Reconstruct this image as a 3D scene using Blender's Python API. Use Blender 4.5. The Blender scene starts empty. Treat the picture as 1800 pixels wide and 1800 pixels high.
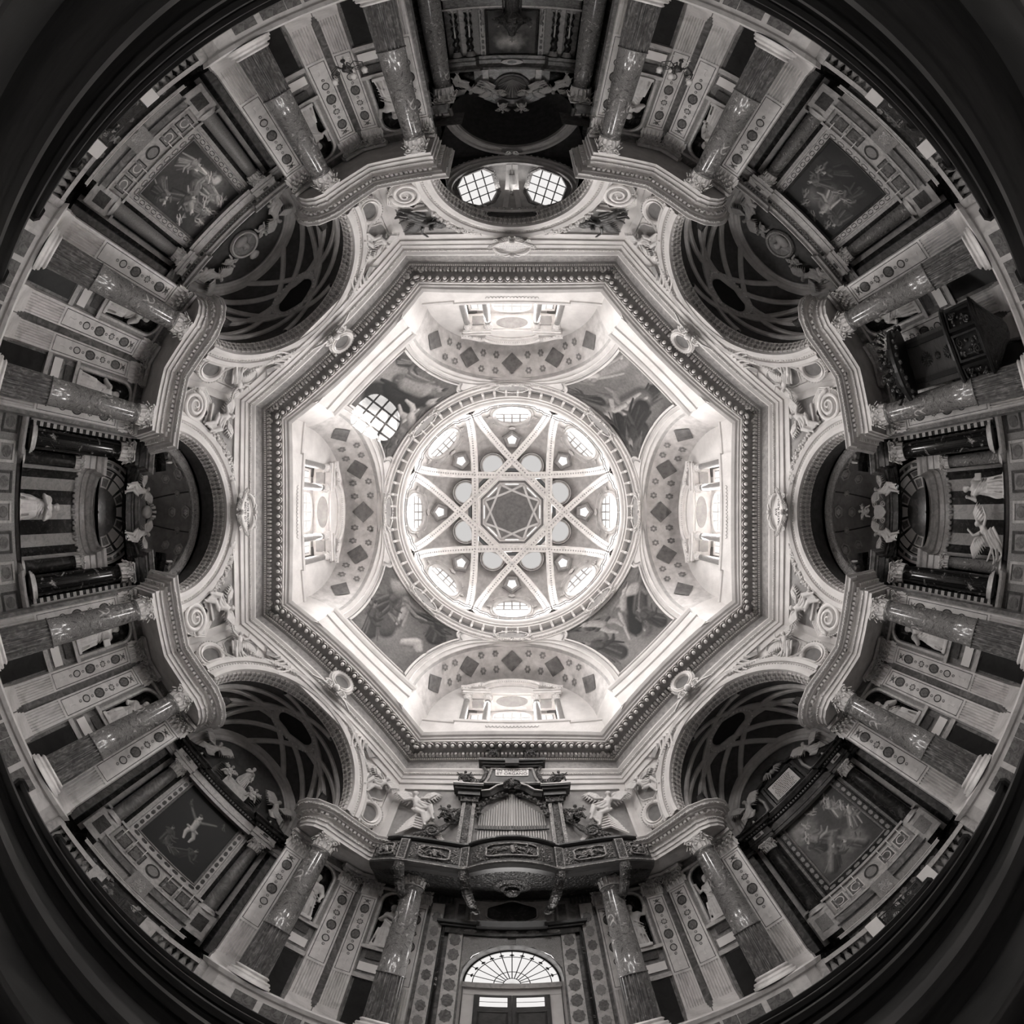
# Baroque octagonal church seen straight up through a fisheye lens
import bpy, math, random
import numpy as np
from mathutils import Matrix, Vector

SC = bpy.context.scene
COL = SC.collection
PI = math.pi
ZC = 1.35            # camera height
random.seed(7)

# ------------------------------------------------------------------ camera
cam = bpy.data.cameras.new('camera')
cam.type = 'PANO'
def _set(o, k, v):
    try:
        setattr(o, k, v); return True
    except Exception:
        return False
cam.sensor_width = 36.0; cam.sensor_height = 36.0; cam.sensor_fit = 'AUTO'
K1 = -50.0 / 598.0   # equidistant lens: 598 px of the 1800 px frame per radian
for holder in (getattr(cam, 'cycles', None), cam):
    if holder is None: continue
    if _set(holder, 'panorama_type', 'FISHEYE_LENS_POLYNOMIAL'):
        _set(holder, 'fisheye_fov', 2 * PI)
        _set(holder, 'fisheye_polynomial_k0', 0.0); _set(holder, 'fisheye_polynomial_k1', K1)
        for q in ('k2', 'k3', 'k4'): _set(holder, 'fisheye_polynomial_' + q, 0.0)
cam.clip_start = 0.02; cam.clip_end = 200
camo = bpy.data.objects.new('camera', cam); COL.objects.link(camo)
camo.location = (0, 0, ZC); camo.rotation_euler = (PI, 0, 0)
SC.camera = camo

# ------------------------------------------------------------------ world, sun, exposure
w = bpy.data.worlds.new('sky'); SC.world = w; w.use_nodes = True
bg = w.node_tree.nodes['Background']; bg.inputs[0].default_value = (1, .97, .95, 1); bg.inputs[1].default_value = .05
sun = bpy.data.lights.new('sun', 'SUN'); sun.energy = 22.0; sun.angle = math.radians(.12); sun.color = (1, .97, .95)
suno = bpy.data.objects.new('sun', sun); COL.objects.link(suno)
SUN_FROM = Vector((4.35, 4.3, 20.2)); SUN_TO = Vector((-6.1, -4.25, 14.8))
suno.rotation_euler = (SUN_TO - SUN_FROM).to_track_quat('-Z', 'Y').to_euler()
suno.location = (0, 0, 40)
vs = SC.view_settings
vs.view_transform = 'Standard'; vs.look = 'None'; vs.gamma = 1.0; vs.use_curve_mapping = False
vs.exposure = 1.1
cy = SC.cycles
cy.max_bounces = 4; cy.diffuse_bounces = 3; cy.glossy_bounces = 1; cy.adaptive_threshold = .05; cy.adaptive_min_samples = 16; cy.transparent_max_bounces = 6; cy.caustics_reflective = False; cy.caustics_refractive = False
DOME_W = .5      # brightness of the glass in the dome
LUN_W = .5       # of the glass above the cornice
LOW_W = .42       # of the low windows
def daylight(name, pos, to, sx, sy, power):
    l = bpy.data.lights.new(name, 'AREA'); l.shape = 'RECTANGLE'; l.size = sx; l.size_y = sy; l.energy = power; l.color = (1, .97, .95)
    o = bpy.data.objects.new(name, l); COL.objects.link(o); o.location = pos
    o.rotation_euler = (Vector(to) - Vector(pos)).to_track_quat('-Z', 'Y').to_euler(); return o
P_DOME, P_LUN, P_DOOR, P_CHAN, P_LANT = 150, 430, 60, 18, 10
for i_ in range(8):      # daylight entering by the oval drum windows
    a_ = i_ * PI / 4; d_ = Vector((math.sin(a_), -math.cos(a_), 0)); daylight('dome_daylight', d_ * 5.3 + Vector((0, 0, 20.0)), d_ * .8 + Vector((0, 0, 12.5)), 1.7, 2.0, P_DOME)
for i_ in range(4):      # by the four window galleries above the cornice
    a_ = i_ * PI / 2; d_ = Vector((math.sin(a_), -math.cos(a_), 0)); daylight('gallery_daylight', d_ * 8.85 + Vector((0, 0, 13.95)), d_ * 1.0 + Vector((0, 0, 3.4)), 2.6, 1.7, P_LUN)
daylight('door_daylight', (0, 10.2, 3.5), (0, 0, 3.9), 1.9, 1.4, P_DOOR)
daylight('chancel_daylight', (0, -12.0, 10.2), (0, -11.6, 3), 1.8, 1.0, P_CHAN)
daylight('lantern_daylight', (0, 0, 24.3), (0, 0, 30), 2.6, 2.6, P_LANT)  # added fill aimed upwards to brighten the cupola

# ------------------------------------------------------------------ materials
TINT = (1.0, .965, .945)
def col(g): return (g * TINT[0], g * TINT[1], g * TINT[2], 1)
MATS = {}
def newmat(name):
    m = bpy.data.materials.new(name); m.use_nodes = True
    nt = m.node_tree; b = nt.nodes['Principled BSDF']
    MATS[name] = m
    return m, nt, b
def ramp(nt, stops):
    r = nt.nodes.new('ShaderNodeValToRGB')
    el = r.color_ramp.elements
    while len(el) < len(stops): el.new(.5)
    for e, (p, g) in zip(el, stops): e.position = p; e.color = col(g)
    return r
def coords(nt, scale=1, stretch=None):
    t = nt.nodes.new('ShaderNodeTexCoord'); mp = nt.nodes.new('ShaderNodeMapping')
    nt.links.new(t.outputs['Object'], mp.inputs[0])
    s = stretch or (1, 1, 1)
    mp.inputs['Scale'].default_value = (scale * s[0], scale * s[1], scale * s[2])
    return mp
def noise(nt, mp, scale, detail=6, rough=.6, dist=0):
    n = nt.nodes.new('ShaderNodeTexNoise'); n.inputs['Scale'].default_value = scale
    n.inputs['Detail'].default_value = detail; n.inputs['Roughness'].default_value = rough
    n.inputs['Distortion'].default_value = dist
    nt.links.new(mp.outputs[0], n.inputs['Vector']); return n
def bump(nt, b, src, strength, dist=.02):
    bp = nt.nodes.new('ShaderNodeBump'); bp.inputs['Strength'].default_value = strength
    bp.inputs['Distance'].default_value = dist
    nt.links.new(src, bp.inputs['Height']); nt.links.new(bp.outputs[0], b.inputs['Normal'])
def stucco(name, lo, hi, scale=3.0, rough=.75, bmp=.25, detail=4):
    m, nt, b = newmat(name); mp = coords(nt)
    n = noise(nt, mp, scale, detail); r = ramp(nt, [(.3, lo), (.7, hi)])
    nt.links.new(n.outputs['Fac'], r.inputs[0]); nt.links.new(r.outputs[0], b.inputs['Base Color'])
    b.inputs['Roughness'].default_value = rough
    n2 = noise(nt, mp, scale * 9, 2)
    bump(nt, b, n2.outputs['Fac'], bmp)
    return m
def marble(name, stops, scale=2.0, dist=2.5, rough=.3, stretch=None, bmp=0, spec=.5):
    m, nt, b = newmat(name); mp = coords(nt, 1, stretch)
    n = noise(nt, mp, scale, 6, .65, dist); r = ramp(nt, stops)
    nt.links.new(n.outputs['Fac'], r.inputs[0]); nt.links.new(r.outputs[0], b.inputs['Base Color'])
    b.inputs['Roughness'].default_value = rough
    b.inputs['Specular IOR Level'].default_value = spec
    if bmp: bump(nt, b, n.outputs['Fac'], bmp)
    return m
def carved(name, lo, hi, scale=14, rough=.6, strength=.9, dist=.05, metal=0):
    """a surface whose fine carving is relief: cells and leaf-like waves"""
    m, nt, b = newmat(name); mp = coords(nt)
    v = nt.nodes.new('ShaderNodeTexVoronoi'); v.feature = 'SMOOTH_F1'; v.inputs['Scale'].default_value = scale
    n = noise(nt, mp, scale * .6, 2, .6, 1.5)
    add = nt.nodes.new('ShaderNodeVectorMath'); add.operation = 'ADD'
    nt.links.new(mp.outputs[0], add.inputs[0])
    sc = nt.nodes.new('ShaderNodeVectorMath'); sc.operation = 'SCALE'; sc.inputs['Scale'].default_value = .12
    nt.links.new(n.outputs['Color'], sc.inputs[0]); nt.links.new(sc.outputs[0], add.inputs[1])
    nt.links.new(add.outputs[0], v.inputs['Vector'])
    r = ramp(nt, [(.25, hi), (.75, lo)]); nt.links.new(n.outputs['Fac'], r.inputs[0])
    nt.links.new(r.outputs[0], b.inputs['Base Color'])
    b.inputs['Roughness'].default_value = rough; b.inputs['Metallic'].default_value = metal
    bp = nt.nodes.new('ShaderNodeBump'); bp.invert = True
    bp.inputs['Strength'].default_value = strength; bp.inputs['Distance'].default_value = dist
    nt.links.new(v.outputs['Distance'], bp.inputs['Height']); nt.links.new(bp.outputs[0], b.inputs['Normal'])
    return m
def wood(name, lo, hi, rough=.35, scale=4, stretch=(1, 1, 8)):
    return marble(name, [(.3, lo), (.6, hi), (.75, lo)], scale, .6, rough, stretch, .08)
def emit(name, strength, clear=False):
    m, nt, b = newmat(name); nt.nodes.remove(b)
    e = nt.nodes.new('ShaderNodeEmission'); e.inputs[0].default_value = (1, .975, .96, 1); e.inputs[1].default_value = strength
    out = nt.nodes['Material Output']
    if clear:
        t = nt.nodes.new('ShaderNodeBsdfTransparent'); a = nt.nodes.new('ShaderNodeAddShader')
        nt.links.new(e.outputs[0], a.inputs[0]); nt.links.new(t.outputs[0], a.inputs[1]); nt.links.new(a.outputs[0], out.inputs[0])
    else:
        nt.links.new(e.outputs[0], out.inputs[0])
    try: m.cycles.emission_sampling = 'NONE'
    except Exception: pass
    return m
def paintmat(name, rough=.6):
    m, nt, b = newmat(name)
    a = nt.nodes.new('ShaderNodeVertexColor'); a.layer_name = 'paint'
    mp = coords(nt); n = noise(nt, mp, 9, 4, .6)
    mx = nt.nodes.new('ShaderNodeMixRGB'); mx.blend_type = 'OVERLAY'; mx.inputs[0].default_value = .35
    nt.links.new(a.outputs[0], mx.inputs[1])
    bw = ramp(nt, [(.3, .2), (.7, .8)]); nt.links.new(n.outputs['Fac'], bw.inputs[0]); nt.links.new(bw.outputs[0], mx.inputs[2])
    nt.links.new(mx.outputs[0], b.inputs['Base Color']); b.inputs['Roughness'].default_value = rough
    return m

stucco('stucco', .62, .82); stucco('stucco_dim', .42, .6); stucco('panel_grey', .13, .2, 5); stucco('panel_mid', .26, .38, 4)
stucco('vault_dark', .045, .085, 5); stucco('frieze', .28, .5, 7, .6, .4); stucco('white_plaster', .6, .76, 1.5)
stucco('fresco_pale', .45, .68, 3); stucco('fresco_grey', .3, .46, 3.5); stucco('fresco_motif', .17, .28, 6); stucco('fresco_dark', .1, .2, 4)
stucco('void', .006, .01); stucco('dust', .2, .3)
carved('carved_white', .55, .8, 13, .65, .8, .05); carved('carved_fine', .5, .72, 26, .65, .9, .035)
carved('carved_grey', .25, .42, 16, .6, .9, .05); carved('carved_dark', .02, .06, 14, .35, .9, .05, .3)
carved('gilt_dark', .05, .16, 18, .35, 1.0, .05, .5); carved('gilt', .2, .42, 20, .4, .9, .04, .35)
marble('red_marble', [(.28, .03), (.42, .11), (.5, .2), (.55, .1), (.63, .34), (.7, .58)], 3.4, 2.8, .16)
marble('red_marble_dull', [(.28, .04), (.45, .1), (.56, .16), (.7, .34)], 7, 2, .4, (1, 1, .4), .3)
marble('pilaster_marble', [(.3, .46), (.5, .62), (.7, .72)], 2.2, 1.2, .4)
marble('grey_marble', [(.3, .08), (.5, .17), (.7, .32)], 3, 2, .3)
marble('pale_marble', [(.3, .3), (.5, .46), (.7, .56)], 3, 2.5, .3)
marble('black_marble', [(.36, .006), (.56, .012), (.62, .06), (.66, .45), (.69, .05)], 1.6, 3.5, .12)
marble('dark_marble', [(.35, .015), (.55, .03), (.65, .08), (.7, .03)], 2.4, 3, .15)
marble('inlay_dark', [(.4, .05), (.6, .09)], 6, 2, .2); marble('inlay_mid', [(.4, .1), (.6, .2)], 6, 2, .25)
marble('brocatello', [(.3, .12), (.45, .3), (.55, .18), (.7, .42)], 6, 3, .3)
marble('statue_marble', [(.3, .5), (.7, .66)], 4, 1, .45)
marble('statue_dim', [(.3, .3), (.7, .42)], 4, 1, .5)
marble('bronze', [(.3, .03), (.7, .09)], 8, 1, .3); marble('iron', [(.3, .01), (.7, .02)], 5, 1, .5)
marble('pipe_metal', [(.4, .34), (.6, .44)], 2, .5, .3, (3, 3, .3))
marble('floor_stone', [(.35, .1), (.65, .2)], 1.2, 1, .4)
wood('dark_wood', .006, .018); wood('organ_wood', .03, .075, .4); wood('door_wood', .04, .08, .4); wood('floor_board', .16, .26, .5, 3)
emit('pane_dome', DOME_W, True); emit('pane_lunette', LUN_W); emit('pane_low', LOW_W); emit('pane_round', .3)
stucco('paper_white', .7, .8, 2, .6, .02); stucco('ink', .04, .06); stucco('frost', .75, .85, 3, .4, .05); stucco('candle', .6, .75)
paintmat('painting'); paintmat('fresco', .8)
M = MATS
# ------------------------------------------------------------------ mesh helpers
class MB:
    def __init__(s): s.v = []; s.f = []
    def add(s, verts, faces):
        o = len(s.v); s.v += [tuple(p) for p in verts]; s.f += [tuple(i + o for i in f) for f in faces]; return s
    def merge(s, other, fn=None):
        return s.add([fn(p) for p in other.v] if fn else other.v, other.f)
    def grid(s, rows, cu=False, cv=False):
        n, m = len(rows), len(rows[0]); v = [p for r in rows for p in r]; f = []
        for i in range(n if cv else n - 1):
            i2 = (i + 1) % n
            for j in range(m if cu else m - 1):
                j2 = (j + 1) % m
                f.append((i * m + j, i * m + j2, i2 * m + j2, i2 * m + j))
        return s.add(v, f)
    def box(s, x0, x1, y0, y1, z0, z1):
        v = [(x, y, z) for z in (z0, z1) for y in (y0, y1) for x in (x0, x1)]
        return s.add(v, [(0, 2, 3, 1), (4, 5, 7, 6), (0, 1, 5, 4), (2, 6, 7, 3), (0, 4, 6, 2), (1, 3, 7, 5)])
    def sbox(s, s0, s1, a0, a1, z0, z1):       # side frame: s along wall, a outwards
        return s.box(s0, s1, -a1, -a0, z0, z1)
    def lathe(s, prof, n=24, c=(0, 0), a0=0, a1=2 * PI, sx=1, sy=1):
        full = abs(a1 - a0 - 2 * PI) < 1e-6
        k = n if full else n + 1
        rows = [[(c[0] + sx * r * math.cos(a0 + (a1 - a0) * j / n), c[1] + sy * r * math.sin(a0 + (a1 - a0) * j / n), z) for j in range(k)] for r, z in prof]
        return s.grid(rows, cu=full)
    def tube(s, pts, r, n=6, closed=False, flat=1.0, up=None):
        P_ = [Vector(p) for p in pts]; N = len(P_); rows = []
        ref = Vector(up) if up else None
        for i, p in enumerate(P_):
            a = P_[(i - 1) % N] if (closed or i > 0) else p
            b = P_[(i + 1) % N] if (closed or i < N - 1) else p
            t = (b - a)
            if t.length < 1e-9: t = Vector((0, 0, 1))
            t.normalize()
            q = ref if ref is not None else (Vector((0, 0, 1)) if abs(t.z) < .9 else Vector((1, 0, 0)))
            x = t.cross(q)
            if x.length < 1e-6: x = t.cross(Vector((.3, .7, .2)))
            x.normalize(); y = x.cross(t)
            rr = r[i] if isinstance(r, (list, tuple)) else r
            rows.append([tuple(p + x * (rr * math.cos(2 * PI * j / n)) + y * (rr * flat * math.sin(2 * PI * j / n))) for j in range(n)])
        s.grid(rows, cu=True, cv=closed)
        if not closed:
            o = len(s.v) - N * n
            s.f.append(tuple(o + j for j in range(n))[::-1]); s.f.append(tuple(o + (N - 1) * n + j for j in range(n)))
        return s
    def ball(s, c, r, n=8, m=6, sc=(1, 1, 1)):
        rows = []
        for i in range(m + 1):
            t = PI * i / m
            rows.append([(c[0] + sc[0] * r * max(math.sin(t), .02) * math.cos(2 * PI * j / n), c[1] + sc[1] * r * max(math.sin(t), .02) * math.sin(2 * PI * j / n), c[2] + sc[2] * r * math.cos(t)) for j in range(n)])
        return s.grid(rows, cu=True)
    def plate(s, poly, n0, n1):                # polygon (x,y) in a local plane, thickness along z from n0 to n1
        k = len(poly)
        v = [(x, y, n0) for x, y in poly] + [(x, y, n1) for x, y in poly]
        f = [tuple(range(k)), tuple(range(2 * k - 1, k - 1, -1))] + [(i, i + k, (i + 1) % k + k, (i + 1) % k) for i in range(k)]
        return s.add(v, f)
    def sweep(s, path, prof, closed=False, side=1):
        """path of (x,y); profile of (offset to the left*side, z)"""
        N = len(path); rows = []
        for i in range(N):
            p = Vector(path[i])
            a = Vector(path[(i - 1) % N]) if (closed or i > 0) else None
            b = Vector(path[(i + 1) % N]) if (closed or i < N - 1) else None
            n1 = n2 = None
            if a is not None and (p - a).length > 1e-9: d = (p - a).normalized(); n1 = Vector((-d.y, d.x))
            if b is not None and (b - p).length > 1e-9: d = (b - p).normalized(); n2 = Vector((-d.y, d.x))
            if n1 is None: n1 = n2
            if n2 is None: n2 = n1
            m = (n1 + n2)
            if m.length < 1e-6: m = n1.copy()
            m.normalize(); k = 1 / max(.35, m.dot(n1))
            rows.append([(p.x + m.x * o * k * side, p.y + m.y * o * k * side, z) for o, z in prof])
        s.grid(rows, cv=closed)
        return s
    def mesh(s, name, smooth=False):
        me = bpy.data.meshes.new(name); me.from_pydata(s.v, [], s.f); me.update()
        if smooth: me.polygons.foreach_set('use_smooth', [True] * len(me.polygons))
        return me

def mirx(mb):
    o = MB(); o.v = [(-x, y, z) for x, y, z in mb.v]; o.f = [tuple(reversed(f)) for f in mb.f]; return o

def link(name, me, mat=None, parent=None, mtx=None, rotz=None, loc=None, kind=None, label=None):
    if isinstance(me, MB): me = me.mesh(name, getattr(me, 'smooth', False))
    o = bpy.data.objects.new(name, me); COL.objects.link(o)
    if mat and not me.materials: me.materials.append(M[mat])
    if parent is not None: o.parent = parent
    if mtx is not None: o.matrix_local = mtx
    if loc is not None: o.location = loc
    if rotz is not None: o.rotation_euler = (0, 0, rotz)
    if kind: o['kind'] = kind
    if label: o['label'] = label
    return o
def tag(o, label, cat, group=None, kind=None):
    o['label'] = label; o['category'] = cat
    if group: o['group'] = group
    if kind: o['kind'] = kind
    return o
def thing(name, label, cat, group=None, mtx=None, kind=None):
    o = bpy.data.objects.new(name, None); COL.objects.link(o); o.empty_display_size = .1
    if mtx is not None: o.matrix_local = mtx
    return tag(o, label, cat, group, kind)

def AZ(k): return k * PI / 4
def DT(k):
    a = AZ(k); return Vector((math.sin(a), -math.cos(a), 0)), Vector((math.cos(a), math.sin(a), 0))
def W2(k, s, a):
    d, t = DT(k); p = d * a + t * s; return (p.x, p.y)
def W3(k, s, a, z):
    d, t = DT(k); p = d * a + t * s; return Vector((p.x, p.y, z))
def frame(origin, u, v, n):
    m = Matrix.Identity(4)
    for i in range(3):
        m[i][0] = u[i]; m[i][1] = v[i]; m[i][2] = n[i]; m[i][3] = origin[i]
    return m
def wallm(k, s, a, z, yaw=0):
    """plane frame on side k: x to the viewer's right, y up, z into the room"""
    d, t = DT(k); n = -d; u = -t
    if yaw:
        c, q = math.cos(yaw), math.sin(yaw); n2 = n * c + u * q; u = u * c - n * q; n = n2
    return frame(W3(k, s, a, z), u, Vector((0, 0, 1)), n)
def standm(k, s, a, z, yaw=0):
    """upright frame: local -y faces the room centre, z up"""
    return Matrix.Translation(W3(k, s, a, z)) @ Matrix.Rotation(AZ(k) + PI + yaw, 4, 'Z')
SIDE = ['high altar', 'upper right chapel', 'right altar', 'lower right chapel', 'organ', 'lower left chapel', 'left altar', 'upper left chapel']
SHORT = ['top', 'upper right', 'right', 'lower right', 'bottom', 'lower left', 'left', 'upper left']

# arcs and outlines
def ellipse(rx, ry, n=32, a0=0, a1=2 * PI, c=(0, 0)):
    full = abs(a1 - a0 - 2 * PI) < 1e-6
    return [(c[0] + rx * math.cos(a0 + (a1 - a0) * i / n), c[1] + ry * math.sin(a0 + (a1 - a0) * i / n)) for i in range(n if full else n + 1)]
def regular(n, r, rot=0): return [(r * math.cos(rot + 2 * PI * i / n), r * math.sin(rot + 2 * PI * i / n)) for i in range(n)]
def rect(x0, x1, y0, y1): return [(x0, y0), (x1, y0), (x1, y1), (x0, y1)]
def clip_poly(poly, x0, x1, y0, y1):
    def clip(ps, inside, inter):
        out = []
        for i in range(len(ps)):
            p, q = ps[i], ps[(i + 1) % len(ps)]
            if inside(p):
                out.append(p)
                if not inside(q): out.append(inter(p, q))
            elif inside(q): out.append(inter(p, q))
        return out
    def ix(x): return lambda p, q: (x, p[1] + (q[1] - p[1]) * (x - p[0]) / (q[0] - p[0]))
    def iy(y): return lambda p, q: (p[0] + (q[0] - p[0]) * (y - p[1]) / (q[1] - p[1]), y)
    for ins, it in ((lambda p: p[0] >= x0, ix(x0)), (lambda p: p[0] <= x1, ix(x1)), (lambda p: p[1] >= y0, iy(y0)), (lambda p: p[1] <= y1, iy(y1))):
        if not poly: return []
        poly = clip(poly, ins, it)
    return poly
WN = [0]
def window(mtx, outline, nx, ny, paint, label, frame_prof, fmat='stucco', bar=.03, cat='window', bmat='stucco_dim', skip_bars=False, group=None):
    """a glazed opening: each pane, glazing bar and the moulded frame is a part"""
    WN[0] += 1
    r = thing('window_%d' % WN[0], label, cat, group, mtx, 'structure')
    xs = [p[0] for p in outline]; ys = [p[1] for p in outline]
    x0, x1, y0, y1 = min(xs), max(xs), min(ys), max(ys); g = bar * .5
    for i in range(nx):
        for j in range(ny):
            a, b = x0 + (x1 - x0) * i / nx, x0 + (x1 - x0) * (i + 1) / nx
            c, d = y0 + (y1 - y0) * j / ny, y0 + (y1 - y0) * (j + 1) / ny
            pl = clip_poly(outline, a, b, c, d)
            if len(pl) < 3: continue
            mb = MB(); mb.add([(x, y, 0) for x, y in pl], [tuple(range(len(pl)))])
            link('pane', mb, paint, r)
    def ext(v, ax):
        hit = []
        for i in range(len(outline)):
            p, q = outline[i], outline[(i + 1) % len(outline)]
            if (p[ax] - v) * (q[ax] - v) <= 0 and abs(p[ax] - q[ax]) > 1e-9:
                t = (v - p[ax]) / (q[ax] - p[ax]); hit.append(p[1 - ax] + (q[1 - ax] - p[1 - ax]) * t)
        return (min(hit), max(hit)) if len(hit) > 1 else None
    for i in range(1, nx):
        v = x0 + (x1 - x0) * i / nx; e = ext(v, 0)
        if e: link('glazing_bar', MB().box(v - g, v + g, e[0], e[1], -.01, .035), bmat, r)
    for j in range(1, ny):
        v = y0 + (y1 - y0) * j / ny; e = ext(v, 1)
        if e: link('glazing_bar', MB().box(e[0], e[1], v - g, v + g, -.01, .03), bmat, r)
    if frame_prof:
        link('window_frame', MB().sweep(outline, frame_prof, True, -1), fmat, r)
    return r
# ------------------------------------------------------------------ the octagonal room
T225 = math.tan(PI / 8)
BUL = {0: .4, 1: .7}
def aw(k, s, A=9.1):
    S = A * T225; return A - BUL[k % 2] * (1 - min(1, (s / S) ** 2))
ARC = {0: (6.95, 2.15), 1: (7.15, 2.45)}       # arch spring height and radius on straight / diagonal sides

fl = link('floor', MB().lathe([(0.01, 0), (6, 0), (12, 0), (22, 0)], 48), 'floor_stone'); tag(fl, 'worn grey stone floor under the pews', 'floor', kind='structure')

# lower walls of the eight piers with statue niches
NICHE = {'c': (3.02, .34, 3.85, 5.45), 'd': (3.16, .34, 3.85, 5.45)}   # centre, half width, sill, spring
LW = 10.2
def niche_wall(k, s0, s1, sg, nc, z0=0, z1=6.3):
    mb = MB(); sc, h, zb, zs = nc
    def P(s, a, z): return tuple(W3(k, s * sg, a, z))
    def q(sa, sb, za, zb_): mb.add([P(sa, LW, za), P(sb, LW, za), P(sb, LW, zb_), P(sa, LW, zb_)], [(0, 1, 2, 3)])
    q(s0, sc - h, z0, z1); q(sc + h, s1, z0, z1); q(sc - h, sc + h, z0, zb)
    n = 12
    top = [(sc - h * math.cos(PI * i / n), zs + h * math.sin(PI * i / n)) for i in range(n + 1)]
    mb.grid([[P(s, LW, z) for s, z in top], [P(s, LW, z1) for s, z in top]])
    return mb
def niche_shell(k, sg, nc):
    mb = MB(); sc, h, zb, zs = nc; n = 12
    def P(s, a, z): return tuple(W3(k, s * sg, a, z))
    ring = [(sc - h * math.cos(PI * i / n), LW + .95 * h * math.sin(PI * i / n)) for i in range(n + 1)]
    rows = [[P(s, a, zb) for s, a in ring], [P(s, a, zs) for s, a in ring]]
    for j in range(1, 7):
        t = PI / 2 * j / 6
        rows.append([P(sc + (s - sc) * math.cos(t), LW + (a - LW) * math.cos(t), zs + h * math.sin(t)) for s, a in ring])
    mb.grid(rows); mb.add([P(s, a, zb) for s, a in ring], [tuple(range(n + 1))]); mb.smooth = True
    return mb
def pier_path(k, sg, off=0, cardin=2.05):
    """outline of a pier: from the straight side k round the octagon corner into the diagonal side"""
    kd = (k + sg) % 8; A = 9.05 - off
    c = [W2(k, sg * cardin, 10.3), W2(k, sg * cardin, A), W2(k, sg * A * T225, A)]
    dd = [(2.32, A), (2.08, 9.22 - off * .5), (1.94, 9.5), (1.9, 9.85), (1.98, 10.3)]
    return c + [W2(kd, -sg * s, a) for s, a in dd]
ENT1 = [(0, 6.25), (0, 6.36), (.04, 6.37), (.04, 6.5), (.08, 6.53), (.02, 6.55), (.02, 6.66), (.07, 6.69), (.1, 6.7), (.1, 6.78), (.24, 6.8), (.26, 6.85), (.34, 6.86), (.36, 6.92), (.42, 6.98), (.42, 7.0), (0, 7.02)]
PED = [(.1, 0), (.1, .18), (.03, .24), (.03, 1.02), (.1, 1.08), (.14, 1.2), (.0, 1.24)]
def path_len_points(path, step, closed=False, jitter=0):
    pts = []; n = len(path); seg = [(path[i], path[(i + 1) % n]) for i in range(n if closed else n - 1)]
    for a, b in seg:
        a, b = Vector(a), Vector(b); L = (b - a).length; m = max(1, int(round(L / step)))
        for i in range(m):
            p = a.lerp(b, (i + .5) / m); pts.append((p, (b - a).normalized(), L / m))
    return pts
def blocks(path, step, fill, o0, o1, z0, z1, side=1, closed=False):
    mb = MB()
    for p, d, L in path_len_points(path, step, closed):
        nrm = Vector((-d.y, d.x)) * side; h = d * (L * fill * .5)
        base = [p + nrm * o0 - h, p + nrm * o0 + h, p + nrm * o1 + h, p + nrm * o1 - h]
        mb.add([(b.x, b.y, z0) for b in base] + [(b.x, b.y, z1) for b in base], [(3, 2, 1, 0), (4, 5, 6, 7), (0, 1, 5, 4), (1, 2, 6, 5), (2, 3, 7, 6), (3, 0, 4, 7)])
    return mb
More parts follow.
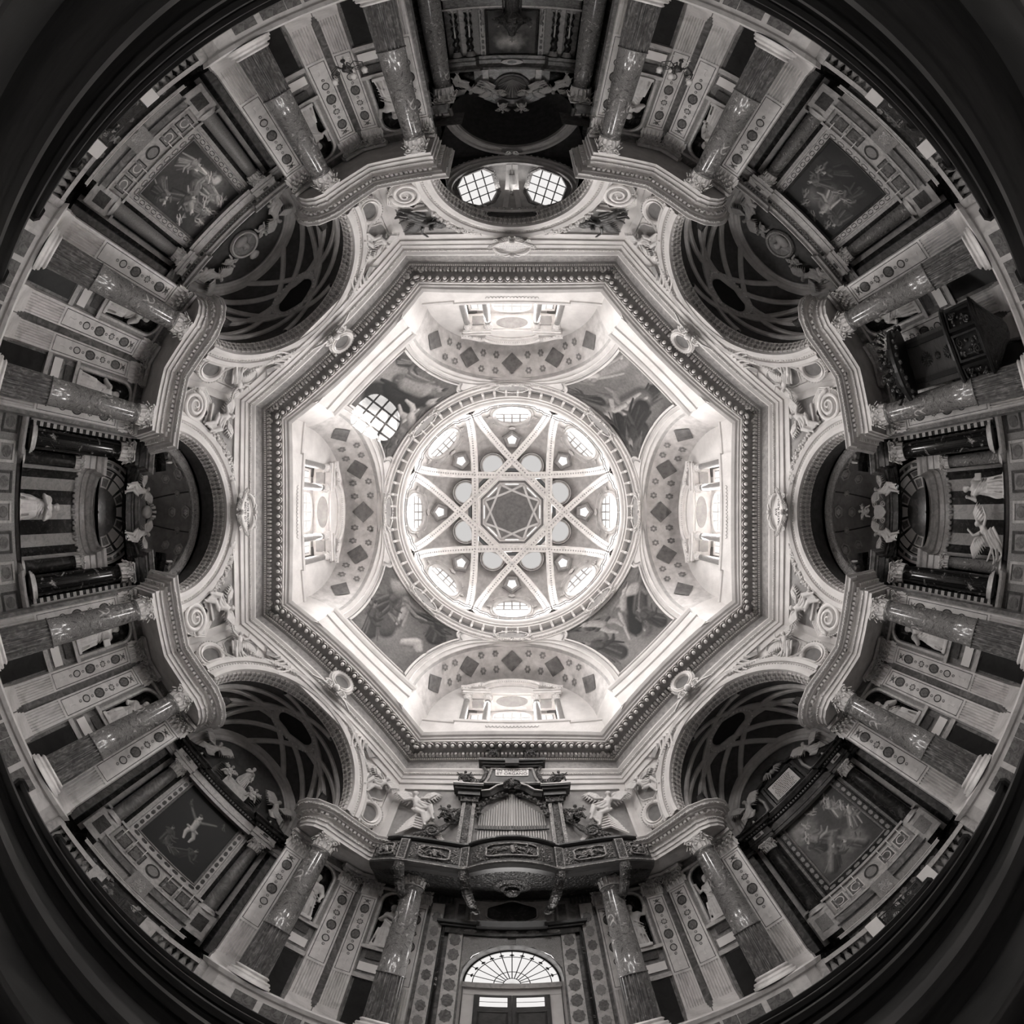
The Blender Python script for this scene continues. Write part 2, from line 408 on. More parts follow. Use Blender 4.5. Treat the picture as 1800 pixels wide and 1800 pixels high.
for k in (0, 2, 4, 6):
    for sg in (1, -1):
        kd = (k + sg) % 8
        lab = 'between %s and %s' % (SIDE[k], SIDE[kd])
        wl = thing('wall_pier', 'grey marble pier wall with statue niches ' + lab, 'wall', None, None, 'structure')
        for kk, s2, sgn, nn in ((k, 2.05, sg, 'c'), (kd, 1.95, -sg, 'd')):
            link('wall_face', niche_wall(kk, s2, 4.226, sgn, NICHE[nn]), 'grey_marble', wl)
            link('niche', niche_shell(kk, sgn, NICHE[nn]), 'dark_marble', wl)
            sc, h, zb, zs = NICHE[nn]
            # niche surround, sill, plaque and the dark recess below
            mt = wallm(kk, sgn * sc, LW, 0)
            arch = [(-h - .02, zb - .04)] + [(-(h + .02) * math.cos(PI * i / 14), zs + (h + .02) * math.sin(PI * i / 14)) for i in range(15)] + [(h + .02, zb - .04)]
            link('niche_frame', MB().sweep(arch, [(0, 0), (0, .05), (.05, .07), (.09, .04), (.09, 0)], False, 1), 'pale_marble', wl, mt)
            link('niche_sill', MB().box(-h - .16, h + .16, zb - .12, zb, 0, .14), 'pale_marble', wl, mt)
            link('niche_panel', MB().box(-h, h, zb - .42, zb - .16, 0, .05), 'inlay_dark', wl, mt)
            link('plaque', MB().plate(rect(-h - .1, h + .1, 3.0, 3.28), 0, .04), 'paper_white', wl, mt)
            link('side_panel', MB().box(-h - .17, -h - .1, zb, 5.75, 0, .05), 'brocatello', wl, mt)
            link('side_panel', MB().box(h + .1, h + .17, zb, 5.75, 0, .05), 'brocatello', wl, mt)
            link('upper_moulding', MB().box(-h - .25, h + .25, 5.88, 5.96, 0, .1), 'pale_marble', wl, mt)
            link('recess_door', MB().box(-h - .08, h + .08, 1.25, 2.7, 0, .03), 'dark_wood', wl, mt)
            link('recess_moulding', MB().box(-h - .16, h + .16, 2.75, 2.9, 0, .1), 'pale_marble', wl, mt)
        # pedestal with inlaid panels
        pp = pier_path(k, sg, -.02)
        ped = MB().sweep(pp, PED, False, sg)
        capv = pp + [W2(kd, -sg * 4.2, 10.3), W2(k, sg * 4.2, 10.3)]
        ped.add([(x, y, 1.24) for x, y in capv], [tuple(range(len(capv)))])
        link('pedestal', ped, 'pilaster_marble', wl)
        for kk, sgn, ss, ww in ((k, sg, 2.35, .2), (k, sg, 3.0, .24), (k, sg, 3.5, .17), (kd, -sg, 2.62, .22), (kd, -sg, 3.2, .24), (kd, -sg, 3.6, .14)):
            link('pedestal_panel', MB().box(-ww, ww, .38, .9, 0, .03), 'inlay_mid', wl, wallm(kk, sgn * ss, 9.05, 0))
        # entablature on the columns
        pe = pier_path(k, sg)
        e = thing('trim_lower_entablature', 'white dentilled entablature resting on the columns ' + lab, 'entablature', None, None, 'structure')
        link('cornice', MB().sweep(pe, ENT1, False, sg), 'stucco', e)
        capv = pe + [W2(kd, -sg * 4.2, 10.3), W2(k, sg * 4.2, 10.3)]
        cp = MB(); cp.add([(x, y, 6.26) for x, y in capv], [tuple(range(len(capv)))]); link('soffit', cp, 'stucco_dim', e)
        cp = MB(); cp.add([(x, y, 7.015) for x, y in capv], [tuple(range(len(capv)))]); link('cornice_top', cp, 'dust', e)
        link('dentil_course', blocks(pe, .13, .58, .08, .19, 6.7, 6.785, sg), 'white_plaster', e, kind='stuff')
        link('bead_course', blocks(pe, .07, .6, .06, .105, 6.505, 6.535, sg), 'stucco', e, kind='stuff')
        link('leaf_course', blocks(pe, .1, .7, .3, .375, 6.87, 6.92, sg), 'stucco_dim', e, kind='stuff')

# spandrel walls with their arches
WT = 9.75
for k in range(8):
    zs, R = ARC[k % 2]; S = 9.1 * T225
    has = k != 4
    ss = sorted(set([-S, S] + [S * (i / 16 * 2 - 1) for i in range(17)] + ([R * math.cos(PI * i / 40) for i in range(41)] if has else [])))
    lo = []
    for s in ss:
        lo.append(zs + math.sqrt(max(0, R * R - s * s)) if has and abs(s) <= R + 1e-9 else 6.98)
    mb = MB()
    for i in range(len(ss) - 1):
        a, b = ss[i], ss[i + 1]
        za, zb = lo[i], lo[i + 1]
        if has:
            mid = (a + b) / 2
            if abs(mid) < R: za = zs + math.sqrt(max(0, R * R - a * a)); zb = zs + math.sqrt(max(0, R * R - b * b))
            else: za = zb = 6.98
        mb.add([tuple(W3(k, a, aw(k, a), za)), tuple(W3(k, b, aw(k, b), zb)), tuple(W3(k, b, aw(k, b), WT)), tuple(W3(k, a, aw(k, a), WT))], [(0, 1, 2, 3)])
    wl = link('wall_' + SHORT[k].replace(' ', '_'), mb, 'panel_mid' if k % 2 == 0 else 'stucco'); tag(wl, 'spandrel wall above %s' % SIDE[k], 'wall', kind='structure')
    # white corner strips and top band framing the panel
    for sg in (1, -1):
        st = MB(); w_ = .3
        rows = []
        for s_ in (S - .02, S - w_): rows.append([tuple(W3(k, sg * s_, aw(k, s_) - .07, z)) for z in (6.98, WT)])
        rows.append([tuple(W3(k, sg * (S - w_), aw(k, S - w_) + .02, z)) for z in (6.98, WT)])
        st.grid(rows); link('corner_strip', st, 'white_plaster', wl)
    tb = MB(); sv = [S * (i / 20 * 2 - 1) for i in range(21)]
    tb.grid([[tuple(W3(k, s, aw(k, s) - o, z)) for s in sv] for o, z in ((0, 9.42), (.07, 9.43), (.07, 9.75))]); link('top_band', tb, 'white_plaster', wl)
    if k % 2:
        for sg in (1, -1):
            rcs = MB(); cs_, cz_ = 2.92, 8.78
            def rp(t, f): return tuple(W3(k, sg * (cs_ + .5 * f * math.cos(t)), aw(k, cs_ + .5 * f * math.cos(t)) - .012, cz_ + .62 * f * (1 + .18 * math.cos(3 * t)) * math.sin(t)))
            rcs.grid([[rp(2 * PI * i / 28, f) for i in range(28)] for f in (.02, .5, 1)], cu=True); link('recessed_field', rcs, 'panel_mid', wl)
            rrm = MB(); rrm.tube([rp(2 * PI * i / 28, 1.02) for i in range(28)], .03, 5, True); link('field_moulding', rrm, 'white_plaster', wl)
    if not has: continue
    # archivolt, intrados and its coffer bars
    def arow(prof, n=48, a0=-.02, a1=PI + .02, zmin=None):
        rows = []
        for i in range(n + 1):
            ph = a0 + (a1 - a0) * i / n; rows.append([tuple(W3(k, (R + dr) * math.cos(ph), aw(k, (R + dr) * math.cos(ph)) - dn, zs + (R + dr) * math.sin(ph))) for dr, dn in prof])
        return rows
    ar = thing('trim_arch', 'moulded white arch over %s' % SIDE[k], 'arch', None, None, 'structure')
    g = MB(); g.smooth = False
    g.grid(arow([(0, -.02), (0, .1), (.1, .13), (.11, .08), (.2, .09), (.2, .05), (.3, .06), (.31, .13), (.42, .18), (.46, .12), (.54, .1), (.56, 0)]))
    link('archivolt', g, 'white_plaster', ar)
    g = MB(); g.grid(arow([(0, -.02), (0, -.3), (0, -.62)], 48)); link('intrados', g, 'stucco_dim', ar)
    cf = MB()
    n = 46
    for i in range(n):
        p0, p1 = PI * (i + .1) / n, PI * (i + .9) / n; pm = (p0 + p1) / 2
        for (d0, d1, q0, q1) in ((.04, .1, p0, p1), (.5, .56, p0, p1), (.1, .5, pm - .12 * PI / n, pm + .12 * PI / n), (.26, .34, p0, p1)):
            v = []
            for rr in (R - .045, R + .01):
                for ph in (q0, q1):
                    for dn in (d0, d1): v.append(tuple(W3(k, rr * math.cos(ph), aw(k, rr * math.cos(ph)) + dn, zs + rr * math.sin(ph))))
            cf.add(v, [(0, 1, 3, 2), (4, 6, 7, 5), (0, 2, 6, 4), (1, 5, 7, 3), (0, 4, 5, 1), (2, 3, 7, 6)])
    link('coffer_bars', cf, 'stucco', ar, kind='stuff')
    bd = MB()
    for i in range(90):
        ph = PI * (i + .5) / 90; c = W3(k, (R + .255) * math.cos(ph), aw(k, (R + .255) * math.cos(ph)) - .065, zs + (R + .255) * math.sin(ph)); bd.ball(c, .026, 5, 3)
    link('bead_course', bd, 'stucco', ar, kind='stuff')

# upper entablature
oct_path = []
A2 = 9.0; S2 = A2 * T225
for k in range(8):
    for i in range(14):
        s = S2 * (i / 14 * 2 - 1); oct_path.append(W2(k, s, aw(k, s, A2)))
en = thing('trim_upper_entablature', 'great carved octagonal cornice running round the room below the dome', 'cornice', None, None, 'structure')
link('architrave', MB().sweep(oct_path, [(-.1, 9.68), (.04, 9.69), (.04, 9.86), (.08, 9.88), (.08, 10.04), (.12, 10.06), (.12, 10.12), (.2, 10.24), (.2, 10.3), (0, 10.33)], True), 'white_plaster', en)
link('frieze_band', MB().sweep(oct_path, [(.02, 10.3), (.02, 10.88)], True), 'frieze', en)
link('bed_moulding', MB().sweep(oct_path, [(.02, 10.84), (.1, 10.87), (.12, 10.94), (.18, 10.96), (.18, 11.1), (.28, 11.12), (.34, 11.18), (.5, 11.26), (.62, 11.28)], True), 'panel_mid', en)  # darker than the dentils: shade of their gaps put into the colour
link('corona', MB().sweep(oct_path, [(.62, 11.27), (.7, 11.27), (.7, 11.36), (.76, 11.37), (.78, 11.44), (.86, 11.47), (.93, 11.58), (.93, 11.62), (-.8, 11.66)], True), 'white_plaster', en)
link('dentil_course', blocks(oct_path, .135, .6, .16, .3, 10.965, 11.085, 1, True), 'white_plaster', en, kind='stuff')
link('bead_course', blocks(oct_path, .06, .55, .1, .16, 10.07, 10.12, 1, True), 'stucco', en, kind='stuff')
link('leaf_course', blocks(oct_path, .08, .6, .08, .14, 10.88, 10.94, 1, True), 'stucco', en, kind='stuff')
# shell modillions
def shell_mesh():
    mb = MB(); mb.smooth = True
    rows = []
    for i in range(9):
        t = PI * i / 8; r = .13
        rows.append([(-r * math.cos(t) * q, -.02 - .13 * q2, .0 + r * math.sin(t) * q * .9 + .02 * q2) for q, q2 in ((.15, 1.3), (.6, 1.15), (.95, .7), (1, .2))])
    mb.grid(rows)
    mb.ball((0, -.1, -.06), .065, 8, 6, (1, 1.2, 1.2))
    return mb.mesh('modillion', True)
SHM = shell_mesh(); SHM.materials.append(M['stucco'])
for p, d, L in path_len_points(oct_path, .34, True):
    nrm = Vector((-d.y, d.x)); q = p + nrm * .5
    m = frame((q.x, q.y, 11.16), Vector((d.x, d.y, 0)), Vector((-nrm.x, -nrm.y, 0)), Vector((0, 0, 1)))
    link('modillion', SHM, None, en, m)

# attic walls above the diagonals
for k in (1, 3, 5, 7):
    at = MB().sweep([W2(k, -2.1, 8.8), W2(k, -2.1, 7.53), W2(k, 2.1, 7.53), W2(k, 2.1, 8.8)], [(0, 11.55), (0, 12.2), (.05, 12.25), (.05, 12.42), (.02, 12.46), (.02, 12.72), (.06, 12.75), (.12, 12.86), (.14, 12.96), (.02, 13.04), (-.4, 13.06)])
    o = link('wall_attic', at, 'white_plaster'); tag(o, 'plain white attic wall above the cornice at %s' % SIDE[k], 'wall', kind='structure')

# lunette vaults on the four straight sides
def FR(k, ph): return W3(k, 3.9 * math.cos(ph), 6.75 - .42 * math.sin(ph), 13.0 + 4.02 * math.sin(ph))
def BK(k, ph): return W3(k, 3.45 * math.cos(ph), 8.3, 13.2 + 3.75 * math.sin(ph))
NF = 48
for k in (0, 2, 4, 6):
    so = MB(); so.smooth = True
    phs = [PI * i / NF for i in range(NF + 1)]
    so.grid([[tuple(FR(k, p).lerp(BK(k, p), t) + Vector((0, 0, .18 * math.sin(PI * t)))) for p in phs] for t in (0, .25, .5, .75, 1)])
    lw = link('ceiling_lunette', so, 'fresco_pale'); tag(lw, 'pale painted arched vault with dark lozenges above %s' % SIDE[k], 'vault', kind='structure')
    # moulded rim along the front edge
    rim = MB()
    for prof in ([(0, .02), (.03, -.02), (.06, .0), (.1, -.03), (.34, -.03), (.36, -.08), (.42, -.08), (.46, .0)],):
        rows = []
        for p in phs:
            f = FR(k, p); c = FR(k, p) + Vector((0, 0, 0)); b = BK(k, p); ax = (b - f).normalized()
            ctr = W3(k, 0, 6.75, 13.0); rad = (f - ctr); rad.normalize()
            rows.append([tuple(f + rad * dr - ax * (-dn)) for dr, dn in prof])
        rim.grid(rows)
    link('arch_rim', rim, 'white_plaster', lw)
    bandm = MB(); bandm.grid([[tuple(FR(k, p).lerp(BK(k, p), t) + Vector((0, 0, .18 * math.sin(PI * t) - .012))) for p in phs] for t in (.02, .11)])
    link('painted_band', bandm, 'fresco_grey', lw)
    # lozenges and rosettes painted as inlaid fields (thin raised plates)
    def soff(p, t, lift): return FR(k, p).lerp(BK(k, p), t) + Vector((0, 0, .18 * math.sin(PI * t))) + (W3(k, 0, 7.5, 13.0) - FR(k, p)).normalized() * lift
    for j, pc in enumerate((.12, .31, .5, .69, .88)):
        p0 = PI * pc; mb = MB(); dp, dt = .145, .3
        mb.add([tuple(soff(p0 + dp, .52, .03)), tuple(soff(p0, .52 + dt, .03)), tuple(soff(p0 - dp, .52, .03)), tuple(soff(p0, .52 - dt, .03))], [(0, 1, 2, 3)])
        link('lozenge', mb, 'fresco_dark', lw)
    ros = MB()
    for j, (pc, tt) in enumerate([(a, b) for a in (.2, .25, .37, .43, .57, .63, .75, .8) for b in (.3, .74)]):
        for q in range(6):
            an = q * PI / 3
            c0 = (PI * pc + .028 * math.cos(an), tt + .07 * math.sin(an))
            ros.add([tuple(soff(c0[0] + .017 * math.cos(2 * PI * i / 6), c0[1] + .042 * math.sin(2 * PI * i / 6), .025)) for i in range(6)], [tuple(range(6))])
    link('rosettes', ros, 'fresco_motif', lw)
    # lunette wall with its window recess
    lz0, rt, rh = 12.3, 15.2, 2.12
    sv = sorted(set([3.45 * math.cos(PI * i / 40) for i in range(41)] + [-rh, rh])); mb = MB()
    for a, b in zip(sv[:-1], sv[1:]):
        zl = rt if abs((a + b) / 2) < rh else lz0
        f = lambda s: 13.2 + 3.75 * math.sqrt(max(0, 1 - (s / 3.45) ** 2))
        mb.add([tuple(W3(k, a, 8.3, zl)), tuple(W3(k, b, 8.3, zl)), tuple(W3(k, b, 8.3, f(b))), tuple(W3(k, a, 8.3, f(a)))], [(0, 1, 2, 3)])
    link('lunette_wall', mb, 'white_plaster', lw)
    rc = MB()
    for v in ([(-rh, 8.3, lz0), (-rh, 9.2, lz0), (-rh, 9.2, rt), (-rh, 8.3, rt)], [(rh, 8.3, lz0), (rh, 9.2, lz0), (rh, 9.2, rt), (rh, 8.3, rt)], [(-rh, 8.3, rt), (rh, 8.3, rt), (rh, 9.2, rt), (-rh, 9.2, rt)], [(-rh, 9.2, lz0), (rh, 9.2, lz0), (rh, 9.2, rt), (-rh, 9.2, rt)]):
        rc.add([tuple(W3(k, *q)) for q in v], [(0, 1, 2, 3)])
    link('window_recess', rc, 'stucco', lw)
    # gallery parapet
    pa = MB().sweep([W2(k, -3.6, 8.6), W2(k, -3.6, 8.12), W2(k, -2.2, 8.12), W2(k, -2.2, 8.02), W2(k, 2.2, 8.02), W2(k, 2.2, 8.12), W2(k, 3.6, 8.12), W2(k, 3.6, 8.6)], [(0, 11.5), (0, 12.55), (.05, 12.58), (.07, 12.68), (-.5, 12.7)])
    link('parapet', pa, 'white_plaster', lw)
    sp = MB()
    for i in range(15): sp.tube([tuple(W3(k, -1.0 + 2.0 * (i + q / 6) / 15, 8.0, 12.35 - .1 * math.sin(PI * q / 6))) for q in range(7)], .012, 4)
    link('painted_scallop', sp, 'fresco_grey', lw)
    # serliana: columns, architraves, soffit coffers and curved pediment
    for s in (-1.98, -1.06, 1.06, 1.98):
        c = thing('gallery_column', 'small speckled marble column %s in the window gallery above %s' % ({-1.98: 'first', -1.06: 'second', 1.06: 'third', 1.98: 'fourth'}[s] + ' clockwise', SIDE[k]), 'column', 'gallery columns', standm(k, s, 8.3, 12.65))
        sh = MB().lathe([(.15, .12), (.15, .3), (.14, 1.2), (.125, 2.0)], 16); sh.smooth = True; link('shaft', sh, 'brocatello', c)
        link('base', MB().lathe([(.22, 0), (.22, .05), (.17, .08), (.19, .1), (.15, .13)], 16), 'stucco', c)
        cb = MB().lathe([(.13, 2.0), (.14, 2.02), (.15, 2.12), (.2, 2.26), (.2, 2.3)], 12); cb.box(-.21, .21, -.21, .21, 2.3, 2.36); link('capital', cb, 'carved_white', c)
    mt = wallm(k, 0, 8.3, 0)
    for sg in (1, -1):
        q = MB().box(min(sg * .95, sg * 2.2), max(sg * .95, sg * 2.2), 15.02, 15.2, -.75, .24); q.box(min(sg * .95, sg * 2.25), max(sg * .95, sg * 2.25), 15.2, 15.26, -.75, .3); link('architrave', q, 'stucco', lw, mt)
        link('soffit_panel', MB().box(min(sg * 1.25, sg * 1.8), max(sg * 1.25, sg * 1.8), 14.98, 15.0, -.6, -.1), 'panel_mid', lw, mt)
        vo = MB(); vo.tube([(sg * (1.75 + .13 * (1 - i / 18) * math.cos(i * .5)), 15.45 + .13 * (1 - i / 18) * math.sin(i * .5), .34) for i in range(18)], .035, 6); link('volute', vo, 'stucco', lw, mt)
    link('soffit_panel', MB().plate(ellipse(.72, .3, 24), 0, .02), 'panel_mid', lw, frame(W3(k, 0, 8.62, 15.17), -DT(k)[1], DT(k)[0], Vector((0, 0, 1))))
    arc = [(-2.3, 15.26), (-2.05, 15.3), (-1.75, 15.45), (-1.45, 15.62)] + [(1.3 * math.sin(-PI / 2 * .8 + PI * .8 * i / 16), 15.35 + .68 * math.cos(-PI / 2 * .8 + PI * .8 * i / 16)) for i in range(17)] + [(1.45, 15.62), (1.75, 15.45), (2.05, 15.3), (2.3, 15.26)]
    pd = MB().sweep(arc, [(-.12, 0), (-.12, .16), (-.06, .2), (-.04, .3), (.03, .36), (.08, .42), (.1, .42), (.12, 0)], False, 1); link('pediment', pd, 'stucco', lw, mt)
    link('tympanum', MB().plate(arc, 0, .1), 'white_plaster', lw, mt)
    bs = MB()
    for i in range(len(arc) - 1):
        for t in (.25, .75):
            bs.ball((arc[i][0] + (arc[i + 1][0] - arc[i][0]) * t, arc[i][1] + (arc[i + 1][1] - arc[i][1]) * t - .02, .34), .025, 5, 3)
    link('bead_course', bs, 'stucco_dim', lw, mt, kind='stuff')
    fp = [(0, 0), (0, .05), (.07, .08), (.1, .03), (.1, 0)]
    arch_o = [(-.8, 12.9), (.8, 12.9), (.8, 14.55)] + [(.8 * math.cos(PI * i / 10), 14.55 + .42 * math.sin(PI * i / 10)) for i in range(1, 10)] + [(-.8, 14.55)]
    window(wallm(k, 0, 9.15, 0), arch_o, 4, 5, 'pane_lunette', 'wide arched central window in the gallery above %s' % SIDE[k], fp)
    for sg in (1, -1):
        window(wallm(k, sg * 1.52, 9.15, 0), rect(-.33, .33, 13.0, 14.72), 2, 4, 'pane_lunette', 'narrow window %s of the gallery above %s' % ('at the clockwise end' if sg > 0 else 'at the counter-clockwise end', SIDE[k]), fp)

# pendentives with their frescoes come later (need the painter); the plain surface here
def PEN(k, u, v, lift=0):
    ph = PI / 2 * v
    a = FR((k - 1) % 8, ph); b = FR((k + 1) % 8, PI - ph)
    ra, rb = math.hypot(a.x, a.y), math.hypot(b.x, b.y)
    aza = AZ(k - 1) + math.atan2(3.9 * math.cos(ph), 6.75 - .42 * math.sin(ph)); azb = AZ(k + 1) - math.atan2(3.9 * math.cos(ph), 6.75 - .42 * math.sin(ph))
    az = aza + (azb - aza) * u; rr = ra + (rb - ra) * u - lift
    # flatten towards the straight attic at the foot
    half = (azb - aza) / 2; flat = ra * math.cos(half) / math.cos(az - (aza + half)) - lift
    wgt = (1 - v) ** 1.5; rr = rr * (1 - wgt) + flat * wgt
    return Vector((rr * math.sin(az), -rr * math.cos(az), a.z))
for k in (1, 3, 5, 7):
    mb = MB(); mb.smooth = True
    mb.grid([[tuple(PEN(k, u / 24, v / 24)) for u in range(25)] for v in range(25)])
    o = link('ceiling_pendentive', mb, 'white_plaster'); tag(o, 'curved white pendentive above %s' % SIDE[k], 'pendentive', kind='structure')
    # stucco edge mouldings that bound the painted field
    for off in (.0,):
        em = MB()
        for u0 in (.0, 1.0):
            for d_ in (.045, .09):
                ln = [tuple(PEN(k, (d_ if u0 == 0 else 1 - d_) if True else 0, v / 30 * .97, .03)) for v in range(31)]
                em.tube(ln, .035 if d_ < .06 else .02, 5)
        link('edge_moulding', em, 'white_plaster', o)

# ring cornice under the drum
rg = thing('trim_dome_ring', 'round bracketed cornice ring carrying the dome', 'cornice', None, None, 'structure')
r1 = MB().lathe([(6.5, 16.9), (6.36, 17.0), (6.3, 16.98), (6.26, 17.05), (6.16, 17.07), (6.12, 17.18), (6.02, 17.2), (6.0, 17.24)], 128); r1.smooth = False; link('ring_moulding', r1, 'white_plaster', rg)
link('ring_frieze', MB().lathe([(6.0, 17.24), (5.98, 17.5), (5.96, 17.52)], 128), 'panel_grey', rg)  # darkened colour stands for the shade in the slots between brackets
link('ring_corona', MB().lathe([(5.98, 17.5), (5.72, 17.52), (5.7, 17.6), (5.62, 17.62), (5.6, 17.7), (5.5, 17.76), (5.44, 17.86), (5.44, 17.92), (6.2, 17.95)], 128), 'white_plaster', rg)
bkm = MB()
bkm.tube([(0, -.0, .0), (0, -.06, .04), (0, -.12, .13), (0, -.24, .2), (0, -.26, .26)], [.05, .07, .06, .06, .05], 6); bkm.box(-.08, .08, -.3, .02, .22, .27)
BKM = bkm.mesh('bracket'); BKM.materials.append(M['stucco'])
for i in range(64):
    a = 2 * PI * (i + .5) / 64
    link('bracket', BKM, None, rg, Matrix.Rotation(a, 4, 'Z') @ Matrix.Translation((0, 6.0, 17.26)))
rd = MB()
for i in range(180):
    a = 2 * PI * i / 180; rd.ball((6.2 * math.cos(a), 6.2 * math.sin(a), 17.06), .035, 5, 3)
link('bead_course', rd, 'stucco', rg, kind='stuff')
# iron railing on the ring
rail = thing('iron_railing', 'thin black iron railing round the gallery at the foot of the dome', 'railing')
def stepped(a):
    t = (a / (PI / 4)) % 1.0
    return 5.5 - (.1 if .28 < t < .72 else 0) - (.07 if .4 < t < .6 else 0)
for zz in (18.55, 18.2):
    link('rail', MB().tube([(stepped(2 * PI * i / 240) * math.cos(2 * PI * i / 240), stepped(2 * PI * i / 240) * math.sin(2 * PI * i / 240), zz) for i in range(240)], .017, 5, True), 'iron', rail)
for i in range(48):
    a = 2 * PI * i / 48; link('post', MB().tube([(stepped(a) * math.cos(a), stepped(a) * math.sin(a), 17.9), (stepped(a) * math.cos(a), stepped(a) * math.sin(a), 18.56)], .014, 4), 'iron', rail)

# ------------------------------------------------------------------ dome
SH = [(5.78, 17.9), (5.76, 18.6), (5.7, 19.4), (5.6, 20.2), (5.42, 20.9), (5.1, 21.5), (4.7, 21.85), (4.2, 22.1), (3.6, 22.28), (3.0, 22.36), (2.72, 22.38)]
def shell_at(t):
    x = t * (len(SH) - 1); i = min(int(x), len(SH) - 2); f = x - i
    return SH[i][0] + (SH[i + 1][0] - SH[i][0]) * f, SH[i][1] + (SH[i + 1][1] - SH[i][1]) * f
def dirv(az): return Vector((math.sin(az), -math.cos(az), 0))
DW = dict(r=5.52, z=20.0, tilt=math.radians(9), hw=.93, hh=1.12)
n_az, n_t = 240, 60
mb = MB(); v = []; f = []
for i in range(n_t + 1):
    r_, z_ = shell_at(i / n_t)
    for j in range(n_az):
        a = 2 * PI * j / n_az; v.append((r_ * math.sin(a), -r_ * math.cos(a), z_))
for i in range(n_t):
    r_, z_ = shell_at((i + .5) / n_t)
    for j in range(n_az):
        az = 2 * PI * (j + .5) / n_az; da = az - 3 * PI / 4
        if ((da * r_) / (DW['hw'] + .1)) ** 2 + ((z_ - DW['z']) / (DW['hh'] + .12)) ** 2 < 1 and z_ < 21.5: continue
        j2 = (j + 1) % n_az
        f.append((i * n_az + j, i * n_az + j2, (i + 1) * n_az + j2, (i + 1) * n_az + j))
mb.add(v, f); mb.smooth = True
dome = link('ceiling', mb, 'fresco_pale'); tag(dome, 'pale painted dome shell behind the crossing star ribs', 'dome', kind='structure')
# ribs: an eight-pointed star of arches
for i in range(8):
    dl = math.radians(2.3); a0, a1 = PI / 8 + i * PI / 4 + dl, PI / 8 + i * PI / 4 + 3 * PI / 4 - dl
    p0, p1 = dirv(a0) * 5.42, dirv(a1) * 5.42; ch = (p1 - p0); half = ch.length / 2; mid = (p0 + p1) / 2; ax = ch.normalized(); nr = Vector((-ax.y, ax.x, 0))
    rows = []; N = 40; wd, th = .2, .34
    tops = []
    for j in range(N + 1):
        ph = PI * j / N; s = -half * math.cos(ph); z = 17.95 + 4.35 * math.sin(ph) ** .85
        c = mid + ax * s + Vector((0, 0, z)); tn = Vector((0, 0, 1)) if j in (0, N) else None
        nz = Vector((0, 0, 1)) * math.sin(ph) + ax * (-math.cos(ph)) ; nz.normalize()
        rows.append([tuple(c + nr * wd + nz * th), tuple(c + nr * wd), tuple(c + nr * wd * .86 - nz * .03), tuple(c + nr * wd * .72), tuple(c - nr * wd * .72), tuple(c - nr * wd * .86 - nz * .03), tuple(c - nr * wd), tuple(c - nr * wd + nz * th)])
    rb = MB(); rb.grid(rows, cu=True)
    r = link('dome_rib', rb, 'stucco', dome)
    orn = MB()
    for j in range(2, N - 1):
        for hh in (0, .5):
            ph = PI * (j + hh) / N; s = -half * math.cos(ph); z = 17.95 + 4.35 * math.sin(ph) ** .85 - .012
            c = mid + ax * s + Vector((0, 0, z)); orn.ball(c, .055, 6, 4, (1, 1, .5))
    link('rib_ornament', orn, 'fresco_grey', r, kind='stuff')
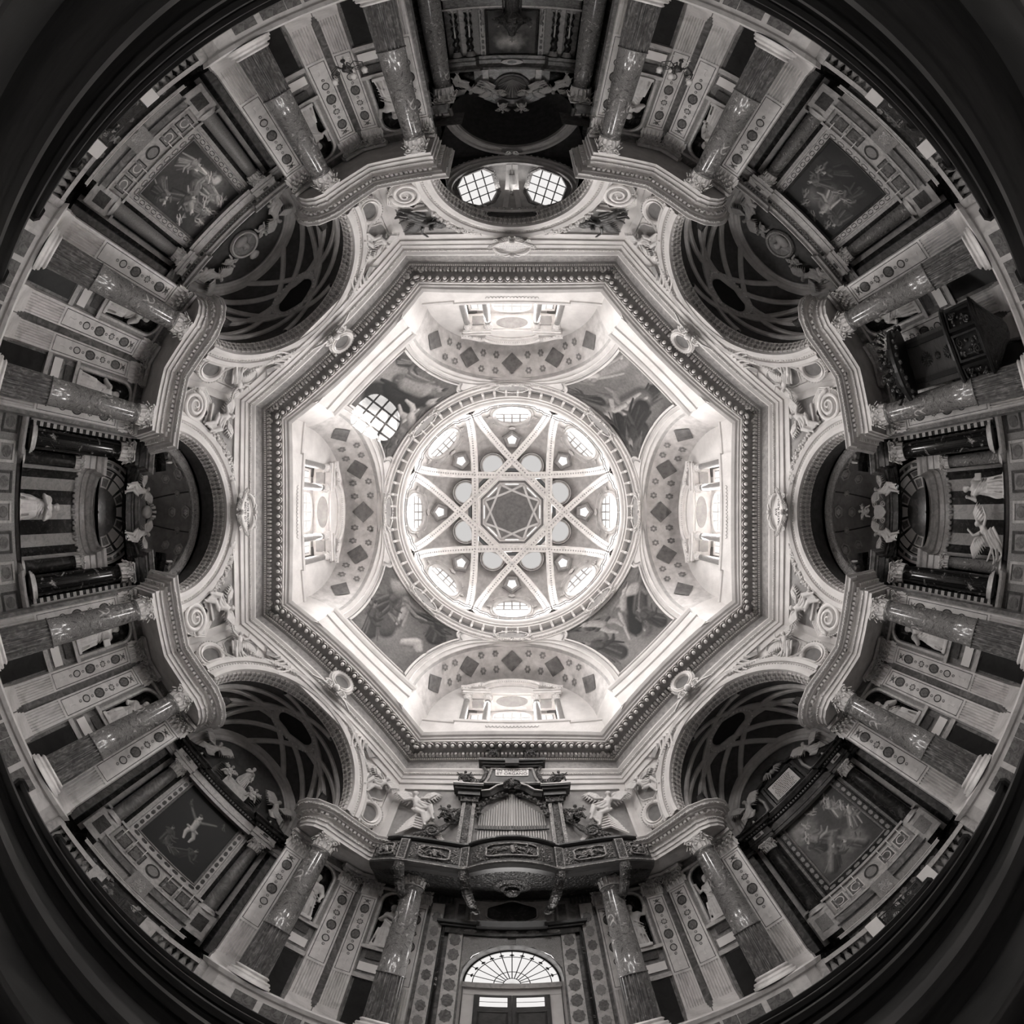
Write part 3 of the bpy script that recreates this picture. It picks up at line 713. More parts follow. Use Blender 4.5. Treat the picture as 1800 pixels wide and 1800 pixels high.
# oval drum windows
WNAME = ['top', 'upper right', 'right', 'lower right', 'bottom', 'lower left', 'left', 'upper left']
ovf = [(0, -.1), (0, .1), (.06, .16), (.14, .18), (.2, .1), (.26, .14), (.32, .05), (.34, -.15)]
for k in range(8):
    d = dirv(AZ(k)); n = (-d * math.cos(DW['tilt']) - Vector((0, 0, 1)) * math.sin(DW['tilt'])); vv = (Vector((0, 0, 1)) * math.cos(DW['tilt']) - d * math.sin(DW['tilt'])); u = vv.cross(n)
    ol = []
    for p in ellipse(1, 1, 40): ol.append((DW['hw'] * math.copysign(abs(p[0]) ** .8, p[0]), DW['hh'] * math.copysign(abs(p[1]) ** .8, p[1])))
    wn = window(frame(d * DW['r'] + Vector((0, 0, DW['z'])), u, vv, n), ol, 4, 4, 'pane_dome', 'oval window with scrolled stucco frame at the %s of the dome drum' % WNAME[k], ovf, 'stucco_dim', .085, bmat='panel_mid')
    sc = MB()
    for sg in (1, -1):
        sc.tube([(sg * (1.28 + .16 * (1 - i / 16) * math.cos(i * .55)), -.1 + .16 * (1 - i / 16) * math.sin(i * .55) + .3, .12) for i in range(16)], .04, 5)
        sc.tube([(sg * (.2 + .9 * math.sin(t)), 1.0 + .55 * math.cos(t), .14) for t in [i * PI / 2 / 8 for i in range(9)]], [.05, .06, .07, .07, .06, .06, .05, .04, .03], 6)
    for q in range(7):
        an = PI * (q + .5) / 7; sc.tube([(0, 1.38, .2), (.2 * math.cos(an), 1.42 + .24 * math.sin(an), .26)], [.03, .05], 5)
    link('scroll_ornament', sc, 'stucco', wn)
    # pentagon light
    d2 = dirv(AZ(k)); c = d2 * 4.42 + Vector((0, 0, 21.9)); n = Vector((0, 0, -1)) * .87 - d2 * .49; n.normalize(); vv = (-d2 * .87 + Vector((0, 0, .49))).normalized(); vv = (vv - n * vv.dot(n)).normalized(); u = vv.cross(n)
    pen = regular(5, .3, PI / 2 + PI)
    window(frame(c, u, vv, n), pen, 1, 1, 'pane_dome', 'small pentagonal light in the dome web at the %s' % WNAME[k], [(0, 0), (.05, .12), (.14, .2), (.18, .2), (.2, .1), (.26, .08), (.28, -.1)], 'fresco_grey')
    # round opening between ribs
    a2 = AZ(k) + PI / 8; d3 = dirv(a2); c = d3 * 3.12 + Vector((0, 0, 22.3)); n = (Vector((0, 0, -1)) * .97 - d3 * .22).normalized(); vv = (-d3 - n * (-d3).dot(n)).normalized(); u = vv.cross(n)
    window(frame(c, u, vv, n), ellipse(.62, .62, 28), 1, 1, 'pane_round', 'round opening between star ribs, %s of the lantern' % ['just right of the top', 'right and above', 'right and below', 'just right of the bottom', 'just left of the bottom', 'left and below', 'left and above', 'just left of the top'][k], [(0, 0), (.0, .12), (.06, .16), (.1, .12), (.16, .2), (.2, .1), (.22, -.1)], 'fresco_grey')
# annulus coloured dark for the shade in the gap behind the ribs, and the lantern
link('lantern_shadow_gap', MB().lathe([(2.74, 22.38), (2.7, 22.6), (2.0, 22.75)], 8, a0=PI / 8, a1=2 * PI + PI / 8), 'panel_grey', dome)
ct = 1 / math.cos(PI / 8)
lan = thing('ceiling_lantern', 'small white octagonal lantern with its own star at the crown of the dome', 'lantern', None, None, 'structure')
R8 = lambda pr: MB().lathe([(r * ct, z) for r, z in pr], 8, a0=PI / 8, a1=2 * PI + PI / 8)
link('lantern_ring', R8([(2.16, 22.7), (2.1, 22.62), (2.02, 22.66), (1.96, 22.75), (1.9, 22.75), (1.88, 22.9), (1.82, 22.92)]), 'white_plaster', lan)
link('lantern_wall', R8([(1.82, 22.92), (1.86, 24.0), (1.86, 26.3)]), 'white_plaster', lan)
for i in range(8):
    a0 = PI / 8 + i * PI / 4
    for st in (2,):
        p0 = dirv(a0) * (1.86 * ct); p1 = dirv(a0 + st * PI / 4) * (1.86 * ct); nr = Vector((-(p1 - p0).normalized().y, (p1 - p0).normalized().x, 0)); rows = []
        for j in range(13):
            t = j / 12; c = p0.lerp(p1, t); z = 24.6 + .9 * math.sin(PI * t)
            rows.append([tuple(c + nr * q + Vector((0, 0, z + h))) for q, h in ((.07, .1), (.07, 0), (-.07, 0), (-.07, .1))])
        link('lantern_rib', MB().grid(rows, cu=True), 'white_plaster', lan)
cu = MB().lathe([(1.86 * ct, 26.0), (1.6, 26.6), (1.2, 27.1), (.7, 27.4), (.02, 27.5)], 32); cu.smooth = True; link('cupola', cu, 'fresco_grey', lan)
for k in range(8):
    d = dirv(AZ(k)); window(frame(d * 1.84 + Vector((0, 0, 23.7)), Vector((0, 0, 1)).cross(-d), Vector((0, 0, 1)), -d), rect(-.45, .45, -.6, .6), 1, 1, 'pane_lunette', 'plain lantern window at the %s of the crown' % WNAME[k], None)
# ------------------------------------------------------------------ ornament library
def fuse(mb, voxel=.02, smooth=4, fac=.5):
    """join overlapping solids into one continuous surface"""
    me = mb.mesh('tmp'); o = bpy.data.objects.new('tmp', me); COL.objects.link(o)
    r = o.modifiers.new('r', 'REMESH'); r.mode = 'VOXEL'; r.voxel_size = voxel
    if smooth: q = o.modifiers.new('s', 'SMOOTH'); q.iterations = smooth; q.factor = fac
    dg = bpy.context.evaluated_depsgraph_get(); out = bpy.data.meshes.new_from_object(o.evaluated_get(dg))
    bpy.data.objects.remove(o); bpy.data.meshes.remove(me)
    out.polygons.foreach_set('use_smooth', [True] * len(out.polygons))
    return out
def leaf(mb, origin, out, up, L, W, curl=.6, lobes=3):
    """acanthus leaf rising along 'up' and curling towards 'out'"""
    o, out, up = Vector(origin), Vector(out).normalized(), Vector(up).normalized(); sd = up.cross(out)
    rows = []
    N = 6
    for i in range(N + 1):
        t = i / N; wv = W * (math.sin(PI * min(1, .18 + t * .82)) ** .6) * (1 + .18 * math.cos(lobes * 2 * PI * t))
        a = max(0, t - .55) / .45
        c = o + up * (L * (min(t, .8) + .1 * math.sin(a * PI))) + out * (L * (.12 * t + curl * a * a * .5)) - up * (L * .34 * a * a)
        rows.append([tuple(c + sd * (wv * q) + out * (-.25 * wv * abs(q) + (.06 * L if q == 0 else 0))) for q in (-1, -.5, 0, .5, 1)])
    mb.grid(rows); return mb
def spiral(c, R, turns=2.2, sg=1, n=40, shrink=.92, plane=None, rise=0):
    x, y = plane or (Vector((1, 0, 0)), Vector((0, 1, 0))); z = x.cross(y); c = Vector(c)
    return [tuple(c + x * (sg * R * (1 - shrink * i / n) * math.cos(2 * PI * turns * i / n)) + y * (R * (1 - shrink * i / n) * math.sin(2 * PI * turns * i / n)) + z * (rise * i / n)) for i in range(n + 1)]
def capital_mesh(r, h, wide):
    mb = MB(); mb.lathe([(r * 1.12, 0), (r * 1.15, .03 * h), (r * .95, .07 * h), (r * .95, .5 * h), (r * 1.15, .85 * h)], 20)
    for row, (zb, L, ro) in enumerate(((.06 * h, .5 * h, 0), (.1 * h, .75 * h, PI / 8))):
        for i in range(8):
            a = ro + i * PI / 4; d = Vector((math.cos(a), math.sin(a), 0)); leaf(mb, d * (r * (.98 + .06 * (1 - row))) + Vector((0, 0, zb)), d, (0, 0, 1), L, r * .36, .42)
    for i in range(4):
        a = PI / 4 + i * PI / 2; d = Vector((math.cos(a), math.sin(a), 0))
        mb.tube(spiral(d * (wide * .56) + Vector((0, 0, .76 * h)), .15 * h + .03, 1.6, 1, 18, .85, (d, Vector((0, 0, 1)))), .028, 5)
        mb.tube([tuple(d * r * .9 + Vector((0, 0, .45 * h))), tuple(d * wide * .42 + Vector((0, 0, .72 * h))), tuple(d * wide * .56 + Vector((0, 0, .9 * h)))], [.03, .04, .03], 5)
        e = Vector((math.cos(i * PI / 2), math.sin(i * PI / 2), 0)); mb.ball(e * (wide * .47) + Vector((0, 0, .9 * h)), .055, 6, 5)
        for sg in (1, -1):
            tn = Vector((-e.y, e.x, 0)) * sg; mb.tube(spiral(e * (r * 1.1) + tn * .1 + Vector((0, 0, .72 * h)), .07, 1.4, 1, 12, .8, (tn, Vector((0, 0, 1)))), .018, 4)
    ab = []
    for i in range(4):
        a = PI / 4 + i * PI / 2; ab.append((wide * .72 * math.cos(a), wide * .72 * math.sin(a)))
        for t in (.25, .5, .75):
            a2 = a + t * PI / 2; rr = wide * (.72 - .27 * math.sin(PI * t)); ab.append((rr * math.cos(a2), rr * math.sin(a2)))
    mb.plate(ab, .9 * h, h)
    return mb
CAPM = capital_mesh(.24, .52, .5).mesh('capital'); CAPM.materials.append(M['statue_marble'])
def fluted(r0, r1, z0, z1, n=24, d=.035):
    rows = []
    for r, z in ((r0, z0), (r1, z1)):
        ring = []
        for i in range(n * 4):
            a = 2 * PI * i / (n * 4); q = i % 4; ring.append(((r - (d if q in (1, 2) else 0)) * math.cos(a), (r - (d if q in (1, 2) else 0)) * math.sin(a), z))
        rows.append(ring)
    return MB().grid(rows, cu=True)
def smesh(mb, name, mat):
    me = mb.mesh(name, True); me.materials.append(M[mat]); return me
COLP = dict(
    base=smesh(MB().lathe([(.44, 0), (.44, .1), (.4, .1), (.42, .15), (.4, .2), (.34, .21), (.33, .25), (.36, .28), (.34, .32), (.31, .34)], 28), 'base', 'pilaster_marble'),
    lower=fluted(.31, .3, .34, 1.68).mesh('fluted_drum'),
    shaft=smesh(MB().lathe([(.3, 1.68), (.315, 1.69), (.315, 1.72), (.298, 1.73), (.29, 2.4), (.27, 3.4), (.245, 4.3), (.238, 4.42), (.262, 4.44), (.262, 4.48), (.24, 4.49)], 32), 'shaft', 'red_marble'))
COLP['lower'].materials.append(M['red_marble_dull'])
def column(k, s, a, label):
    r = thing('marble_column', label, 'column', 'red marble columns round the octagon', standm(k, s, a, 1.24))
    link('base', COLP['base'], None, r); link('fluted_drum', COLP['lower'], None, r); link('shaft', COLP['shaft'], None, r)
    link('capital', CAPM, None, r, Matrix.Translation((0, 0, 4.49)) @ Matrix.Rotation(random.choice((0, 1)) * 0, 4, 'Z'))
    return r
for k in range(8):
    for sg in (1, -1):
        kk = (k + sg) % 8
        s_ = (2.43 if k % 2 == 0 else 2.58) * sg
        column(k, s_, 9.28, 'tall mottled marble column flanking %s, on the side of %s' % (SIDE[k], SIDE[kk]))

# pilasters with stone inlay
def ring_plate(out, inn, n0, n1):
    mb = MB(); k = len(out)
    v = [(x, y, n1) for x, y in out] + [(x, y, n1) for x, y in inn] + [(x, y, n0) for x, y in out] + [(x, y, n0) for x, y in inn]
    f = []
    for i in range(k):
        j = (i + 1) % k; f += [(i, j, k + j, k + i), (i, 2 * k + i, 2 * k + j, j), (k + i, k + j, 3 * k + j, 3 * k + i)]
    return mb.add(v, f)
def scaled(p, f): return [(x * f, y * f) for x, y in p]
HEX = [(-.11, -.1), (-.13, -.04), (-.13, .04), (-.11, .1), (-.06, .16), (.06, .16), (.11, .1), (.13, .04), (.13, -.04), (.11, -.1), (.06, -.16), (-.06, -.16)]
FLW = [(.085 * (1 + .22 * math.cos(8 * t)) * math.cos(t), .085 * (1 + .22 * math.cos(8 * t)) * math.sin(t)) for t in [2 * PI * i / 32 for i in range(32)]]
INL = {}
def inl(name, rim, core_mat):
    a = ring_plate(rim, scaled(rim, .76), 0, .014).mesh('inlay'); a.materials.append(M['inlay_dark'])
    b = MB().plate(scaled(rim, .8), 0, .008).mesh('inlay_stone'); b.materials.append(M[core_mat]); INL[name] = (a, b)
inl('hex', HEX, 'inlay_mid'); inl('flower', FLW, 'pale_marble'); inl('ring', ellipse(.1, .12, 20), 'pale_marble'); inl('dot', ellipse(.035, .045, 10), 'pale_marble')
bell = MB().plate([(-.05, -.1), (.05, -.1), (.03, -.06), (.02, .06), (.06, .1), (.04, .12), (-.04, .12), (-.06, .1), (-.02, .06), (-.03, -.06)], 0, .012).mesh('inlay'); bell.materials.append(M['white_plaster'])
crossm = MB(); 
for sg in (1, -1): crossm.tube([(-.1 * sg, -.07, .01), (0, 0, .012), (.1 * sg, .07, .01)], .012, 4)
crossm.ball((0, .03, .01), .05, 8, 4, (1, 1, .3)); crossm = crossm.mesh('inlay'); crossm.materials.append(M['inlay_mid'])
PW = .26
pil = dict()
pm = MB().box(-PW, PW, 2.72, 5.5, 0, .14); pil['panel'] = pm.mesh('panel'); pil['panel'].materials.append(M['pilaster_marble'])
pm = ring_plate(rect(-PW + .05, PW - .05, 2.8, 5.42), rect(-PW + .065, PW - .065, 2.815, 5.405), .14, .147); pil['line'] = pm.mesh('border_line'); pil['line'].materials.append(M['inlay_dark'])
pm = MB(); prof = []
nfl = 7
pts = [(-PW, 0)]
for i in range(nfl):
    x0 = -PW + .03 + (2 * PW - .06) * i / nfl; w_ = (2 * PW - .06) / nfl
    pts += [(x0 + w_ * .15, .14), (x0 + w_ * .3, .105), (x0 + w_ * .7, .105), (x0 + w_ * .85, .14)]
pts += [(PW, 0)]
pts = [(-PW, 0), (-PW, .14)] + pts[1:-1] + [(PW, .14), (PW, 0)]
pm.grid([[(x, y, z) for x, z in pts] for y in (1.55, 2.72)]); pil['flutes'] = pm.mesh('fluted_base'); pil['flutes'].materials.append(M['pilaster_marble'])
pm = MB().box(-PW - .05, PW + .05, 1.24, 1.38, 0, .22); pm.box(-PW - .03, PW + .03, 1.38, 1.46, 0, .19); pm.box(-PW - .015, PW + .015, 1.46, 1.56, 0, .16); pil['base'] = pm.mesh('base'); pil['base'].materials.append(M['pilaster_marble'])
pm = MB().box(-PW + .02, PW - .02, 5.5, 6.2, 0, .1); pm.box(-PW - .1, PW + .1, 6.12, 6.22, 0, .26); pm.box(-PW - .02, PW + .02, 5.5, 5.55, 0, .17)
for x in (-.2, -.07, .07, .2): leaf(pm, (x, 5.55, .1), (0, 0, 1), (0, 1, 0), .3, .075, .9)
for x in (-.27, -.13, 0, .13, .27): leaf(pm, (x, 5.58, .08), (0, 0, 1), (0, 1, 0), .46, .075, .8)
for sg in (1, -1):
    pm.tube(spiral((sg * .27, 6.02, .17), .1, 1.7, -sg, 18, .85), .024, 5); pm.tube(spiral((sg * .08, 6.02, .15), .06, 1.4, sg, 12, .8), .018, 4)
pm.ball((0, 6.12, .27), .055, 6, 5); pil['capital'] = pm.mesh('capital'); pil['capital'].materials.append(M['statue_marble'])
def pilaster(k, s, a, label, yaw=0, scale=1):
    m = wallm(k, s, a, 0, yaw)
    if scale != 1: m = m @ Matrix.Diagonal((scale, 1, scale, 1))
    r = thing('inlaid_pilaster', label, 'pilaster', 'pale pilasters inlaid with coloured stone', m)
    for n in ('base', 'flutes', 'capital'): link({'base': 'base', 'flutes': 'fluted_base', 'capital': 'capital'}[n], pil[n], None, r)
    pn = link('panel', pil['panel'], None, r); link('border_line', pil['line'], None, pn)
    y0, L = 2.85, 2.5
    for kind, t in (('hex', .86), ('dot', .755), ('flower', .67), ('dot', .59), ('hex', .49), ('dot', .385), ('ring', .3), ('dot', .215)):
        a_, b_ = INL[kind]; mm = Matrix.Translation((0, y0 + L * t, .139))
        link('inlay', a_, None, pn, mm); link('inlay_stone', b_, None, pn, mm)
    link('inlay', bell, None, pn, Matrix.Translation((0, y0 + L * .1, .139))); link('inlay', crossm, None, pn, Matrix.Translation((0, y0 + L * .965, .139)))
    return r
for k in range(8):
    for sg in (1, -1):
        kk = (k + sg) % 8
        if k % 2 == 0:
            pilaster(k, sg * 3.74, LW, 'pale inlaid pilaster by %s, last before the corner towards %s' % (SIDE[k], SIDE[kk]), 0, .9)
            pilaster(k, sg * 2.36, LW, 'pale inlaid pilaster at the opening of %s, side nearer %s' % (SIDE[k], SIDE[kk]), 0, .85)
        else:
            pilaster(k, sg * 3.93, LW, 'pale inlaid pilaster of %s, outer one towards %s' % (SIDE[k], SIDE[kk]))
            pilaster(k, sg * 2.22, LW, 'pale inlaid pilaster at the opening of %s, side nearer %s' % (SIDE[k], SIDE[kk]))

# statues
def robed(variant, seed):
    rnd = random.Random(seed); mb = MB(); rows = []
    lean = rnd.uniform(-.03, .03); ph0 = rnd.uniform(0, 6)
    for i in range(29):
        t = i / 28; z = .06 + t * 1.12
        rx = .245 - .09 * t + .02 * math.sin(7 * t) if t < .8 else .175 + .03 * math.sin((t - .8) * 5 * PI) - .35 * max(0, t - .93)
        ry = rx * (.8 if t < .7 else .68); ring = []
        for j in range(36):
            a = 2 * PI * j / 36; fold = (1 + .12 * (1 - t) * math.sin(7 * a + ph0 + 5 * t) + .07 * (1 - .6 * t) * math.sin(13 * a - ph0 - 9 * t))
            ring.append((lean * math.sin(PI * t * 1.3) * 2 + rx * fold * math.cos(a), ry * fold * math.sin(a) - .02 * math.sin(PI * t), z))
        rows.append(ring)
    mb.grid(rows, cu=True); mb.f.append(tuple(range(36))[::-1]); mb.f.append(tuple(28 * 36 + j for j in range(36)))
    mb.tube([(0, 0, 1.1), (0, -.02, 1.27)], [.075, .06], 8)
    mb.ball((0, -.035, 1.35), .088, 12, 10, (.88, 1.05, 1.25)); mb.tube([(0, -.11, 1.37), (0, -.145, 1.33), (0, -.12, 1.32)], [.012, .02, .016], 5)
    mb.ball((0, .0, 1.385), .096, 10, 8, (.98, 1.0, 1.05)); mb.ball((0, -.105, 1.27), .045, 8, 6, (1, .8, 1.5 if variant in (1, 2) else .8))
    for sg in (1, -1): mb.ball((sg * .145, 0, 1.13), .085, 8, 8)
    def arm(sg, el, ha, r=.07):
        mb.tube([(sg * .16, .0, 1.12), el, ha], [r + .012, r, r * .62], 8); mb.ball(ha, .048, 8, 6)
        for q in range(4): mb.tube([ha, tuple(Vector(ha) + Vector((sg * .015 * (q - 1.5), -.07, .02 * (q - 1))))], [.016, .011], 5)
    if variant == 0: arm(1, (.23, -.1, .9), (.03, -.23, 1.0)); arm(-1, (-.23, -.1, .9), (-.03, -.23, .99))
    elif variant == 1: arm(1, (.28, -.05, .9), (.2, -.24, .84)); arm(-1, (-.3, -.04, 1.02), (-.26, -.16, 1.3)); mb.box(.08, .26, -.31, -.25, .78, 1.0)
    elif variant == 2: arm(1, (.27, .0, .88), (.24, -.13, .66)); arm(-1, (-.25, -.1, .9), (-.06, -.22, 1.05))
    else: arm(1, (.3, -.06, 1.04), (.34, -.16, 1.24)); arm(-1, (-.27, -.04, .88), (-.2, -.2, .8))
    for q in range(5):
        b = rnd.uniform(.0, .1)
        mb.tube([(-.2 + .02 * q, -.06, 1.1 - .04 * q), (-.06, -.17, .95 - .09 * q), (.12, -.16, .8 - .1 * q), (.22, -.02, .74 - .1 * q)], .024, 5)
    for q in range(6):
        x = -.17 + .065 * q; mb.tube([(x, -.17 - .02 * (q % 2), .62), (x * 1.15, -.2, .35), (x * 1.35, -.2, .08)], .024, 5)
    mb.box(-.27, .27, -.22, .22, 0, .09)
    return fuse(mb, .0165, 2, .4)
STAT = [robed(i, 11 + i) for i in range(4)]
for s_ in STAT: s_.materials.append(M['statue_marble'])
POSE = ['praying', 'holding a book', 'hand on chest', 'hand lifted']
ns = 0
for k in range(8):
    for sg in (1, -1):
        kk = (k + sg) % 8; nc = NICHE['c' if k % 2 == 0 else 'd']; vr = (ns * 3 + k) % 4; ns += 1
        o = link('niche_statue', STAT[vr], None, None, standm(k, sg * nc[0], LW + .05, nc[2], random.uniform(-.3, .3)) @ Matrix.Diagonal((1.08, 1.08, 1.08, 1)))
        tag(o, 'robed marble statue, %s, in niche by %s towards %s' % (POSE[vr], SIDE[k], SIDE[kk]), 'statue', 'saints in the pier niches')
# the rapier-like staff of the statue right of the right side altar is its own thing
o = link('statue_staff', MB().tube([(0, 0, 0), (0, 0, 1.35)], .018, 6), 'statue_marble', None, standm(2, 2.78, 9.95, 3.88)); tag(o, 'thin pale staff standing beside the niche statue right of the right side altar', 'staff')
# ------------------------------------------------------------------ stucco sculpture
def feather_wing(mb, root, tip, drop, n=9, r=.03):
    root, tip = Vector(root), Vector(tip); dr = Vector(drop)
    mb.tube([tuple(root), tuple(root.lerp(tip, .5) + Vector((0, .06, .05))), tuple(tip)], [r * 2, r * 1.7, r], 7)
    for i in range(n):
        t = .12 + .88 * i / (n - 1); p = root.lerp(tip, t) + Vector((0, .05 * math.sin(PI * t), .04 * math.sin(PI * t)))
        L = .35 + .75 * math.sin(PI * (.25 + .5 * t)); e = p + dr * L + (tip - root) * (.25 * t)
        mb.tube([tuple(p), tuple(p.lerp(e, .6) + Vector((0, 0, .03))), tuple(e)], [r * 1.3, r * 1.2, r * .5], 5)
def figure(mb, J, s=1.0, hair=True):
    """a body from joints in a plane frame: x right, y up, z out of the wall"""
    g = {k: Vector(v) * s for k, v in J.items()}
    t = lambda ks, rs, n=9: mb.tube([tuple(g[q]) for q in ks], [r * s for r in rs], n)
    mid = (g['pelvis'] + g['chest']) / 2 + Vector((0, 0, .02 * s)); g['mid'] = mid
    t(['pelvis', 'mid', 'chest', 'neck'], [.12, .105, .125, .055], 12); mb.ball(tuple(g['pelvis']), .125 * s, 10, 8); mb.ball(tuple(g['chest']), .13 * s, 10, 8, (1.15, .9, .9))
    t(['neck', 'head'], [.05, .06]); mb.ball(tuple(g['head']), .085 * s, 12, 10, (.95, 1.15, 1.05))
    f = (g['face'] - g['head']).normalized() if 'face' in g else Vector((0, 0, 1)); mb.ball(tuple(g['head'] + f * (.085 * s)), .02 * s, 6, 5)
    if hair: mb.ball(tuple(g['head'] - f * (.03 * s) + Vector((0, .03 * s, 0))), .09 * s, 10, 8)
    for sd in ('l', 'r'):
        t(['sh' + sd, 'el' + sd, 'ha' + sd], [.065, .05, .032]); mb.ball(tuple(g['ha' + sd]), .042 * s, 7, 6)
        d = (g['ha' + sd] - g['el' + sd]).normalized(); pr = d.cross(Vector((.3, .2, 1))).normalized()
        for q in range(4): mb.tube([tuple(g['ha' + sd]), tuple(g['ha' + sd] + d * (.075 * s) + pr * ((q - 1.5) * .022 * s))], [.014 * s, .01 * s], 5)
        t(['hp' + sd, 'kn' + sd, 'an' + sd, 'to' + sd], [.095, .07, .045, .03])
    return mb
ANG = {}
def angel(kind):
    mb = MB()
    if kind == 'recline':
        J = dict(pelvis=(0, 0, .12), chest=(.12, .34, .16), neck=(.16, .48, .17), head=(.2, .6, .2), face=(.5, .5, .8), shl=(-.02, .42, .2), ell=(-.26, .38, .28), hal=(-.42, .55, .3), shr=(.27, .38, .18), elr=(.46, .22, .24), har=(.62, .34, .3), hpl=(-.06, -.03, .16), knl=(-.36, .02, .3), anl=(-.5, -.34, .24), tol=(-.56, -.42, .3), hpr=(.05, -.05, .16), knr=(-.2, -.22, .26), anr=(-.3, -.58, .2), tor=(-.36, -.66, .26))
        figure(mb, J); feather_wing(mb, (.14, .4, .06), (.62, .74, .08), (.18, -.38, 0)); feather_wing(mb, (.0, .42, .05), (-.3, .84, .08), (-.25, -.28, 0), 7)
        fold = [(.1, .15, .24), (-.1, .0, .3), (-.32, -.06, .32), (-.42, -.3, .28), (-.3, -.55, .22)]
    elif kind == 'fly':
        J = dict(pelvis=(0, 0, .15), chest=(.2, .25, .2), neck=(.28, .36, .21), head=(.36, .46, .24), face=(.7, .4, .7), shl=(.1, .36, .24), ell=(.02, .6, .28), hal=(.16, .78, .3), shr=(.32, .22, .22), elr=(.55, .14, .28), har=(.74, .24, .3), hpl=(-.05, .02, .16), knl=(-.28, -.12, .25), anl=(-.55, .0, .18), tol=(-.64, .05, .2), hpr=(.03, -.06, .16), knr=(-.18, -.34, .22), anr=(-.44, -.5, .16), tor=(-.52, -.54, .18))
        figure(mb, J); feather_wing(mb, (.12, .3, .08), (-.3, .72, .08), (-.3, -.3, 0)); feather_wing(mb, (.24, .28, .06), (.62, .66, .06), (.25, -.3, 0), 7)
        fold = [(.2, .05, .26), (.0, -.1, .28), (-.25, -.3, .26), (-.5, -.35, .2), (-.66, -.28, .18)]
    else:  # sitting child
        J = dict(pelvis=(0, .0, .14), chest=(.02, .26, .16), neck=(.03, .37, .17), head=(.04, .5, .19), face=(.2, .45, .8), shl=(-.1, .31, .18), ell=(-.24, .18, .24), hal=(-.36, .3, .28), shr=(.14, .31, .18), elr=(.27, .2, .24), har=(.34, .38, .28), hpl=(-.07, -.02, .16), knl=(-.2, -.08, .34), anl=(-.24, -.32, .28), tol=(-.26, -.36, .36), hpr=(.08, -.02, .16), knr=(.22, -.02, .32), anr=(.32, -.26, .26), tor=(.36, -.3, .34))
        figure(mb, J); feather_wing(mb, (-.04, .3, .05), (-.3, .5, .03), (-.12, -.25, 0), 5, .024); feather_wing(mb, (.1, .3, .05), (.34, .5, .03), (.12, -.25, 0), 5, .024)
        fold = [(-.15, .05, .28), (.0, -.06, .3), (.16, .0, .3), (.3, -.14, .24)]
    for q in range(6):
        o_ = Vector((.03 * (q - 2.5), -.05 * (q - 2.5), -.02 * q)); mb.tube([tuple(Vector(p) + o_ + Vector((0, .04 * math.sin(q * 2 + i), 0))) for i, p in enumerate(fold)], [.05, .045, .04, .035, .03][:len(fold)] , 6)
    return fuse(mb, .019, 2, .4)
for kd in ('recline', 'fly', 'putto'):
    for sg in (1, -1):
        me = ANG.get((kd, 1)) if sg < 0 else None
        if me is None: me = angel(kd)
        else:
            me = me.copy(); co = np.empty(len(me.vertices) * 3, 'f'); me.vertices.foreach_get('co', co); co[0::3] *= -1; me.vertices.foreach_set('co', co); me.flip_normals(); me.update()
        me.name = kd; me.materials.clear(); me.materials.append(M['statue_marble']); ANG[(kd, sg)] = me
def angel_at(name, kind, sg, mtx, size, label, group=None, cat='angel', mat=None):
    me = ANG[(kind, sg)]
    if mat:
        key = (kind, sg, mat)
        if key not in ANG: q = me.copy(); q.materials.clear(); q.materials.append(M[mat]); ANG[key] = q
        me = ANG[key]
    o = link(name, me, None, None, mtx @ Matrix.Diagonal((size, size, size, 1))); return tag(o, label, cat, group)
def garland(pts, r, mb=None, rnd=random):
    mb = mb or MB(); mb.tube(pts, r * .55, 6)
    for i in range(len(pts) - 1):
        a, b = Vector(pts[i]), Vector(pts[i + 1]); n = max(1, int((b - a).length / (r * .5)))
        for j in range(n):
            p = a.lerp(b, j / n); mb.ball(tuple(p + Vector((rnd.uniform(-r, r) * .7, rnd.uniform(-r, r) * .7, rnd.uniform(0, r) * .8))), r * rnd.uniform(.4, .65), 5, 4, (1, 1, .8))
            if j % 2 == 0: an = rnd.uniform(0, 6.28); leaf(mb, p + Vector((0, 0, r * .3)), (0, 0, 1), (math.cos(an), math.sin(an), .2), r * 1.7, r * .45, .5)
    return mb
def text_mesh(body, size, mat, parent, mtx, extrude=.004, spacing=1.0):
    cu = bpy.data.curves.new('t', 'FONT'); cu.body = body; cu.size = size; cu.align_x = 'CENTER'; cu.align_y = 'CENTER'; cu.extrude = extrude; cu.space_line = spacing
    o = bpy.data.objects.new('t', cu); COL.objects.link(o); dg = bpy.context.evaluated_depsgraph_get(); me = bpy.data.meshes.new_from_object(o.evaluated_get(dg)); bpy.data.objects.remove(o)
    me.materials.clear(); me.materials.append(M[mat]); return link('lettering', me, None, parent, mtx)
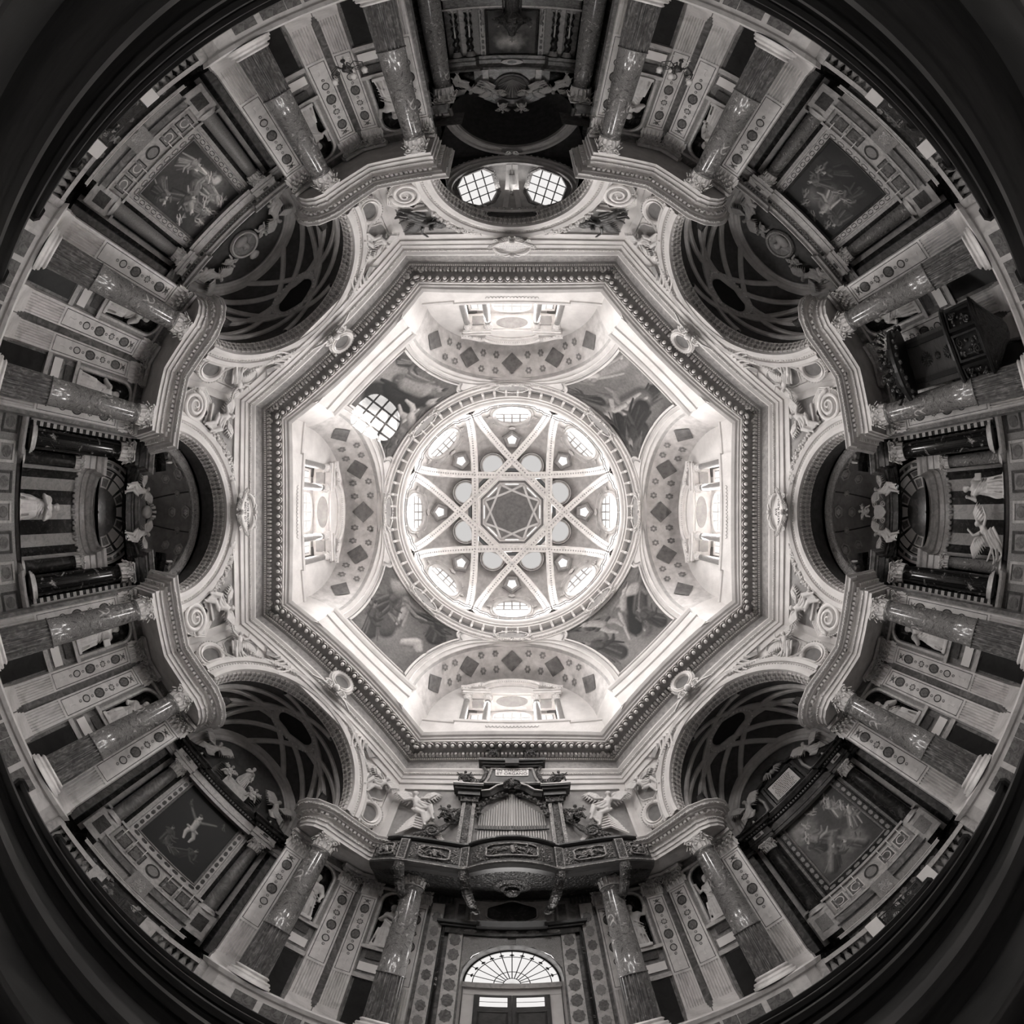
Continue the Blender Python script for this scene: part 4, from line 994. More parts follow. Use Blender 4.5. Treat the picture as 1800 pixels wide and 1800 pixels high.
def cartouche(mtx, rx, ry, label, lines=None, tsize=.14, strokes=0):
    r = thing('cartouche', label, 'cartouche', None, mtx)
    link('plaque', MB().plate([(x * (1 + .05 * math.cos(4 * math.atan2(y, x))), y) for x, y in ellipse(rx, ry, 36)], -.1, .08), 'paper_white', r)
    fr = MB()
    for sg in (1, -1):
        for top in (1, -1):
            fr.tube([(sg * rx * 1.1 * math.sin(t), top * ry * 1.18 * math.cos(t), .1 + .05 * math.sin(2 * t)) for t in [.18 + 1.3 * i / 14 for i in range(15)]], [.035 + .035 * math.sin(PI * i / 14) for i in range(15)], 7)
            fr.tube(spiral((sg * rx * .95, top * ry * 1.25, .12), ry * .34, 1.6, -sg, 18, .85), .028, 5)
        for i in range(4): leaf(fr, (sg * (rx * (1.02 + .07 * i)), ry * (-.5 + .3 * i), .06), (sg * .3, 0, 1), (sg * 1, .5 - .3 * i, 0), ry * .75, ry * .2, .6)
    link('scroll_frame', fr, 'statue_marble', r)
    pm_ = MB()
    for sg in (1, -1):
        for i in range(6): leaf(pm_, (sg * .06, -ry * 1.15, .12), (0, -.3, 1), (sg * (1 - .1 * i), -.12 - .2 * i, 0), rx * (.85 - .06 * i), .09, .4)
    pm_.ball((0, -ry * 1.25, .2), .09, 8, 6); link('palm_leaves', pm_, 'statue_marble', r)
    fl_ = MB()
    for sg in (1, -1): fl_.tube([(0, ry * 1.25, .12), (sg * rx * .4, ry * 1.42, .16), (sg * rx * .75, ry * 1.2, .12)], [.07, .05, .03], 6)
    fl_.ball((0, ry * 1.35, .16), .085, 8, 6); link('crest', fl_, 'statue_marble', r)
    if lines: text_mesh('\n'.join(lines), tsize, 'ink', r, Matrix.Translation((0, 0, .085)))
    if strokes:
        ms = MB(); rnd = random.Random(4)
        for i in range(strokes):
            y = ry * (.55 - 1.1 * i / (strokes - 1)); x = -rx * math.sqrt(max(.05, 1 - (y / ry) ** 2)) * .8; xe = -x
            while x < xe:
                w_ = rnd.uniform(.012, .03); ms.box(x, min(x + w_, xe), y - .012, y + .012, .08, .084); x += w_ + .018
        link('lettering', ms, 'ink', r, kind='stuff')
    return r
# straight sides with an arch: big volutes, angels, oval scrolls, garlands and a keystone cartouche
def onwall(k, s, z, out=.02): return wallm(k, s, aw(k, s) - out, z, 0)
def spiral_mesh(sg):
    mb = MB()
    for rr, off in ((.5, 0), ):
        mb.tube(spiral((0, 0, .1), .47, 2.6, sg, 70, .93, None, .14), [.075 - .05 * i / 70 for i in range(71)], 7)
    mb.plate(ellipse(.5, .5, 36), -.05, .07)
    return mb
VOLM = {sg: smesh(spiral_mesh(sg), 'volute', 'stucco') for sg in (1, -1)}
VBM = MB()
for i in range(44):
    a = 2 * PI * i / 44; VBM.ball((.49 * math.cos(a), .49 * math.sin(a), .1), .03, 5, 3)
VBM = VBM.mesh('bead_rim'); VBM.materials.append(M['stucco'])
OVM = MB()
for q in range(4): OVM.tube([(x, y, .06 + .02 * q) for x, y in ellipse(.34 - .085 * q, .15 - .042 * q, 28)], .022, 5, True)
OVM = smesh(OVM, 'oval', 'stucco')
LEFTTXT = ['Q. INTE PRIVAM', 'RECVSI GIT']
for k in (0, 2, 6, 4):
    zs, R = ARC[0]
    for sg in (1, -1):
        side = SIDE[(k + sg) % 8]
        if k != 4:
            r = thing('spandrel_volute', 'large white spiral volute beside the arch of %s, towards %s' % (SIDE[k], side), 'volute', 'spiral volutes', onwall(k, sg * 2.95, 7.52))
            link('spiral', VOLM[-sg], None, r); link('bead_rim', VBM, None, r)
            sw = MB()
            for q in range(5): sw.tube([(-sg * (.52 - .05 * q), -.1, .06), (-sg * (.62 - .06 * q), .3, .1), (-sg * (.3 - .1 * q), .62, .12), (sg * .2, .74 - .05 * q, .1), (sg * .42, .7 - .03 * q, .06)], .035, 5)
            link('shell_scroll', sw, 'stucco', r)
            st = MB()
            for q in range(4): st.box(-.22, .5, .64 + .05 * q, .67 + .05 * q, 0, .24 - .04 * q)
            if sg < 0: st = mirx(st)
            link('ledge', st, 'stucco_dim', r)
            angel_at('spandrel_angel', 'recline' if k != 0 else 'fly', -sg if k != 0 else sg, onwall(k, sg * 2.8, 8.55, .04), .95, '%s angel in stucco above the arch of %s, towards %s' % ('dark bronze-toned' if k == 0 else 'white reclining', SIDE[k], side), 'spandrel angels', mat='bronze' if k == 0 else None)
            o = link('oval_scroll', OVM, None, None, onwall(k, sg * 1.22, 9.33, .02) @ Matrix.Rotation(sg * .32, 4, 'Z')); tag(o, 'concentric oval scroll beside the cartouche of %s, towards %s' % (SIDE[k], side), 'scroll', 'oval scrolls')
            pts = [(-s_ * sg, zz, .12) for s_, zz in ((.95, 9.3), (1.6, 9.18), (1.85, 8.98), (2.1, 8.7), (2.35, 8.35))]
            gm = garland([(-(p[0]), p[1], 0) for p in pts], .07) if False else MB()
            for i in range(len(pts) - 1):
                for t in (0, .2, .4, .6, .8):
                    s_ = -(pts[i][0] + (pts[i + 1][0] - pts[i][0]) * t); z_ = pts[i][1] + (pts[i + 1][1] - pts[i][1]) * t
                    p = W3(k, s_, aw(k, s_) - .08, z_); n_ = -DT(k)[0]
                    for q in range(3): gm.ball(tuple(p + n_ * random.uniform(0, .08) + Vector((0, 0, random.uniform(-.07, .07))) + DT(k)[1] * random.uniform(-.06, .06)), random.uniform(.04, .065), 5, 4)
                    if t in (0, .4, .8): leaf(gm, p, n_, (Vector((0, 0, 1)) + DT(k)[1] * random.uniform(-1, 1)), .22, .06, .6)
            o = link('garland', gm, 'statue_marble'); tag(o, 'stucco leaf and fruit garland along the arch of %s, towards %s' % (SIDE[k], side), 'garland', 'arch garlands')
    if k != 4:
        nm = {0: None, 2: ['AVE', 'GRATIA PLENA'], 6: LEFTTXT}[k]
        cartouche(wallm(k, 0, aw(k, 0) - .3, 9.75), .52, .27, 'white oval cartouche over the arch of %s' % SIDE[k], nm, .13, 5 if k == 0 else 0)

# diagonal sides: oval oculi, angels with scrolls, a round oculus in the frieze
def oculus(mtx, rx, ry, label, group):
    r = thing('oculus', label, 'oculus', group, mtx)
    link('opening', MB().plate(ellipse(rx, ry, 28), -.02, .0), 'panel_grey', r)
    # grey disc closes the hole, its shade put into the colour
    link('frame', MB().sweep(ellipse(rx, ry, 36), [(-.03, 0), (0, .1), (.04, .13), (.06, .08), (.12, .1), (.16, .03), (.18, -.02)], True, -1), 'stucco', r)
    bd = MB()
    for i in range(30):
        a = 2 * PI * i / 30; leaf(bd, ((rx + .06) * math.cos(a), (ry + .06) * math.sin(a), .08), (0, 0, 1), (math.cos(a), math.sin(a), 0), .14, .035, .5)
    link('leaf_rim', bd, 'statue_marble', r)
    return r
for k in (1, 3, 5, 7):
    zs, R = ARC[1]
    for sg in (1, -1):
        side = SIDE[(k + sg) % 8]
        oculus(onwall(k, sg * 3.12, 7.62, .06), .27, .34, 'oval oculus with leafy frame beside the arch of %s, towards %s' % (SIDE[k], side), 'oval oculi')
        hole = None
        angel_at('spandrel_angel', ('recline', 'fly')[(k // 2 + (sg > 0)) % 2], -sg, onwall(k, sg * 2.98, 8.68, .05), .82, 'white stucco angel %s beside the arch of %s, towards %s' % (('reclining', 'in flight')[(k // 2 + (sg > 0)) % 2], SIDE[k], side), 'spandrel angels')
        sc = MB()
        def wp(s_, z_, o_=.08): return tuple(W3(k, sg * s_, aw(k, s_) - o_, z_))
        sc.tube([wp(s_, z_) for s_, z_ in ((3.3, 8.12), (3.02, 8.05), (2.7, 8.2), (2.5, 8.5), (2.52, 8.85), (2.25, 9.0), (1.95, 9.25), (1.6, 9.45), (1.2, 9.62))], [.05, .06, .06, .07, .06, .07, .06, .06, .05], 6)
        sc.tube([wp(s_, z_, .05) for s_, z_ in ((3.1, 8.0), (2.75, 8.05), (2.42, 8.35), (2.35, 8.75), (2.1, 9.0), (1.8, 9.2), (1.4, 9.45))], .035, 5)
        for i in range(18):
            t = i / 17; s_ = 2.5 - 1.35 * t; z_ = 8.8 + .8 * t; sc.ball(wp(s_ + .05, z_ + .05, .14), .05, 5, 4)
        o = link('spandrel_scroll', sc, 'statue_marble'); tag(o, 'stucco scroll band along the arch of %s, towards %s' % (SIDE[k], side), 'scroll', 'spandrel scrolls')
        sh = MB(); sh.grid([[wp(a, b, .16) for a, b in ((1.75, 9.65), (2.25, 9.3), (2.45, 9.62))], [wp(a, b, .1) for a, b in ((2.1, 9.75), (2.4, 9.5), (2.65, 9.75))]])
        sh.plate([(0, 0)], 0, 0) if False else None
        o = link('fallen_shield', sh, 'panel_mid'); tag(o, 'tilted grey stucco panel by the arch of %s, towards %s' % (SIDE[k], side), 'panel', 'tilted panels')
        # consoles: fluted bands between arch and architrave
        cs = MB()
        for q in range(5): cs.tube([wp(1.55 + .13 * q, 9.1 + .1 * q - .0, .1), wp(1.35 + .15 * q, 9.72, .16)], .035, 5)
        o = link('fluted_console', cs, 'stucco'); tag(o, 'fluted stucco console over the arch of %s, towards %s' % (SIDE[k], side), 'console', 'fluted consoles')
    oc = oculus(wallm(k, 0, aw(k, 0, 9.0) - .34, 10.62), .3, .3, 'round oculus breaking the frieze above %s' % SIDE[k], 'round frieze oculi')
    link('rim_drum', MB().lathe([(.3, 0), (.3, -.5)], 28), 'stucco_dim', oc)
    ks = MB()
    for sg in (1, -1):
        ks.tube(spiral((sg * .28, -.52, .05), .16, 1.8, sg, 22, .85), .04, 6); ks.tube([(sg * .1, -.62, .06), (sg * .5, -.66, .04), (sg * .8, -.8, .0)], [.06, .05, .03], 6)
        for i in range(4): leaf(ks, (sg * .1, -.5, .05), (0, 0, 1), (sg * (.6 + .3 * i), -1 + .3 * i, 0), .32, .07, .6)
    ks.ball((0, -.5, .12), .12, 10, 8, (1, 1.2, .9)); link('keystone_mask', ks, 'statue_marble', oc)
# cartouches on the dome ring
for k in range(8):
    d = dirv(AZ(k)); n = (-d * .9 - Vector((0, 0, .43))).normalized(); u = Vector((0, 0, 1)).cross(n).normalized(); vv = n.cross(u)
    r = thing('ring_cartouche', 'small oval cartouche with flowers on the dome ring at the %s' % WNAME[k], 'cartouche', 'ring cartouches', frame(d * 6.08 + Vector((0, 0, 17.2)), u, vv, n))
    link('shield', MB().plate([(x * (1 + .2 * abs(y) / .16), y) for x, y in ellipse(.62, .17, 28)], -.1, .1), 'panel_mid', r)
    g = MB()
    for sg in (1, -1):
        g.tube([(sg * .8 * math.sin(t), -.24 * math.cos(t), .1) for t in [.1 + 2.9 * i / 16 for i in range(17)]], .04, 6); g.tube(spiral((sg * .85, 0, .1), .12, 1.5, sg, 14, .85), .03, 5)
    garland([(-.9, -.28, .08), (-.4, -.3, .12), (0, -.34, .14), (.4, -.3, .12), (.9, -.28, .08)], .07, g); garland([(-.5, .26, .08), (.5, .26, .08)], .05, g)
    link('flower_scrolls', g, 'white_plaster', r)
# ------------------------------------------------------------------ painter: grey-tone pictures kept as vertex colours
def fbm(w_, h_, seed, base=3, octs=5, gain=.55):
    rng = np.random.RandomState(seed); out = np.zeros((h_, w_)); amp = 1; tot = 0
    for o in range(octs):
        n = base * 2 ** o; g = rng.rand(n + 2, n + 2); y = np.linspace(0, n, h_); x = np.linspace(0, n, w_)
        yi = y.astype(int); xi = x.astype(int); yf = (y - yi)[:, None]; xf = (x - xi)[None, :]; yf = yf * yf * (3 - 2 * yf); xf = xf * xf * (3 - 2 * xf)
        a = g[np.ix_(yi, xi)]; b = g[np.ix_(yi, xi + 1)]; c = g[np.ix_(yi + 1, xi)]; d = g[np.ix_(yi + 1, xi + 1)]
        out += amp * ((a * (1 - xf) + b * xf) * (1 - yf) + (c * (1 - xf) + d * xf) * yf); tot += amp; amp *= gain
    return out / tot
class Pic:
    """unit square picture, y up, aspect = height / width"""
    def __init__(s, w_, h_, bgd, aspect=None):
        s.w, s.h = w_, h_; s.asp = aspect or h_ / w_; s.im = bgd.copy(); s.X, s.Y = np.meshgrid(np.linspace(0, 1, w_), np.linspace(0, s.asp, h_))
    def stroke(s, pts, r, val, soft=.35, shade=.45):
        best = np.full(s.im.shape, 9.0); nx = np.zeros_like(s.im)
        for i in range(len(pts) - 1 if len(pts) > 1 else 1):
            ax, ay = pts[i]; bx, by = pts[min(i + 1, len(pts) - 1)]; r0 = r[i] if isinstance(r, (list, tuple)) else r; r1 = r[min(i + 1, len(pts) - 1)] if isinstance(r, (list, tuple)) else r
            dx, dy = bx - ax, by - ay; L = dx * dx + dy * dy + 1e-9
            t = np.clip(((s.X - ax) * dx + (s.Y - ay) * dy) / L, 0, 1); px, py = s.X - ax - t * dx, s.Y - ay - t * dy
            rr = r0 + (r1 - r0) * t; d = np.sqrt(px * px + py * py) / rr; m = d < best; best = np.where(m, d, best); nx = np.where(m, (-px + py) / rr, nx)
        a = np.clip((1 - best) / soft, 0, 1); v = val * (1 + shade * np.clip(nx, -1, 1) - .25 * np.clip(best, 0, 1) ** 2)
        s.im = s.im * (1 - a) + v * a; return s
    def person(s, x, y, h, rot=0, skin=.7, cloth=.4, rnd=None, arms=None, bare=False):
        rnd = rnd or random; c, q = math.cos(rot), math.sin(rot)
        def T(px, py): return (x + h * (px * c - py * q), y + h * (px * q + py * c))
        sw = rnd.uniform(-.15, .15)
        if not bare:
            s.stroke([T(0, .58), T(sw, .3), T(sw * 2, 0)], [h * .15, h * .2, h * .22], cloth * .75, .3)
            for i in range(7):
                a0 = rnd.uniform(-.12, .12); s.stroke([T(a0, .58), T(a0 * 1.6 + sw, .3), T(a0 * 2.4 + sw * 2, rnd.uniform(-.12, .08))], [h * .035, h * .05, h * .03], cloth * rnd.choice((.45, .7, 1.0, 1.35, 1.6)), .6)
            for i in range(2): s.stroke([T(-.14, .6 - .1 * i), T(.05, .45 - .1 * i), T(.2, .4 - .14 * i), T(.34, .5 - .2 * i)], [h * .05, h * .07, h * .06, h * .03], cloth * rnd.uniform(.6, 1.5), .6)
        else:
            s.stroke([T(-.06, .3), T(-.1, .12), T(-.06, -.08)], [h * .08, h * .06, h * .035], skin); s.stroke([T(.06, .3), T(.14, .1), T(.1, -.08)], [h * .08, h * .06, h * .035], skin * .9)
            s.stroke([T(-.14, .33), T(.14, .3)], h * .05, cloth * 1.2)
        s.stroke([T(0, .3 if bare else .46), T(.0, .5), T(0, .64)], [h * .09, h * .095, h * .11], skin if bare else cloth * 1.25)
        arms = arms or [((-.12, .64), (-.2, rnd.uniform(.42, .6)), (-.2, rnd.uniform(.4, .76))), ((.12, .64), (.2, rnd.uniform(.42, .58)), (.22, rnd.uniform(.36, .74)))]
        for a in arms: s.stroke([T(*p) for p in a], [h * .07, h * .06, h * .045], skin * .55, 1.0)
        s.stroke([T(0, .7), T(.01, .78)], [h * .05, h * .075], skin * 1.02); s.stroke([T(-.02, .84)], h * .062, skin * .3); s.stroke([T(.03, .76)], h * .03, skin * 1.2, .9)
        return s
    def wings(s, x, y, h, val=.6):
        for sg in (1, -1):
            for i in range(4): s.stroke([(x, y), (x + sg * h * (.25 + .06 * i), y + h * (.3 - .13 * i))], [h * .06, h * .03], val * (1 - .1 * i))
        return s
    def cloud(s, x, y, r, val, seed, soft=1.0):
        n = fbm(s.w, s.h, seed, 4, 4); d = np.sqrt((s.X - x) ** 2 + (s.Y - y) ** 2) / r; a = np.clip((1 - d + (n - .5) * 1.1) / soft, 0, 1); s.im = s.im * (1 - a) + (val * (.75 + .5 * n)) * a; return s
    def at(s, x, y):
        i = min(s.h - 1, max(0, int(y * (s.h - 1)))); j = min(s.w - 1, max(0, int(x * (s.w - 1)))); return float(s.im[i, j])
def painted(mb, vals, name, mat):
    me = mb.mesh(name, True); at = me.color_attributes.new('paint', 'FLOAT_COLOR', 'POINT')
    arr = np.array([[max(.004, v) * TINT[0], max(.004, v) * TINT[1], max(.004, v) * TINT[2], 1] for v in vals], 'f'); at.data.foreach_set('color', arr.ravel()); me.materials.append(M[mat]); return me
def canvas(pic, w_, h_, name='canvas', mat='painting'):
    pic.im = pic.im ** 1.5 * .95; mb = MB(); mb.grid([[(w_ * (j / (pic.w - 1) - .5), h_ * (i / (pic.h - 1)), 0) for j in range(pic.w)] for i in range(pic.h)]); return painted(mb, pic.im.ravel(), name, mat)
def pic_altar(which):
    W_, H_ = 140, 201; n = fbm(W_, H_, 40 + which, 3, 6); R = random.Random(which * 7 + 3)
    if which == 7:
        p = Pic(W_, H_, .06 + .2 * n ** 2); p.cloud(.6, 1.2, .5, .2, 5); p.cloud(.25, .85, .35, .34, 6); p.cloud(.5, .4, .5, .14, 8)
        for x, y, h, ro, c in ((.2, .95, .5, -.4, .5), (.72, 1.0, .46, .5, .3), (.5, .62, .6, -.5, .45), (.78, .55, .5, .7, .2), (.28, .5, .52, .3, .6), (.62, .22, .5, -.8, .3), (.3, .12, .48, .4, .4), (.84, .15, .4, .1, .15)): p.person(x, y, h, ro, .72, c, R)
        for x, y in ((.75, 1.2), (.55, 1.14), (.42, 1.0), (.25, 1.22), (.88, .86), (.12, .7), (.5, 1.32)): p.wings(x, y + .08, .2, .6); p.person(x, y, .24, R.uniform(-1, 1), .75, .5, R, None, True)
        p.cloud(.12, .92, .09, .85, 9, .5)
    elif which == 1:
        p = Pic(W_, H_, .03 + .1 * n ** 2); p.cloud(.45, .8, .45, .13, 15); p.cloud(.55, 1.05, .25, .3, 16)
        for x, y, h, ro, c in ((.48, .72, .62, .2, .4), (.7, .58, .46, -.4, .2), (.22, .85, .46, .3, .16), (.3, .3, .5, .1, .1), (.7, .2, .5, -.2, .08)): p.person(x, y, h, ro, .52, c, R)
        for x, y in ((.22, .6), (.78, 1.05), (.85, .5), (.2, 1.2), (.5, 1.3), (.4, .6), (.66, 1.2)): p.wings(x, y + .06, .18, .28); p.person(x, y, .22, R.uniform(-1.2, 1.2), .42, .22, R, None, True)
    elif which == 3:
        p = Pic(W_, H_, .1 + .2 * n ** 1.5); p.cloud(.2, 1.15, .3, .5, 21); p.cloud(.6, .4, .45, .24, 22); p.cloud(.65, .35, .22, .42, 23)
        for x, y, h, ro, c in ((.42, .62, .6, .5, .35), (.66, .92, .5, -.4, .4), (.2, .6, .42, .2, .14), (.82, .5, .5, -.3, .4), (.3, .15, .5, -.2, .2), (.7, .12, .46, .5, .16)): p.person(x, y, h, ro, .64, c, R)
        p.stroke([(.12, .2), (.42, .66), (.5, .72)], [.07, .07, .03], .42, 1, .1); p.stroke([(.75, .15), (.52, .56)], [.09, .05], .4, 1, .1)
        for x, y in ((.3, 1.12), (.52, 1.25), (.75, 1.25), (.85, .9), (.15, .95)): p.wings(x, y + .06, .2, .5); p.person(x, y, .24, R.uniform(-1, 1), .58, .4, R, None, True)
    else:
        p = Pic(W_, H_, .012 + .035 * n ** 2); p.cloud(.5, .9, .5, .035, 31)
        p.stroke([(.5, .3), (.5, 1.3)], .025, .03); p.person(.5, .58, .62, .12, .62, .4, R, [((-.1, .66), (-.26, .8), (-.42, .98)), ((.1, .66), (.26, .78), (.44, .9))], True)
        p.person(.33, .2, .42, .2, .3, .12, R); p.person(.66, .2, .42, -.25, .32, .1, R); p.person(.48, .12, .3, .9, .25, .16, R)
        for x, y in ((.2, 1.1), (.82, 1.2)): p.wings(x, y, .14, .1); p.person(x, y, .16, .4, .18, .1, R, None, True)
    return p
def pic_fresco(k):
    W_, H_ = 150, 150; n = fbm(W_, H_, 60 + k, 3, 6); R = random.Random(k * 5 + 1)
    p = Pic(W_, H_, .1 + .28 * n ** 1.3); p.cloud(.5, .8, .5, .22, 70 + k); p.cloud(.4, .25, .4, .36, 80 + k)
    if k == 7:
        p.cloud(.75, .5, .35, .3, 90); p.person(.78, .2, .42, .8, .3, .16, R); p.person(.82, .5, .34, .4, .32, .14, R); p.person(.3, .25, .5, .2, .4, .3, R); p.person(.55, .15, .8, .35, .55, .05, R); p.stroke([(.5, .2), (.6, .4), (.52, .6)], [.06, .09, .05], .03); p.person(.5, .48, .5, -.2, .62, .5, R, None, True); p.stroke([(.36, .3), (.3, .5)], [.08, .09], .4); p.person(.2, .1, .36, .6, .3, .2, R)
    elif k == 1:
        p.person(.28, .12, .4, -.2, .32, .1, R); p.person(.2, .45, .34, .3, .36, .14, R); p.person(.5, .25, .6, .0, .56, .36, R); p.person(.7, .2, .56, -.7, .62, .5, R); p.person(.32, .32, .5, .2, .4, .08, R); p.person(.45, .62, .36, .6, .14, .07, R); p.stroke([(.46, .42), (.5, .58), (.58, .5)], .03, .55); p.person(.7, .6, .3, -.2, .25, .1, R)
    elif k == 5:
        p.person(.75, .5, .36, .3, .3, .1, R); p.person(.62, .6, .36, -.4, .22, .07, R); p.person(.5, .42, .6, .4, .46, .32, R); p.person(.42, .25, .56, 1.1, .42, .2, R); p.person(.25, .35, .4, -.3, .34, .14, R); p.stroke([(.3, .66), (.36, .78)], [.09, .06], .4); p.stroke([(.66, .28), (.74, .36), (.82, .32)], [.05, .07, .04], .55); p.person(.3, .08, .36, .4, .3, .12, R)
    else:
        p.person(.3, .22, .42, .5, .32, .12, R); p.person(.35, .66, .32, .5, .26, .1, R); p.person(.5, .28, .6, -.4, .55, .36, R); p.stroke([(.56, .28), (.66, .42), (.7, .55)], [.1, .09, .06], .03); p.person(.42, .42, .5, .3, .5, .09, R, None, True); p.person(.7, .42, .46, -.8, .5, .18, R); p.stroke([(.72, .62), (.78, .56)], .06, .55); p.person(.75, .12, .36, .2, .3, .1, R)
    return p
# frescoes on the pendentives, each bounded by a notched moulded frame
def inpanel(u, v):
    if not (.115 < u < .885 and .03 < v < .86): return False
    for cx in (.06, .94):
        if ((u - cx) / .16) ** 2 + ((v - .93) / .25) ** 2 < 1: return False
    return True
for k in (1, 3, 5, 7):
    pic = pic_fresco(k); N = 150; mb = MB(); vals = []
    idx = {}
    for i in range(N):
        for j in range(N):
            u, v = j / (N - 1), i / (N - 1); mb.v.append(tuple(PEN(k, u, v, .022))); vals.append(pic.im[i, N - 1 - j] ** 1.2 * .72)
    for i in range(N - 1):
        for j in range(N - 1):
            if inpanel((j + .5) / (N - 1), (i + .5) / (N - 1)): mb.f.append((i * N + j, i * N + j + 1, (i + 1) * N + j + 1, (i + 1) * N + j))
    o = link('pendentive_fresco', painted(mb, vals, 'fresco', 'fresco')); tag(o, 'painted fresco of figures on clouds on the %s pendentive' % SHORT[k], 'fresco', 'pendentive frescoes')
    bd = []
    bd += [(.115, .03 + .66 * i / 14) for i in range(15)]
    a_ = [(.06 + .16 * math.cos(t), .93 + .25 * math.sin(t)) for t in [(-PI / 2 + .35) + (PI / 2 - .35 - .28) * i / 10 for i in range(11)]]
    bd += [p for p in a_ if p[0] > .115] + [(.5 + (q - 5) * .056, .86) for q in range(11)]
    bd += [(1 - p[0], p[1]) for p in reversed(a_) if p[0] > .115] + [(.885, .03 + .66 * (14 - i) / 14) for i in range(15)] + [(.5 - (q - 5) * .07, .03) for q in range(11)]
    fr = MB(); fr.tube([tuple(PEN(k, u, v, .05)) for u, v in bd], .05, 6, True); link('painted_frame', fr, 'white_plaster', o)
    fr = MB(); fr.tube([tuple(PEN(k, .5 + (u - .5) * 1.05, .44 + (v - .44) * 1.05 if v > .05 else .02, .035)) for u, v in bd], .022, 5, True); link('painted_line', fr, 'fresco_grey', o)
# wall pieces closing the vault feet down to the cornice
for k in (0, 2, 4, 6):
    for sg in (1, -1):
        a, b = W3(k, sg * 3.9, 6.75, 0), W3(k, sg * 3.45, 8.3, 0); c = W3(k, sg * 3.42, 9.4, 0)
        mb = MB(); mb.add([(a.x, a.y, 11.5), (b.x, b.y, 11.5), (b.x, b.y, 13.6), (a.x, a.y, 13.4)], [(0, 1, 2, 3)])
        o = link('wall_vault_foot', mb, 'white_plaster'); tag(o, 'short white wall under the vault foot above %s, towards %s' % (SIDE[k], SIDE[(k + sg) % 8]), 'wall', kind='structure')
# ------------------------------------------------------------------ diagonal chapels
def small_column(k, s, a, z0, z1, r, mat, label, group, name='altar_column', capmat='statue_marble'):
    h = z1 - z0; c = thing(name, label, 'column', group, standm(k, s, a, z0)); ch = r * 2.3
    b = MB().lathe([(r * 1.45, 0), (r * 1.45, .06), (r * 1.3, .07), (r * 1.35, .11), (r * 1.1, .13), (r * 1.18, .16), (r, .18)], 20); b.smooth = True; link('base', b, 'pale_marble', c)
    sh = MB().lathe([(r, .18), (r, h * .35), (r * .93, h * .75), (r * .86, h - ch), (r * .95, h - ch + .01), (r * .95, h - ch + .03)], 24); sh.smooth = True; link('shaft', sh, mat, c)
    key = ('cap', round(r, 3), capmat)
    if key not in CAPC: CAPC[key] = capital_mesh(r * .95, ch - .03, r * 2.1).mesh('capital'); CAPC[key].materials.append(M[capmat])
    link('capital', CAPC[key], None, c, Matrix.Translation((0, 0, h - ch + .03))); return c
CAPC = {}
def VLT(k, x, v):
    """vault of a diagonal chapel, x 0..1 across, v 0..1 from the nave inwards"""
    ph = PI * (1 - x); b = math.sin(PI * v); Rs = 2.45 - .22 * v + .06 * b; Rz = 2.45 - .4 * v + .72 * b; z0 = 7.15 - .4 * v
    s = Rs * math.cos(ph); a0 = aw(k, s) + .6; return W3(k, s, a0 + (12.25 - a0) * v, z0 + Rz * math.sin(ph))
balm = MB().lathe([(.07, 0), (.07, .05), (.04, .08), (.075, .22), (.085, .3), (.05, .46), (.035, .52), (.06, .56), (.06, .6)], 10)
BALM = smesh(balm, 'baluster', 'brocatello')
candm = MB().lathe([(.09, 0), (.08, .03), (.03, .06), (.02, .2), (.04, .24), (.018, .3), (.018, .42), (.05, .46), (.02, .48)], 10); CANDM = smesh(candm, 'stick', 'gilt')
CNDL = smesh(MB().lathe([(.016, .48), (.016, .78), (.004, .8)], 6), 'candle', 'candle')
def candlestick(mtx, label, sc=1.0):
    c = thing('candlestick', label, 'candlestick', 'altar candlesticks', mtx @ Matrix.Diagonal((sc, sc, sc, 1))); link('stick', CANDM, None, c); link('candle', CNDL, None, c)
PICSAY = {7: 'crowded with pale tumbling figures and angels', 1: 'dark, with figures and small angels on clouds', 3: 'with figures among bright clouds', 5: 'very dark, with a pale figure, arms outstretched'}
COLM = {7: 'brocatello', 1: 'red_marble', 3: 'dark_marble', 5: 'grey_marble'}
